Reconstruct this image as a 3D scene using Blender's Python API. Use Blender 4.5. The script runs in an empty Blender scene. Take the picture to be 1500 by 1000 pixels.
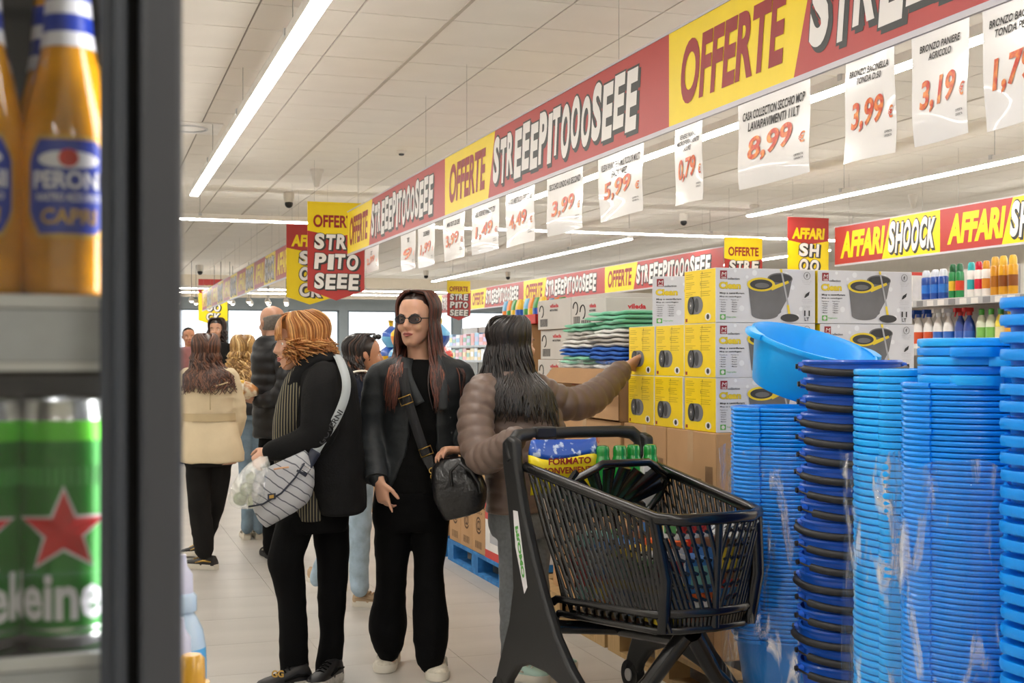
import bpy, bmesh, math, random
from mathutils import Vector, Matrix, noise
random.seed(7)
S = bpy.context.scene
COL = S.collection
V = Vector
# ---------------------------------------------------------------- camera
FPX = 1850.0; TH = math.radians(18.5); HC = 1.40; CX, CY = 750.0, 521.0
cam_d = bpy.data.cameras.new('camera'); cam = bpy.data.objects.new('camera', cam_d); COL.objects.link(cam)
cam.location = (0, 0, HC); cam.rotation_euler = (math.pi/2, 0, -TH)
cam_d.sensor_width = 36.0; cam_d.lens = FPX/1500*36; cam_d.shift_y = (CY-500)/1500
cam_d.clip_start = .05; cam_d.clip_end = 200
cam_d.dof.use_dof = True; cam_d.dof.focus_distance = 5.6; cam_d.dof.aperture_fstop = 8.5
S.camera = cam
# ---------------------------------------------------------------- world (daylight outside the shop windows)
W = bpy.data.worlds.new('World'); S.world = W; W.use_nodes = True
bgn = W.node_tree.nodes['Background']; bgn.inputs[0].default_value = (.86, .93, 1, 1); bgn.inputs[1].default_value = 3.2
LAMP_POWER = 36.0
S.view_settings.view_transform = 'Standard'; S.view_settings.look = 'None'
S.view_settings.exposure = 0.0; S.view_settings.gamma = 1.0; S.view_settings.use_curve_mapping = False

# ---------------------------------------------------------------- helpers
AR = V((math.cos(TH), -math.sin(TH), 0)); AF = V((math.sin(TH), math.cos(TH), 0)); AU = V((0, 0, 1))
CAMP = V((0, 0, HC))
def P(px, py, d):
    "point of the place that a survey of the photograph puts at depth d"
    return CAMP + AR*((px-CX)/FPX*d) + AF*d + AU*((CY-py)/FPX*d)
def YX(px, X):
    "distance along the aisle of a point on the plane x = X"
    u = (px-CX)/FPX
    d = X/(math.sin(TH)+u*math.cos(TH)); return d*(math.cos(TH)-u*math.sin(TH))
def lin(c): return c/12.92 if c <= .04045 else ((c+.055)/1.055)**2.4
def hexc(h): return tuple(lin(int(h[i:i+2], 16)/255) for i in (0, 2, 4)) + (1.0,)
MATS = {}
def mat(name, col, rough=.5, metal=0.0, var=.06, scale=6.0, bump=0.0, bscale=40.0, emit=None, estr=0.0, alpha=None,
        spec=.5, coat=0.0, col2=None, c2range=(.45, .6), stretch=None, trans=0.0, sss=0.0, sheen=0.0):
    if name in MATS: return MATS[name]
    m = bpy.data.materials.new(name); m.use_nodes = True; MATS[name] = m
    nt = m.node_tree; N = nt.nodes; L = nt.links; b = N['Principled BSDF']
    c = hexc(col)
    tc = N.new('ShaderNodeTexCoord'); src = tc.outputs['Object']
    if stretch:
        mp = N.new('ShaderNodeMapping'); mp.inputs['Scale'].default_value = stretch; L.new(src, mp.inputs[0]); src = mp.outputs[0]
    nz = N.new('ShaderNodeTexNoise'); nz.inputs['Scale'].default_value = scale; nz.inputs['Detail'].default_value = 4; L.new(src, nz.inputs['Vector'])
    rp = N.new('ShaderNodeValToRGB'); L.new(nz.outputs['Fac'], rp.inputs[0])
    e = rp.color_ramp.elements
    if col2:
        e[0].position, e[1].position = c2range; e[0].color = c; e[1].color = hexc(col2)
    else:
        e[0].position, e[1].position = .3, .7
        e[0].color = tuple(max(0, k*(1-var)) for k in c[:3])+(1,); e[1].color = tuple(min(1, k*(1+var)) for k in c[:3])+(1,)
    L.new(rp.outputs[0], b.inputs['Base Color'])
    b.inputs['Roughness'].default_value = rough; b.inputs['Metallic'].default_value = metal
    b.inputs['Specular IOR Level'].default_value = spec
    if coat: b.inputs['Coat Weight'].default_value = coat
    if trans: b.inputs['Transmission Weight'].default_value = trans
    if sheen: b.inputs['Sheen Weight'].default_value = sheen
    if sss:
        b.inputs['Subsurface Weight'].default_value = sss; b.inputs['Subsurface Radius'].default_value = (.01, .004, .002)
    if bump:
        n2 = N.new('ShaderNodeTexNoise'); n2.inputs['Scale'].default_value = bscale; n2.inputs['Detail'].default_value = 3; L.new(src, n2.inputs['Vector'])
        bp = N.new('ShaderNodeBump'); bp.inputs['Strength'].default_value = bump; bp.inputs['Distance'].default_value = .01
        L.new(n2.outputs['Fac'], bp.inputs['Height']); L.new(bp.outputs[0], b.inputs['Normal'])
    if emit:
        b.inputs['Emission Color'].default_value = hexc(emit); b.inputs['Emission Strength'].default_value = estr
    if alpha is not None: b.inputs['Alpha'].default_value = alpha
    return m

class MB:
    def __init__(s): s.v = []; s.f = []; s.m = []
    def add(s, vs, fs, mi=0):
        o = len(s.v); s.v.extend([tuple(p) for p in vs]); s.f.extend([tuple(i+o for i in f) for f in fs]); s.m.extend([mi]*len(fs)); return s
    def box(s, c, h, mi=0, R=None):
        c = V(c); vs = []
        for dx in (-1, 1):
            for dy in (-1, 1):
                for dz in (-1, 1):
                    q = V((dx*h[0], dy*h[1], dz*h[2])); vs.append(c+(R@q if R else q))
        return s.add(vs, [(0,1,3,2),(4,6,7,5),(0,4,5,1),(2,3,7,6),(0,2,6,4),(1,5,7,3)], mi)
    def bx(s, a, b, mi=0):
        return s.box(((a[0]+b[0])/2, (a[1]+b[1])/2, (a[2]+b[2])/2), ((b[0]-a[0])/2, (b[1]-a[1])/2, (b[2]-a[2])/2), mi)
    def lathe(s, prof, n=20, c=(0,0,0), mi=0, sx=1, sy=1, cap=True):
        "profile [(r,z)] spun about z"
        c = V(c); vs = []; fs = []
        for r, z in prof:
            for k in range(n):
                a = 2*math.pi*k/n; vs.append(c+V((r*math.cos(a)*sx, r*math.sin(a)*sy, z)))
        for i in range(len(prof)-1):
            for k in range(n):
                k2 = (k+1) % n; fs.append((i*n+k, i*n+k2, (i+1)*n+k2, (i+1)*n+k))
        if cap:
            if prof[0][0] > 1e-5: fs.append(tuple(reversed(range(n))))
            if prof[-1][0] > 1e-5: fs.append(tuple(range((len(prof)-1)*n, len(prof)*n)))
        return s.add(vs, fs, mi)
    def rings(s, rs, mi=0, cap=True, closed=False):
        n = len(rs[0]); vs = [p for r in rs for p in r]; fs = []
        m = len(rs)
        for i in range(m if closed else m-1):
            j = (i+1) % m
            for k in range(n):
                k2 = (k+1) % n; fs.append((i*n+k, i*n+k2, j*n+k2, j*n+k))
        if cap and not closed:
            fs.append(tuple(reversed(range(n)))); fs.append(tuple(range((m-1)*n, m*n)))
        return s.add(vs, fs, mi)
    def tube(s, pts, r, n=8, mi=0, cap=True, closed=False, flat=1.0, up=None):
        pts = [V(p) for p in pts]; m = len(pts); rs = []
        if not isinstance(r, (list, tuple)): r = [r]*m
        T = []
        for i in range(m):
            a = pts[(i-1) % m] if (i or closed) else pts[0]; b = pts[(i+1) % m] if (i < m-1 or closed) else pts[-1]
            t = b-a; T.append(t.normalized() if t.length > 1e-9 else V((0,0,1)))
        u = V(up) if up else (V((0,0,1)) if abs(T[0].z) < .9 else V((1,0,0)))
        for i in range(m):
            u = u-T[i]*u.dot(T[i])
            if u.length < 1e-6: u = T[i].orthogonal()
            u.normalize(); w = T[i].cross(u)
            rs.append([pts[i]+(w*math.cos(2*math.pi*k/n)+u*flat*math.sin(2*math.pi*k/n))*r[i] for k in range(n)])
        return s.rings(rs, mi, cap, closed)
    def prism(s, poly, o, x, y, th, mi=0):
        "polygon extruded by vector th; o origin, x,y axes"
        o = V(o); x = V(x); y = V(y); th = V(th); n = len(poly)
        vs = [o+x*a+y*b for a, b in poly]; vs += [p+th for p in vs]
        fs = [tuple(reversed(range(n))), tuple(range(n, 2*n))]+[(k, (k+1) % n, n+(k+1) % n, n+k) for k in range(n)]
        return s.add(vs, fs, mi)
    def poly(s, poly, o, x, y, mi=0):
        o = V(o); x = V(x); y = V(y); return s.add([o+x*a+y*b for a, b in poly], [tuple(range(len(poly)))], mi)
    def ell(s, o, x, y, rx, ry, mi=0, n=24, cx=0, cy=0):
        return s.poly([(cx+rx*math.cos(2*math.pi*k/n), cy+ry*math.sin(2*math.pi*k/n)) for k in range(n)], o, x, y, mi)
    def sphere(s, c, r, mi=0, n=12, m=8):
        if not isinstance(r, (tuple, list)): r = (r, r, r)
        c = V(c); rs = []
        for i in range(m+1):
            t = math.pi*min(max(i/m, .02), .98)
            rs.append([c+V((r[0]*math.sin(t)*math.cos(2*math.pi*k/n), r[1]*math.sin(t)*math.sin(2*math.pi*k/n), -r[2]*math.cos(t))) for k in range(n)])
        return s.rings(rs, mi)
    def text(s, t, o, x, y, w, h, mi=0, bold=.02, shear=0.0, fn=None, ax=0.0):
        "flat lettering fitted to the box w x h whose lower left corner is o"
        vs, fs = glyphs(t, bold); o = V(o); x = V(x); y = V(y); out = []
        for a, b in vs:
            a2, b2 = a*w+shear*b*h, b*h
            out.append(fn(a2, b2) if fn else o+x*a2+y*b2)
        return s.add(out, fs, mi)
    def mesh(s, name, mats, smooth=False, off=V((0,0,0))):
        me = bpy.data.meshes.new(name)
        me.from_pydata([(p[0]-off[0], p[1]-off[1], p[2]-off[2]) for p in s.v], [], s.f); me.update()
        for m in (mats if isinstance(mats, (list, tuple)) else [mats]): me.materials.append(m)
        me.polygons.foreach_set('material_index', s.m)
        if smooth: me.polygons.foreach_set('use_smooth', [True]*len(s.f))
        return me
    def build(s, name, mats, parent=None, smooth=False, local=False, auto=None):
        off = V((0,0,0))
        if parent is not None and not local:
            p = parent
            while p is not None: off = off+p.location; p = p.parent
        me = s.mesh(name, mats, smooth or auto is not None, off)
        if auto is not None: me.set_sharp_from_angle(angle=math.radians(auto))
        return link(name, me, parent)
def link(name, me, parent=None):
    o = bpy.data.objects.new(name, me); COL.objects.link(o); o.parent = parent; return o
_gl = {}
def glyphs(t, bold):
    k = (t, bold)
    if k in _gl: return _gl[k]
    cu = bpy.data.curves.new('t', 'FONT'); cu.body = t; cu.offset = bold; cu.resolution_u = 5 if len(t) <= 7 and t.isupper() or len(t) <= 5 else 2; cu.fill_mode = 'FRONT'
    ob = bpy.data.objects.new('t', cu); me = evaluated(ob)
    vs = [(v.co.x, v.co.y) for v in me.vertices]; fs = [tuple(p.vertices) for p in me.polygons]
    bpy.data.objects.remove(ob); bpy.data.curves.remove(cu); bpy.data.meshes.remove(me)
    if not vs: vs = [(0,0)]; fs = []
    x0 = min(a for a, b in vs); x1 = max(a for a, b in vs); y0 = min(b for a, b in vs); y1 = max(b for a, b in vs)
    w = max(x1-x0, 1e-6); h = max(y1-y0, 1e-6)
    _gl[k] = ([((a-x0)/w, (b-y0)/h) for a, b in vs], fs); return _gl[k]
SCR = bpy.data.scenes.new('scratch')     # small side scene in which curves and modifiers are evaluated
def evaluated(ob):
    SCR.collection.objects.link(ob); vl = SCR.view_layers[0]; vl.update(); dg = vl.depsgraph
    me = bpy.data.meshes.new_from_object(ob.evaluated_get(dg)); SCR.collection.objects.unlink(ob); return me
def tag(o, label, cat, group=None):
    o['label'] = label; o['category'] = cat
    if group: o['group'] = group
    return o
def thing(name, label, cat, loc=(0,0,0), group=None, rz=0):
    o = bpy.data.objects.new(name, None); COL.objects.link(o); o.location = loc; o.rotation_euler = (0, 0, rz)
    o.empty_display_size = .05
    return tag(o, label, cat, group)
def struct(o, parent=None): 
    if o.parent is None: o['kind'] = 'structure'
    return o
def copytree(o, loc, rz=None, label=None, parent=None):
    c = o.copy(); COL.objects.link(c); c.parent = parent
    if loc is not None: c.location = loc
    if rz is not None: c.rotation_euler = (0, 0, rz)
    if label: c['label'] = label
    for ch in list(o.children):
        copytree(ch, None, None, None, c)
    return c
def bevel(o, w=.004, seg=2, ang=35):
    m = o.modifiers.new('bevel', 'BEVEL'); m.width = w; m.segments = seg; m.limit_method = 'ANGLE'; m.angle_limit = math.radians(ang); return o
X, Y, Z = V((1,0,0)), V((0,1,0)), V((0,0,1))
ORD = ['first','second','third','fourth','fifth','sixth','seventh','eighth','ninth','tenth','eleventh','twelfth','thirteenth','fourteenth','fifteenth','sixteenth','seventeenth','eighteenth','nineteenth','twentieth']
# ================================================================ the shop: floor, ceiling, walls, lamps
M_floor = mat('floor_tile', 'b9b5ae', rough=.34, var=.07, scale=1.3, stretch=(1, 3.5, 1), bump=.03, bscale=14)
M_grout = mat('floor_grout', '8f8880', rough=.8)
M_ceil = mat('ceiling_tile', 'e8e4dc', rough=.9, var=.025, scale=2.0, bump=.05, bscale=90)
M_grid = mat('ceiling_grid', '9d958a', rough=.6)
M_wall = mat('wall_paint', 'd9d3c8', rough=.85, var=.03)
M_soff = mat('soffit_paint', 'c9bfae', rough=.85, var=.03)
M_alu = mat('alu', 'c7c9cb', rough=.35, metal=.7)
M_white = mat('white_enamel', 'e9e7e2', rough=.4)
M_dark = mat('dark_grey_metal', '3c4046', rough=.45)
M_black = mat('black_plastic', '141415', rough=.42, bump=.04, bscale=300)
M_rubber = mat('black_rubber', '0b0b0c', rough=.75)
ZC = 3.53; TS = .60
XW0, XW1, YW0, YW1 = -9.0, 16.0, -7.0, 37.0
floor = struct(MB().bx((XW0, YW0, -.2), (XW1, YW1, -.006)).build('floor', M_grout))
tm = MB().bx((-TS/2+.0012, -TS/2+.0012, -.006), (TS/2-.0012, TS/2-.0012, 0)).mesh('tile', M_floor)
rest = MB(); cand = []
fx0 = 1.63
for i in range(-18, 24):
    for j in range(-12, 62):
        cx, cy = fx0+(i+.5)*TS, .25+(j+.5)*TS
        if not (XW0 < cx-.3 and cx+.3 < XW1 and YW0 < cy-.3 and cy+.3 < YW1): continue
        q = V((cx, cy, -HC)); d = q.dot(AF)
        if d > 4.6:
            sx = CX+q.dot(AR)/d*FPX; sy = CY+HC/d*FPX
            if -80 < sx < 1580 and sy < 1080 and cx < 8: cand.append((d, cx, cy)); continue
        rest.bx((cx-TS/2+.0012, cy-TS/2+.0012, -.006), (cx+TS/2-.0012, cy+TS/2-.0012, 0))
cand.sort()
for k, (d, cx, cy) in enumerate(cand):
    if k < 230:
        o = link('tile', tm, floor); o.location = (cx, cy, 0)
    else: rest.bx((cx-TS/2+.0012, cy-TS/2+.0012, -.006), (cx+TS/2-.0012, cy+TS/2-.0012, 0))
o = rest.build('tile_field', M_floor, floor); o['kind'] = 'stuff'

ceiling = struct(MB().bx((XW0, YW0, ZC+.012), (XW1, YW1, ZC+.3)).build('ceiling', M_grid))
cm = MB().bx((-TS/2+.006, -TS/2+.006, 0), (TS/2-.006, TS/2-.006, .013)).mesh('ceiling_tile', M_ceil)
rest = MB(); cand = []
cxo = .0
_p = P(660, 30, FPX*(ZC-HC)/(CY-30)); cx0, cy0 = _p.x % TS, _p.y % TS
for i in range(-20, 30):
    for j in range(-14, 66):
        cx, cy = cx0+(i+.5)*TS, cy0+(j+.5)*TS
        if not (XW0 < cx-.3 and cx+.3 < XW1 and YW0 < cy-.3 and cy+.3 < YW1): continue
        q = V((cx, cy, ZC-HC)); d = q.dot(AF)
        if d > 5:
            sx = CX+q.dot(AR)/d*FPX; sy = CY-(ZC-HC)/d*FPX
            if 230 < sx < 1560 and sy > -60: cand.append((d, cx, cy)); continue
        rest.bx((cx-TS/2+.006, cy-TS/2+.006, ZC), (cx+TS/2-.006, cy+TS/2-.006, ZC+.013))
cand.sort()
for k, (d, cx, cy) in enumerate(cand):
    if k < 300:
        o = link('tile', cm, ceiling); o.location = (cx, cy, ZC)
    else: rest.bx((cx-TS/2+.006, cy-TS/2+.006, ZC), (cx+TS/2-.006, cy+TS/2-.006, ZC+.013))
o = rest.build('ceiling_tile_field', M_ceil, ceiling); o['kind'] = 'stuff'
# main runners proud of the tiles
for i in range(-4, 14, 4): 
    xx = _p.x+i*TS; MB().bx((xx-.012, YW0, ZC-.006), (xx+.012, YW1, ZC+.002)).build('main_runner', mat('runner_grey', 'b9b1a6', rough=.6), ceiling)

struct(MB().bx((XW0-.2, YW0, 0), (XW0, YW1, ZC+.3)).build('wall_left', M_wall))
struct(MB().bx((XW1, YW0, 0), (XW1+.2, YW1, ZC+.3)).build('wall_right', M_wall))
struct(MB().bx((XW0, YW0-.2, 0), (XW1, YW0, ZC+.3)).build('wall_back', M_wall))
# far wall: soffit above a run of shop windows, sill wall below, piers between
wf = MB(); wf.bx((XW0, YW1, 2.75), (XW1, YW1+.25, ZC+.3)); wf.bx((XW0, YW1, 0), (XW1, YW1+.25, .9))
wins = []
xx = XW0+.5
while xx < XW1-1.6:
    wins.append((xx, xx+1.5)); xx += 1.75
e = XW0
for a, b in wins: wf.bx((e, YW1, .9), (a, YW1+.25, 2.75)); e = b
wf.bx((e, YW1, .9), (XW1, YW1+.25, 2.75))
wall_far = struct(wf.build('wall_far', mat('far_wall_paint', '9fa9ae', rough=.8, var=.03)))
M_pane = mat('window_pane', 'eef6fb', rough=.05, alpha=.18)
M_wframe = mat('window_frame_grey', '7f8a90', rough=.5)
for k, (a, b) in enumerate(wins):
    fr = MB()
    for q in ((a, a+.05), (b-.05, b)): fr.bx((q[0], YW1+.05, .9), (q[1], YW1+.12, 2.75))
    for q in (.9, 2.70): fr.bx((a, YW1+.05, q), (b, YW1+.12, q+.05))
    w = struct(fr.build('window_%d' % (k+1), M_wframe))
    MB().bx((a+.05, YW1+.08, .95), (b-.05, YW1+.086, 2.70)).build('pane', M_pane, w)
so = MB(); so.bx((XW0, YW1-3.0, 2.95), (XW1, YW1-2.8, ZC)); struct(so.build('trim_1', M_soff))

# ---- suspended linear lamps
M_led = mat('led_diffuser', 'ffffff', rough=.5, emit='fffaf3', estr=LAMP_POWER)
M_wire = mat('steel_wire', '9a9a98', rough=.4, metal=.6)
ZL = 3.12
def lamp_row(name, a, b, label, group='suspended linear lamps'):
    a = V(a); b = V(b); t = (b-a).normalized(); n = V((-t.y, t.x, 0)); Lh = (b-a).length
    o = thing('linear_lamp', label, 'lamp', a, group)
    h = MB(); k = 0; seg = 2.4
    def bar(mb, p, q, w, z0, z1):
        vs = [p+n*w+Z*z0, p-n*w+Z*z0, p-n*w+Z*z1, p+n*w+Z*z1, q+n*w+Z*z0, q-n*w+Z*z0, q-n*w+Z*z1, q+n*w+Z*z1]
        mb.add(vs, [(0,3,2,1),(4,5,6,7),(0,1,5,4),(1,2,6,5),(2,3,7,6),(3,0,4,7)])
    bar(h, a, b, .044, .018, .082); h.build('housing', M_white, o)
    s = 0.0
    while s < Lh-.05:
        e = min(s+seg, Lh)
        m = MB(); bar(m, a+t*(s+.003), a+t*(e-.003), .0425, 0, .018); m.build('diffuser', M_led, o)
        c = MB(); p = a+t*min(s+.03, Lh-.03); bar(c, p-t*.02, p+t*.02, .052, .05, .09); c.build('clamp', M_alu, o)
        w = MB(); w.tube([p+Z*.085, p+Z*(ZC-a.z-.012)], .0025, 5); w.build('suspension_wire', M_wire, o)
        s = e
    return o
lamp_row('l', (1.07, -5, ZL), (1.07, 14.0, ZL), 'long white strip lamp over the aisle left of the red banner')
lamp_row('l', (4.62, -5, ZL), (4.62, 13.4, ZL), 'white strip lamp seen behind the hanging price sheets')
lamp_row('l', (7.75, -5, ZL), (7.75, 13.9, ZL), 'white strip lamp above the yellow and red AFFARI banner at right')
lamp_row('l', (7.6, 17.2, ZL), (7.6, 28.5, ZL), 'white strip lamp running above the distant OFFERTE banner')
lamp_row('l', (-2.3, -5, ZL), (-2.3, 14.0, ZL), 'strip lamp hanging left of the aisle beyond the fridge')
lamp_row('l', (-5.6, -5, ZL), (-5.6, 14.0, ZL), 'strip lamp hanging near the left wall')
lamp_row('l', (11.2, -5, ZL), (11.2, 13.9, ZL), 'strip lamp hanging at the far right of the shop')
lamp_row('l', (14.2, -5, ZL), (14.2, 13.9, ZL), 'strip lamp hanging near the right wall')
lamp_row('l', (-3.5, 16.45, ZL), (13.0, 16.45, ZL), 'strip lamp crossing the aisle behind the hanging pennants')
lamp_row('l', (-5.5, 31.0, 3.0), (14.0, 31.0, 3.0), 'nearer of two far strip lamps crossing before the windows')
lamp_row('l', (-5.5, 33.0, 3.0), (14.0, 33.0, 3.0), 'farther of two far strip lamps crossing before the windows')
lamp_row('l', (-2.0, 18.0, ZL), (-2.0, 28.5, ZL), 'strip lamp over the distant left shelves')
lamp_row('l', (11.5, 18.0, ZL), (11.5, 28.5, ZL), 'strip lamp over the distant right shelves')

# ---- dome cameras, detectors, round ceiling spot
M_cam = mat('camera_white', 'd5d0c8', rough=.4)
def dome(px, py, label, k=1.0):
    d = FPX*(ZC-HC)/(CY-py); p = P(px, py, d); p.z = ZC
    o = thing('dome_camera', label, 'security camera', p, 'dome security cameras on the ceiling')
    MB().lathe([(.055*k, 0), (.055*k, -.05*k), (.045*k, -.10*k)], 16, p).build('housing', M_cam, o, auto=30)
    MB().sphere(p+V((0, -.01, -.115*k)), .042*k, 0, 12, 8).build('lens_dome', M_black, o, smooth=True)
dome(423, 282, 'dark dome camera on the ceiling above the red pennant', 1.3)
dome(293, 388, 'small dome camera on the ceiling near the far pennant', 1.5)
dome(624, 396, 'small dome camera above the dark-haired woman in the blazer', 1.3)
dome(1001, 312, 'dome camera between the narrow price sheet and the right lamp', 1.2)
dome(744, 398, 'small dome camera behind the banner sheets above the brown puffer jacket', 1.3)
def detector(px, py, label, r=.06, h=.14):
    d = FPX*(ZC-HC)/(CY-py); p = P(px, py, d); p.z = ZC
    tag(MB().lathe([(r, 0), (r, -.03), (r*.85, -.05), (r*.35, -h), (.004, -h-.01)], 14, p).build('motion_detector', M_cam, auto=30), label, 'detector', 'conical ceiling detectors')
detector(464, 248, 'conical white detector on the ceiling left of the red banner', .08, .2)
detector(1105, 300, 'conical white detector on the ceiling behind the large price sheet', .07, .18)
detector(1338, 285, 'conical white detector above the right AFFARI banner', .07, .18)
d = FPX*(ZC-HC)/(CY-221); p = P(588, 221, d); p.z = ZC
o = thing('smoke_detector', 'small flat smoke detector on the ceiling tiles', 'detector', p)
MB().lathe([(.05, 0), (.05, -.015), (.035, -.03)], 16, p).build('base', M_cam, o, auto=30); MB().lathe([(.03, -.03), (.028, -.045), (.01, -.05)], 12, p).build('sensor', M_dark, o, auto=30)
d = FPX*(ZC-HC)/(CY-186); p = P(276, 186, d); p.z = ZC
o = thing('recessed_ceiling_light', 'square white recessed ceiling spot beside the long lamp', 'light', p)
MB().bx((p.x-.29, p.y-.29, ZC-.012), (p.x+.29, p.y+.29, ZC-.001)).build('panel', M_white, o)
MB().tube([p+V((.17*math.cos(a*.3927), .17*math.sin(a*.3927), -.014)) for a in range(16)], .012, 6, closed=True).build('ring', M_alu, o, smooth=True)
MB().lathe([(.15, -.013), (.12, -.02), (.01, -.022)], 18, p).build('lens', M_white, o, auto=30)
# ================================================================ banners, price sheets, pennants
M_yel = mat('banner_yellow', 'e8cc08', rough=.45, var=.03)
M_red = mat('banner_red', 'a8302c', rough=.45, var=.03)
M_redtxt = mat('lettering_dark_red', '8f1c1c', rough=.5, var=.03)
M_wtxt = mat('lettering_white', 'dcd8d4', rough=.5, var=.03)
M_ktxt = mat('lettering_charcoal', '2f302f', rough=.5, var=.03)
M_rail = mat('banner_rail', 'b9b5bb', rough=.4, var=.03)
BM = [M_yel, M_red, M_redtxt, M_wtxt, M_ktxt]
LW = {'I': .5, 'T': .92, 'S': .95, 'O': 1.02}
def fat(mb, s, o, x, y, n, w, h, mi=3, mk=4, shear=.12, jag=.1, bold=.045, step=.0012, ex=.0):
    "comic lettering: light letters over a charcoal outline and drop shadow"
    tot = sum(LW.get(c, 1) for c in s); a = 0.0
    for i, c in enumerate(s):
        lw = LW.get(c, 1)*w/tot; hh = h*(1-jag*((i*7) % 3)/2); up = (h-hh)*.5+(h*jag*.4*((-1)**i) if jag else 0)
        q = V(o)+V(x)*a+V(y)*up
        gw = lw*.86
        mb.text(c, q+V(n)*step-V(x)*gw*.07-V(y)*h*.035, x, y, gw*1.14, hh*1.075, mk, bold+.045, shear)
        mb.text(c, q+V(n)*step*.9+V(x)*gw*.10-V(y)*h*.085, x, y, gw*1.12, hh*1.05, mk, bold+.04, shear)
        mb.text(c, q+V(n)*step*2, x, y, gw, hh, mi, bold, shear)
        a += lw
def banner(Xp, y0, y1, z0, z1, kind, label, group, split=.30):
    "one printed length, reading towards smaller y, facing -x"
    L = y0-y1; H = z1-z0; o = thing('hanging_banner', label, 'banner', (Xp, y0, z0), group)
    x, n = -Y, -X; sl = .18*H
    c0 = L*split
    if kind == 'O': A, B = 0, 1
    else: A, B = 1, 0
    m = MB(); m.prism([(0, 0), (c0-sl, 0), (c0+sl, H), (0, H)], (Xp, y0, z0), x, Z, X*.004); m.build('panel', BM[A], o)
    m = MB(); m.prism([(c0-sl, 0), (L, 0), (L, H), (c0+sl, H)], (Xp, y0, z0), x, Z, X*.004); m.build('panel', BM[B], o)
    m = MB(); q = V((Xp, y0, z0))
    if kind == 'O':
        m.text('OFFERTE', q+n*.002+x*(.028*L)+Z*H*.17, x, Z, c0*.77, H*.66, 2, .035, .14); m.build('lettering', BM, o); m = MB()
        fat(m, 'STREEEPITOOOSEEE', q+x*(c0+.03)+Z*H*.16, x, Z, n, (L-c0)*.86, H*.70)
    else:
        m.text('AFFARI', q+n*.002+x*(.06*L)+Z*H*.15, x, Z, c0*.82, H*.70, 0, .05, .16); m.build('lettering', BM, o); m = MB()
        fat(m, 'SHOOCK', q+x*(c0+.03)+Z*H*.12, x, Z, n, (L-c0)*.88, H*.78, jag=.06)
    m.build('lettering', BM, o)
    MB().bx((Xp-.006, y1, z0-.022), (Xp+.008, y0, z0)).build('bottom_rail', M_rail, o)
    MB().bx((Xp-.004, y1, z1), (Xp+.006, y0, z1+.012)).build('top_rail', M_rail, o)
    for f in (.15, .85):
        MB().tube([(Xp, y0-L*f, z1), (Xp, y0-L*f, ZC-.012)], .0011, 5).build('hanging_wire', M_wire, o)
    return o
XB = 2.6; ZB0, ZB1 = 2.48, 2.92
g = 'long OFFERTE banner over the island'
for a, b, l in ((13.28, 9.40, 'farthest OFFERTE STREEEPITOOOSEEE banner length above the blazer woman'),
                (9.40, 5.43, 'middle OFFERTE STREEEPITOOOSEEE banner length over the low price sheets'),
                (5.43, 1.45, 'nearest yellow and red OFFERTE banner length running out of the picture')):
    banner(XB, a, b, ZB0, ZB1, 'O', l, g)
g = 'distant OFFERTE banner row'
b3, b2, b1 = YX(690, 8.4), YX(767, 8.4), YX(886, 8.4); b0 = 2*b1-b2
for a, b, l in ((2*b3-b2, b3, 'palest far OFFERTE banner length beside the small pennant'), (b3, b2, 'distant OFFERTE banner length above the bagged products'), (b2, b1, 'distant OFFERTE banner length behind the grey cartons'), (b1, b0, 'nearest distant OFFERTE banner length left of the mop cartons')):
    banner(8.4, a, b, ZB0, ZB1, 'O', l, g)
g = 'AFFARI SHOOCK banner row at right'
a0, a1 = YX(1223, 8.4), YX(1377, 8.4)
for a, b, l in ((a0, a1, 'AFFARI SHOOCK banner length beside the red pennant'), (a1, 2*a1-a0, 'AFFARI SHOOCK banner length cut by the right edge of the picture')):
    banner(8.4, a, b, ZB0, ZB1, 'A', l, g, .52)
g = 'AFFARI SHOOCK banner row deep in the aisle'
yy = 30.9
for k in range(6):
    banner(XB-.05, yy, yy-2.5, ZB0, ZB1, 'A', 'AFFARI SHOOCK banner length deep in the aisle, %s from the far end' % ORD[k], g, .52); yy -= 2.5

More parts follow.
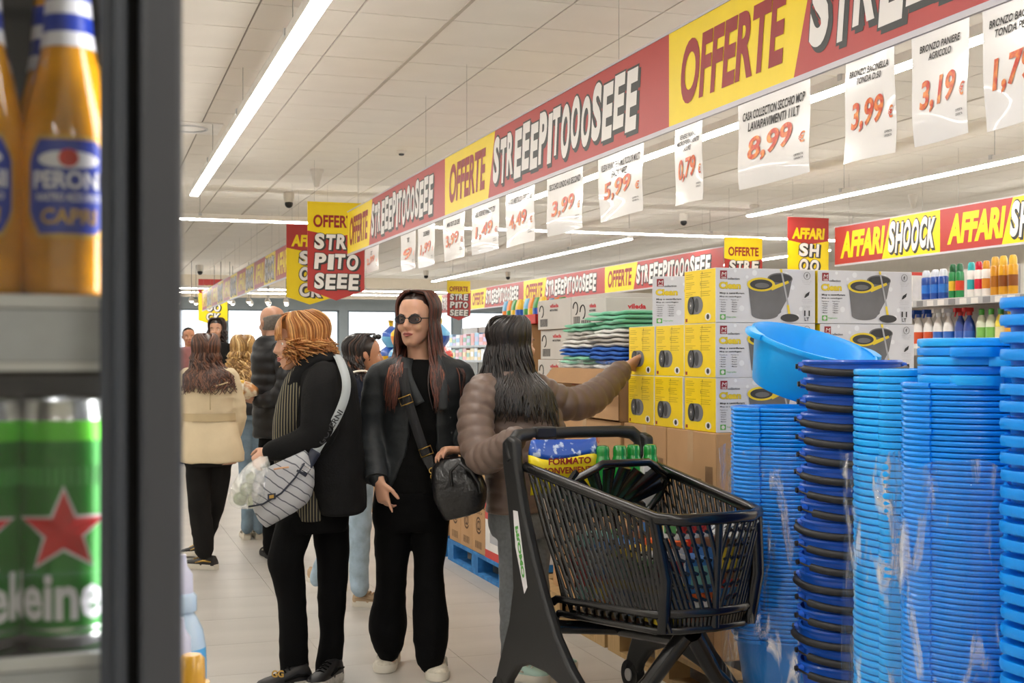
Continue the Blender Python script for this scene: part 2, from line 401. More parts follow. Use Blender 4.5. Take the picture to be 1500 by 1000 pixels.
# price sheets
M_paper = mat('price_paper', 'e6e3e0', rough=.22, var=.02, coat=.4, bump=.06, bscale=9)
M_ink = mat('price_ink', '34312f', rough=.6)
M_price = mat('price_orange', 'c23415', rough=.35, scale=26, col2='ee9a45', c2range=(.44, .66))
def sheet(l, r, yb, price, lines, label, euro=True, Xp=XB+.001):
    ya, yb_ = YX(l, Xp), YX(r, Xp); W_ = ya-yb_; zt = ZB0-.024
    um = ((l+r)/2-CX)/FPX; d = Xp/(math.sin(TH)+um*math.cos(TH)); zb = HC+(CY-yb)/FPX*d; Hh = zt-zb
    o = thing('price_sheet', label, 'price sheet', (Xp, ya, zb), 'price sheets hanging under the long banner')
    ph = random.uniform(0, 6)
    def f(a, b, e=0.0):
        t = 1-b/Hh
        return V((Xp-e+.012*t*math.sin(3*a/W_+ph)+.006*t*math.sin(6*t+ph), ya-a, zb+b))
    m = MB(); na, nb = 20, 20
    for side, e in ((0, 0), (1, -.0012)):
        vs = [f(W_*i/na, Hh*j/nb, e) for j in range(nb+1) for i in range(na+1)]
        fs = [(j*(na+1)+i, j*(na+1)+i+1, (j+1)*(na+1)+i+1, (j+1)*(na+1)+i) for j in range(nb) for i in range(na)]
        if side: fs = [q[::-1] for q in fs]
        m.add(vs, fs)
    m.build('paper', M_paper, o, smooth=True)
    m = MB(); k = 0; th = max(min(.036, W_*.08), .018)
    for t in lines:
        w = min(W_*.86, len(t)*th*.62); xa = (W_-w)/2; zz = Hh-.03-(k+1)*th*1.3
        m = MB(); m.text(t, (0,0,0), X, Z, w, th, 0, .02, .18, fn=lambda a, b, xa=xa, zz=zz: f(a+xa, b+zz, .0030)); k += 1
        m.build('heading_line', M_ink, o)
    for q in (0, 1):
        m = MB(); m.text('OFFERTA', (0,0,0), X, Z, W_*.13, .008, 0, .01, 0, fn=lambda a, b, q=q: f(a+W_*.80, b+Hh*.17+q*.014, .0030)); m.build('small_print', M_ink, o)
    m = MB(); pw = W_*(.62 if euro else .74); phh = min(Hh*.30, pw*.62)
    m.text(price, (0,0,0), X, Z, pw, phh, 0, .03, .16, fn=lambda a, b: f(a+W_*.13, b+Hh*.27+a*.05, .0030))
    m.build('price', M_price, o); m = MB()
    m.text('€', (0,0,0), X, Z, W_*.085, phh*.4, 0, .02, .1, fn=lambda a, b: f(a+W_*.86, b+Hh*.34, .0030))
    m.build('euro_sign', M_price, o)
    return o
for a in ((1439, 1545, 180, '1,79', ['BRONZO BACINELLA', 'TONDA PE D.30'], 'price sheet reading 1,7 cut by the right picture edge'),
          (1335, 1420, 205, '3,19', ['BRONZO PANIERE', 'AGRICOLO'], 'price sheet reading 3,19 for a farm basket'),
          (1239, 1310, 232, '3,99', ['BRONZO BACINELLA', 'TONDA D.50'], 'price sheet reading 3,99 for a round basin'),
          (1081, 1187, 265, '8,99', ['CASA COLLECTION SECCHIO MOP', 'LAVAPAVIMENTI 11LT'], 'wide price sheet reading 8,99 for the mop bucket'),
          (989, 1029, 297, '0,79', ['VENERE PANNO', 'MICROFIBRA 50X70', 'SCURE'], 'narrow price sheet reading 0,79'),
          (876, 943, 317, '5,99', ['VILEDA PANNO FIBRA MULTICOLOR MULTI', 'PACK 14PZ'], 'price sheet reading 5,99 below the end of the red banner'),
          (801, 854, 340, '3,99', ['SECCHIO LINDO 4.0 SECOND'], 'price sheet reading 3,99, second left of the 5,99 sheet gap'),
          (741, 783, 358, '4,49', ['PRESA GOL AMBIETTA LCD 1 TEEST GET GEL'], 'price sheet reading 4,49, between the 1,49 sheet and the larger 3,99 sheet'),
          (691, 731, 369, '1,49', ['GEL IGIENE VARIEST ZY'], 'price sheet reading 1,49 hanging below the second yellow banner field'),
          (649, 681, 380, '3,99', ['MINI TEST ZE ZEE'], 'small price sheet reading ,99 under the yellow banner start'),
          (612, 637, 390, '1,99', ['ZEGEEMEER'], 'small price sheet, second from the far end of the banner'),
          (587, 609, 395, '9', ['TEST'], 'small price sheet with a lone orange 9, third from the far end'),
          (535, 555, 398, '2,99', ['TEST'], 'smallest price sheet at the far end of the banner')):
    sheet(*a)

# pennants
def pennant(px0, px1, yt, ysd, ytip, d, kind, label):
    c = P((px0+px1)/2, yt, d); Wp = (px1-px0)/FPX*d/math.cos(TH)*.985; s = d/FPX
    zt = c.z; hs = (ysd-yt)*s; ht = (ytip-yt)*s
    q = V((c.x-Wp/2, c.y, zt-ht)); o = thing('hanging_pennant', label, 'pennant', q, 'shield-shaped pennants hanging over the aisles')
    A, B = (0, 1) if kind == 'O' else (1, 0); b1 = ht*.70
    m = MB(); m.prism([(0, b1+.03*Wp), (Wp/2, b1-.06*Wp), (Wp, b1+.03*Wp), (Wp, ht), (0, ht)], q, X, Z, Y*.006); m.build('panel', BM[A], o)
    m = MB(); m.prism([(0, ht-hs), (Wp/2, 0), (Wp, ht-hs), (Wp, b1+.03*Wp), (Wp/2, b1-.06*Wp), (0, b1+.03*Wp)], q, X, Z, Y*.006); m.build('panel', BM[B], o)
    m = MB()
    if kind == 'O':
        m.text('OFFERTE', q+X*Wp*.10-Y*.003+Z*ht*.755, X, Z, Wp*.8, ht*.13, 2, .03)
        for i, t in enumerate(('STRE', 'PITO', 'SEEE')): fat(m, t, q+X*Wp*.11+Z*ht*(.525-.205*i)-Z*0, X, Z, -Y, Wp*.80, ht*.165, jag=.06, step=.004, shear=.08)
    else:
        m.text('AFFARI', q+X*Wp*.10-Y*.003+Z*ht*.735, X, Z, Wp*.78, ht*.15, 0, .05, .1)
        for i, t in enumerate(('SH', 'OO', 'CK')): fat(m, t, q+X*Wp*.26+Z*ht*(.505-.205*i), X, Z, -Y, Wp*.52, ht*.175, jag=.05, step=.004, shear=.08)
    m.build('lettering', BM, o)
    MB().bx((q.x, c.y-.006, zt), (q.x+Wp, c.y+.010, zt+.02)).build('top_rail', BM[A], o)
    for f in (.12, .88): MB().tube([(q.x+Wp*f, c.y, zt), (q.x+Wp*f, c.y, ZC-.012)], .0011, 5).build('hanging_wire', M_wire, o)
pennant(452, 533, 299, 425, 440, 13.75, 'O', 'large red and yellow OFFERTE pennant hanging in front of the far banner')
pennant(421, 487, 331, 435, 446, 15.6, 'A', 'yellow AFFARI pennant half hidden behind the large red OFFERTE pennant')
pennant(292, 332, 410, 469, 476, 31.0, 'A', 'small far AFFARI pennant above the beige trench coat')
pennant(655, 689, 413, 462, 469, 24, 'O', 'small OFFERTE pennant right of the blazer woman head')
pennant(1059, 1119, 350, 442, 452, 16.0, 'O', 'OFFERTE pennant rising behind the mop cartons')
pennant(1151, 1217, 321, 421, 432, 15.2, 'A', 'AFFARI pennant beside the right AFFARI SHOOCK banner')
# ================================================================ foreground drinks fridge (end of the left-hand gondola)
M_fdark = mat('fridge_frame', '3d4046', rough=.38, var=.04)
M_fdark2 = mat('fridge_frame_blue_grey', '363c45', rough=.4, var=.04)
M_fin = mat('fridge_interior', '2b2c2f', rough=.6)
M_fwhite = mat('fridge_shelf_white', 'e4e2de', rough=.35)
M_frail = mat('price_rail_grey', 'c4c6c8', rough=.25, var=.1, scale=30)
def glass_mat(name, refl=.10, tint=(.97, .985, .98, 1)):
    m = bpy.data.materials.new(name); m.use_nodes = True; nt = m.node_tree; N = nt.nodes; L = nt.links; N.clear()
    out = N.new('ShaderNodeOutputMaterial'); tr = N.new('ShaderNodeBsdfTransparent'); gl = N.new('ShaderNodeBsdfGlossy'); mx = N.new('ShaderNodeMixShader'); fr_ = N.new('ShaderNodeFresnel'); nz = N.new('ShaderNodeTexNoise')
    tr.inputs[0].default_value = tint; gl.inputs['Roughness'].default_value = .03; fr_.inputs[0].default_value = 1.45; nz.inputs['Scale'].default_value = 3
    bp = N.new('ShaderNodeBump'); bp.inputs['Strength'].default_value = .02; L.new(nz.outputs['Fac'], bp.inputs['Height']); L.new(bp.outputs[0], gl.inputs['Normal'])
    L.new(fr_.outputs[0], mx.inputs[0]); L.new(tr.outputs[0], mx.inputs[1]); L.new(gl.outputs[0], mx.inputs[2]); L.new(mx.outputs[0], out.inputs[0]); return m
M_glassdoor = glass_mat('door_glass')
YF = .80                                        # plane of the door
def FX(px, y): 
    u = (px-CX)/FPX; return y*(math.sin(TH)+u*math.cos(TH))/(math.cos(TH)-u*math.sin(TH))
def FZ(px, py, y):
    u = (px-CX)/FPX; d = y/(math.cos(TH)-u*math.sin(TH)); return HC+(CY-py)/FPX*d
fr = thing('drinks_fridge', 'dark grey upright drinks fridge with glass door in the left foreground', 'fridge', (FX(268, YF), YF, 0))
xr = FX(268, YF); xl = xr-.95
m = MB(); m.bx((xl, YF+.05, .0), (xl+.02, YF+.62, 2.05)); m.bx((xr-.02, YF+.05, 0), (xr-.004, YF+.62, 2.05)); m.bx((xl, YF+.60, 0), (xr-.004, YF+.62, 2.05))
m.bx((xl, YF+.05, 0), (xr-.004, YF+.62, .10)); m.bx((xl, YF+.05, 2.03), (xr-.004, YF+.62, 2.05)); m.build('cabinet', M_fin, fr)
ob = MB().bx((FX(205, YF), YF, .05), (xr, YF+.05, 2.05)).build('outer_stile', M_fdark, fr); bevel(ob, .004)
MB().bx((FX(187, YF), YF+.022, .05), (FX(205, YF), YF+.05, 2.05)).build('gasket', M_rubber, fr)
dr = MB().bx((FX(166, YF), YF+.004, .07), (FX(187, YF), YF+.05, 2.03)).build('door_stile', M_fdark2, fr); bevel(dr, .003)
MB().bx((FX(147, YF), YF+.012, .07), (FX(166, YF), YF+.046, 2.03)).build('door_lip', M_fdark2, dr)
MB().bx((xl, YF+.02, .10), (FX(148, YF), YF+.024, 2.0)).build('glass', M_glassdoor, fr)
YP = .90                                        # axis of the front row of drinks
ysh = YP-.045
zb1 = FZ(70, 437, ysh); zb2 = FZ(70, 966, ysh)
def shelf(zt):
    m = MB(); m.bx((xl+.02, ysh+.004, zt-.012), (xr-.022, ysh+.45, zt)); s = m.build('shelf', M_fin, fr)
    MB().bx((xl+.02, ysh, zt-.006), (xr-.022, ysh+.004, zt+.0025)).build('shelf_edge', M_fwhite, s)
    MB().bx((xl+.02, ysh-.001, zt-.040), (xr-.022, ysh+.004, zt-.007)).build('price_rail', M_frail, s)
    MB().bx((xl+.02, ysh-.002, zt-.046), (xr-.022, ysh+.004, zt-.0405)).build('rail_lip', M_fwhite, s)
    return s
shelf(zb1); shelf(zb2)
m = MB(); m.bx((xl+.02, ysh+.30, zb1-.12), (xr-.022, ysh+.31, zb1-.055))
pf = m.build('air_grille', mat('grille_grey', '55585e', rough=.5), fr)
sl = MB()
for r in range(2):
    for k in range(24):
        x0 = xl+.04+k*.038; sl.bx((x0, ysh+.296, zb1-.075-r*.036), (x0+.026, ysh+.302, zb1-.070-r*.036))
sl.build('grille_slots', M_rubber, pf)['kind'] = 'stuff'
# interior light strip at the cabinet edge (the fridge is lit inside)
MB().bx((xr-.04, YF+.07, .2), (xr-.03, YF+.08, 2.0)).build('light_strip', mat('fridge_led', 'ffffff', emit='fdfbff', estr=9.0), fr)
# ---- beer bottles
M_beer = mat('golden_beer_glass', 'dd9712', rough=.08, var=.35, scale=22, coat=1.0, trans=.12)
M_lblue = mat('label_blue', '1f3aa0', rough=.4); M_lwhite = mat('label_white', 'e6e4e6', rough=.4); M_lgold = mat('label_gold', 'c9a24a', rough=.35, metal=.3)
M_lred = mat('label_red', 'c9281e', rough=.4)
def wrapfn(r, z0, xoff, e): return lambda a, b: V(((r+e)*math.sin((a+xoff)/r), -(r+e)*math.cos((a+xoff)/r), z0+b))
def patch(mb, fn, x0, x1, z0, z1, mi, shape=None, n=20, nz=12):
    "printed patch wrapped on the curved wall; shape(t) gives half width 0..1 at height t"
    vs = []; fs = []
    for j in range(nz+1):
        t = j/nz; s = shape(t) if shape else 1.0
        for i in range(n+1):
            a = (x0+x1)/2+(x1-x0)/2*s*(2*i/n-1); vs.append(fn(a, z0+(z1-z0)*t))
    for j in range(nz):
        for i in range(n): fs.append((j*(n+1)+i, j*(n+1)+i+1, (j+1)*(n+1)+i+1, (j+1)*(n+1)+i))
    mb.add(vs, fs, mi)
def rprof(prof, z):
    for (r0, z0), (r1, z1) in zip(prof, prof[1:]):
        if z0 <= z <= z1: return r0+(r1-r0)*(z-z0)/max(z1-z0, 1e-9)
    return prof[-1][0]
def bottle(loc, rz, label):
    o = thing('beer_bottle', label, 'bottle', loc, 'beer bottles on the upper fridge shelf', rz)
    R = .0305; prof = [(.02, 0), (R-.002, .002), (R, .008), (R, .108), (R*.93, .122), (.022, .150), (.0165, .172), (.0145, .195), (.0135, .212), (.0135, .228)]
    MB().lathe(prof, 28).build('glass_body', M_beer, o, local=True, auto=60)
    MB().lathe([(.0138, .226), (.0155, .228), (.0150, .238), (.0125, .241)], 21).build('crown_cap', M_lwhite, o, local=True, auto=40)
    oct_ = lambda t: min(1, .72+1.3*t if t < .22 else 1, .72+1.3*(1-t) if t > .78 else 1)
    f = lambda e: wrapfn(R, 0, 0, e)
    m = MB(); patch(m, f(.0006), -.0275, .0275, .040, .107, 2, oct_); patch(m, f(.0010), -.0255, .0255, .043, .104, 0, oct_)
    patch(m, f(.0013), -.019, .019, .085, .097, 1, lambda t: math.sqrt(max(0, 1-(2*t-1)**2))); patch(m, f(.0016), -.006, .006, .086, .098, 3, lambda t: math.sqrt(max(0, 1-(2*t-1)**2)))
    m.text('PERONI', (0,0,0), X, Z, .044, .0115, 1, .03, 0, fn=wrapfn(R, .072, -.022, .0016))
    m.text('NASTRO AZZURRO', (0,0,0), X, Z, .040, .005, 1, .02, 0, fn=wrapfn(R, .064, -.020, .0016))
    m.text('CAPRI', (0,0,0), X, Z, .034, .010, 2, .02, .05, fn=wrapfn(R, .049, -.017, .0016))
    m.build('front_label', [M_lblue, M_lwhite, M_lgold, M_lred], o, local=True, smooth=True)
    m = MB(); zz = [(.168, .178, 1), (.178, .190, 0), (.190, .200, 1), (.200, .214, 0)]
    for a, b, k in zz: m.lathe([(rprof(prof, a)+.0006, a), (rprof(prof, b)+.0006, b)], 24, mi=k, cap=False)
    m.build('neck_label', [M_lblue, M_lwhite], o, local=True, smooth=True)
    return o
def at(px, y): return V((FX(px, y), y, 0))
b0 = bottle(at(100, YP)+Z*zb1, .02, 'whole amber beer bottle with blue label nearest the fridge door stile')
copytree(b0, at(-34, YP)+Z*zb1, -.05, 'amber beer bottle cut by the left picture edge on the upper shelf')
copytree(b0, at(78, YP+.075)+Z*zb1, -.1, 'amber beer bottle in the second row behind the whole bottle')
copytree(b0, at(-55, YP+.075)+Z*zb1, .4, 'amber beer bottle in the second row at the left picture edge')
# ---- beer cans
M_can = mat('green_can', '1c7a1c', rough=.3, metal=.25, var=.1, scale=40); M_canl = mat('light_green_band', '62cf2f', rough=.3, metal=.2); M_cand = mat('dark_green_band', '0d4f14', rough=.35)
M_silver = mat('can_silver', 'd6d6d4', rough=.25, metal=.85); M_star = mat('star_red', 'd2141a', rough=.35)
def can(loc, rz, label):
    o = thing('beer_can', label, 'can', loc, 'green beer cans on the lower fridge shelf', rz)
    R = .0305; H = FZ(70, 585, YP)-zb2
    MB().lathe([(R*.8, 0), (R*.86, .004), (R, .012), (R, H*.80), (R*.985, H*.84)], 32, mi=0).build('can_wall', M_can, o, local=True, auto=50)
    MB().lathe([(R*.985, H*.84), (R*.95, H*.92)], 32, cap=False).build('shoulder_band', M_canl, o, local=True, smooth=True)
    MB().lathe([(R*.95, H*.92), (R*.88, H*.985), (R*.90, H), (R*.84, H), (R*.80, H-.004), (.001, H-.004)], 32).build('can_top', M_silver, o, local=True, auto=40)
    MB().lathe([(R*.80, .001), (R*.87, .002), (R*.99, .011), (R*1.004, .016)], 32, cap=False).build('can_foot', M_silver, o, local=True, smooth=True)
    m = MB(); 
    def star(Rr, rr, e, mi):
        vs = [wrapfn(R, H*.485, 0, e)(0, 0)]
        for k in range(10):
            a = math.pi/2+k*math.pi/5; q = Rr if k % 2 == 0 else rr; vs.append(wrapfn(R, H*.485, 0, e)(q*math.cos(a), q*math.sin(a)))
        # subdivide towards the centre so that the star hugs the wall
        m2 = []
        for k in range(10): m2.append((0, 1+k, 1+(k+1) % 10))
        m.add(vs, m2, mi)
    star(.0300, .0128, .0032, 1); star(.0265, .0104, .0040, 2)
    m.build('star', [M_can, M_lwhite, M_star], o, local=True)
    m = MB(); m.text('Heineken', (0,0,0), X, Z, .120, .032, 1, .03, .0, fn=wrapfn(R, H*.13, -.050, .0012))
    m.build('brand_lettering', [M_can, M_lwhite], o, local=True)
    m = MB()
    for k in range(40):
        a = 2*math.pi*k/40; q0 = V((R*1.002*math.sin(a), -R*1.002*math.cos(a), H*.70)); m.box(q0, (.0014, .0008, .006), 0, Matrix.Rotation(a, 3, 'Z'))
    m.build('tick_ring', mat('can_tick_green', '3f9a3f', rough=.4), o, local=True)['kind'] = 'stuff'
    return o
c0 = can(at(97, YP)+Z*zb2, -.03, 'green beer can with whole red star nearest the fridge door stile')
copytree(c0, at(-33, YP)+Z*zb2, -.12, 'green beer can cut by the left picture edge on the lower shelf')
copytree(c0, at(98, YP+.07)+Z*zb2, .2, 'green beer can in the second row behind the red star can')
copytree(c0, at(-22, YP+.07)+Z*zb2, .5, 'green beer can in the second row near the picture edge')
# ---- fabric softener and detergent bottles on a low stand behind the fridge
M_soft = mat('softener_pale_blue', 'bcd3ea', rough=.25, coat=.4, trans=.1); M_softb = mat('softener_blue', '5fb2ec', rough=.25, coat=.4); M_gold = mat('gold_cap', 'd8a437', rough=.3, coat=.5)
M_lav = mat('pale_lilac_plastic', 'cfd0e6', rough=.3)
def softener(px, ytop, d, Rr, H, mats, label, kind):
    b = P(px, ytop, d); b.z -= H
    o = thing('softener_bottle', label, 'bottle', b, 'detergent bottles behind the fridge')
    a, bcol, ccol = mats
    MB().lathe([(Rr*.9, 0), (Rr, .012), (Rr, H*.34), (Rr*.97, H*.44)], 24, b).build('lower_body', bcol, o, auto=45)
    MB().lathe([(Rr*.97, H*.44), (Rr*.86, H*.54), (Rr*.62, H*.62), (Rr*.42, H*.67)], 24, b).build('shoulder', a, o, auto=45)
    MB().lathe([(Rr*.62, H*.66), (Rr*.62, H*.75), (Rr*.5, H*.77)], 24, b).build('collar', a, o, auto=45)
    MB().lathe([(Rr*.48, H*.77), (Rr*.46, H*.88), (Rr*.25, H*.93), (Rr*.2, H), (.002, H)], 24, b).build('cap', ccol, o, auto=45)
    m = MB(); patch(m, lambda x, z: b+wrapfn(Rr, 0, 0, .0008)(x, z), -Rr*.9, Rr*.9, H*.10, H*.36, 0, lambda t: math.sqrt(max(0, 1-(2*t-1)**2)))
    m.build('label', M_lwhite, o, smooth=True)
    return b
s1 = softener(265, 812, 2.3, .046, .30, (M_soft, M_softb, M_lav), 'pale blue softener bottle with milky shoulder just right of the fridge', 0)
softener(262, 905, 2.12, .042, .27, (M_soft, M_soft, M_lav), 'shorter milky softener bottle in front of the blue one beside the fridge', 0)
g0 = P(281, 958, 2.0)
H = .22; gb = g0-Z*H
o = thing('softener_bottle', 'bottle with gold cap at the bottom left behind the fridge', 'bottle', gb, 'detergent bottles behind the fridge')
MB().lathe([(.034, 0), (.036, .01), (.036, H*.55), (.026, H*.68)], 24, gb).build('lower_body', M_soft, o, auto=45)
MB().lathe([(.028, H*.66), (.028, H*.80), (.0215, H*.80), (.020, H*.97), (.014, H)], 24, gb).build('cap', M_gold, o, auto=45)
zt = min(s1.z, gb.z)
st = thing('display_stand', 'low white display stand behind the fridge below the softener bottles', 'stand', (gb.x-.3, gb.y, 0))
zs = [s1.z, P(262, 905, 2.12).z-.27, gb.z]
for k, (pz, pp) in enumerate(zip(zs, (s1, P(262, 905, 2.12), gb))):
    MB().bx((pp.x-.34, pp.y-.055, 0 if k != 9 else 0), (pp.x+.045, pp.y+.075, pz-.001)).build('step', M_white, st)
# ================================================================ island on pallets: mop cartons, cartons, cloths
M_kraft = mat('kraft_cardboard', 'b58d62', rough=.8, var=.06, scale=5, bump=.04, bscale=60)
M_kraft2 = mat('kraft_cardboard_dark', '9c754c', rough=.8, var=.06, scale=5)
M_kink = mat('carton_print_brown', '5a4028', rough=.8); M_kred = mat('carton_print_red', 'b5533a', rough=.8)
M_tape = mat('packing_tape', 'c2a079', rough=.25, coat=.3)
M_by = mat('mop_carton_yellow', 'f0cf06', rough=.35, var=.03); M_bw = mat('mop_carton_white', 'd4d5da', rough=.35, var=.03)
M_bg = mat('print_bucket_grey', '6a6a6c', rough=.5, var=.15, scale=9); M_bgd = mat('print_dark_grey', '333437', rough=.5, var=.05)
M_bgl = mat('print_light_grey', 'a9abb0', rough=.5); M_bbub = mat('print_bubble', 'e4e6ea', rough=.5)
M_bmar = mat('print_maroon', '8e1f2b', rough=.5); M_bye = mat('print_yellow', 'e3c92c', rough=.5); M_bk = mat('print_black', '1e1e20', rough=.5); M_bgr = mat('print_green', '5fae4f', rough=.5)
M_byd = mat('print_dark_yellow', 'b79a0a', rough=.5)
PM = [M_by, M_bw, M_bg, M_bgd, M_bgl, M_bbub, M_bmar, M_bye, M_bk, M_bgr, M_byd, M_wtxt]
XI = 2.444; YI = YX(1048, XI)
BWd, BDp, BHt = .470, .288, .2265
ZI = 1.4-113/FPX*5.2
def arc(cx, cy, rx, ry, a0, a1, n=16): return [(cx+rx*math.cos(a0+(a1-a0)*k/n), cy+ry*math.sin(a0+(a1-a0)*k/n)) for k in range(n+1)]
def ringpoly(mb, o, x, y, cx, cy, rx, ry, t, mi, n=28):
    for k in range(n):
        a, b = 2*math.pi*k/n, 2*math.pi*(k+1)/n
        mb.poly([(cx+rx*math.cos(a), cy+ry*math.sin(a)), (cx+rx*math.cos(b), cy+ry*math.sin(b)), (cx+(rx-t)*math.cos(b), cy+(ry-t*.75)*math.sin(b)), (cx+(rx-t)*math.cos(a), cy+(ry-t*.75)*math.sin(a))], o, x, y, mi)
def mop_front():
    "print of the wide face, local frame: origin lower left front corner, x right, z up, facing -y"
    m = MB(); e = [0]
    def lay(): e[0] += .0002; return V((0, -.0004-e[0], 0))
    W_, H_ = BWd, BHt; q = lay()
    for cx, cy, r in ((.18, .208, .012), (.33, .205, .009), (.36, .15, .010), (.145, .19, .007), (.40, .06, .009), (.09, .215, .007), (.12, .06, .012), (.385, .03, .008)): m.ell(q, X, Z, r, r, 5, 16, cx, cy)
    q = lay(); m.poly([(.020, .180), (.052, .180), (.052, .215), (.020, .215)], q, X, Z, 6)
    q = lay(); m.text('M', q+X*.026+Z*.192, X, Z, .020, .016, 11, .0, .2); m.text('casa', q+X*.026+Z*.182, X, Z, .022, .007, 11, .02)
    m.text('collection', q+X*.055+Z*.177, X, Z, .055, .010, 8, .015)
    m.text('Clean', q+X*.0145+Z*.1385, X, Z, .101, .030, 10, .06); q = lay(); m.text('Clean', q+X*.016+Z*.140, X, Z, .098, .027, 7, .035)
    m.text('Mop a centrifugam', q+X*.018+Z*.116, X, Z, .114, .010, 8, .03); m.text('Mop so centrifugam', q+X*.018+Z*.103, X, Z, .100, .008, 8, .02)
    for c in range(2):
        for r in range(6): m.text(('Paquette uo' if r == 0 else ('• Radiat', '• Novoia', '• Mopper', '• Rederi', '• Masinar')[r-1]), q+X*(.018+.052*c)+Z*(.091-.0095*r), X, Z, .035 if r == 0 else .028, .0055, 8, .01)
    m.poly([(.019, .012), (.045, .012), (.045, .034), (.019, .034)], q, X, Z, 9); m.text('Polypropilen', q+X*.050+Z*.019, X, Z, .044, .007, 9, .015)
    q = lay(); m.ell(q, X, Z, .008, .008, 11, 14, .032, .023)
    # bucket picture
    q = lay(); m.poly([(.150, .155), (.165, .035)]+arc(.228, .035, .063, .020, math.pi, 2*math.pi)+[(.305, .045), (.305, .10), (.295, .165)], q, X, Z, 2)
    q = lay(); m.poly([(.250, .165), (.357, .182), (.340, .110), (.300, .045), (.285, .03), (.23, .02)], q, X, Z, 2)
    q = lay(); m.poly(arc(.300, .186, .060, .024, 0, 2*math.pi, 24), q, X, Z, 2)
    q = lay(); m.poly(arc(.302, .187, .054, .018, 0, 2*math.pi, 24), q, X, Z, 3)
    q = lay(); m.poly([(.248, .150), (.338, .178), (.342, .168), (.262, .136)], q, X, Z, 7); q = lay(); m.ell(q, X, Z, .066, .029, 7, 28, .210, .160)
    q = lay(); m.ell(q, X, Z, .053, .021, 3, 24, .210, .160)
    q = lay(); m.ell(q, X, Z, .034, .011, 2, 20, .214, .156)
    # mop
    q = lay(); m.poly([(.300, .225), (.308, .225), (.348, .045), (.340, .045)], q, X, Z, 4); q = lay(); m.poly([(.298, .226), (.309, .226), (.311, .212), (.301, .212)], q, X, Z, 7)
    m.poly([(.331, .075), (.341, .077), (.350, .034), (.338, .034)], q, X, Z, 7)
    q = lay(); m.ell(q, X, Z, .044, .017, 3, 24, .345, .022)
    # right column: round symbol, feather, 11 LT
    ringpoly(m, q, X, Z, .428, .200, .016, .016, .002, 8); m.text('f', q+X*.424+Z*.193, X, Z, .008, .015, 8, .03); m.poly([(.415, .107), (.421, .122), (.441, .135), (.437, .118), (.421, .108)], q, X, Z, 8)
    for r, (z, w) in enumerate(((.176, .046), (.169, .040), (.162, .028), (.098, .044), (.091, .050), (.084, .04), (.070, .05), (.064, .03))): m.text('lorem ipsum est'[:8+r], q+X*(.428-w/2)+Z*z, X, Z, w, .0045, 4, .0)
    m.text('11', q+X*.414+Z*.030, X, Z, .028, .024, 8, .03); m.text('LT', q+X*.416+Z*.010, X, Z, .022, .015, 8, .03)
    return m
def mop_side():
    "print of the narrow face, facing -x; reads along -y"
    m = MB(); o = V((0, BDp, 0)); x = -Y; e = [0]
    def lay(): e[0] += .0002; return o+V((-.0004-e[0], 0, 0))
    q = lay(); rnd = random.Random(3)
    for c in range(2):
        for r in range(12):
            if r in (3, 8): continue
            w = rnd.uniform(.05, .10); m.poly([(.015+.135*c, .210-.0085*r), (.015+.135*c+w, .210-.0085*r), (.015+.135*c+w, .2075-.0085*r), (.015+.135*c, .2075-.0085*r)], q, x, Z, 10)
    for z0, z1, x0 in ((.205, .217, .165), (.16, .172, .15)): m.poly([(x0, z0), (x0+.004, z0), (x0+.004, z1), (x0, z1)], q, x, Z, 8)
    m.poly([(.155, .06), (.158, .06), (.165, .2), (.162, .2)], q, x, Z, 10)
    m.poly([(.012, .008), (.03, .008), (.03, .022), (.012, .022)], q, x, Z, 6); m.ell(q, x, Z, .028, .016, 11, 20, .22, .026)
    q = lay(); m.ell(q, x, Z, .013, .011, 8, 16, .22, .026)
    q = lay(); m.poly(arc(.125, .077, .050, .038, -math.pi/2, math.pi/2)+[(.06, .115), (.06, .039)], q, x, Z, 2); m.ell(q, x, Z, .036, .044, 7, 24, .062, .077)
    q = lay(); m.ell(q, x, Z, .029, .037, 3, 24, .062, .077); m.ell(q, x, Z, .020, .030, 3, 20, .118, .077)
    q = lay(); m.ell(q, x, Z, .012, .016, 2, 16, .062, .077); q = lay(); m.ell(q, x, Z, .004, .005, 11, 10, .062, .077)
    return m
mfm = mop_front().mesh('front_print', PM); msm = mop_side().mesh('side_print', PM)
bm_ = MB(); bm_.add([(0,0,0),(BWd,0,0),(BWd,BDp,0),(0,BDp,0),(0,0,BHt),(BWd,0,BHt),(BWd,BDp,BHt),(0,BDp,BHt)], [(0,3,2,1)], 1)
bm_.f += [(4,5,6,7),(0,1,5,4),(1,2,6,5),(2,3,7,6),(3,0,4,7)]; bm_.m += [1,1,1,1,0]
boxm = bm_.mesh('carton', [M_by, M_bw])
def mopbox(x, y, z, label, rz=0):
    o = thing('mop_carton', label, 'box', (x, y, z), 'spin mop cartons on the island', rz)
    bevel(link('carton', boxm, o), .002, 1); link('front_print', mfm, o); link('side_print', msm, o)
    seam = link('lid_seam', seamm, o)
sm_ = MB().bx((.004, BDp/2-.001, BHt), (BWd-.004, BDp/2+.001, BHt+.0008)); seamm = sm_.mesh('lid_seam', M_bgl)
gap = .0025; rows = ['bottom', 'middle', 'top']
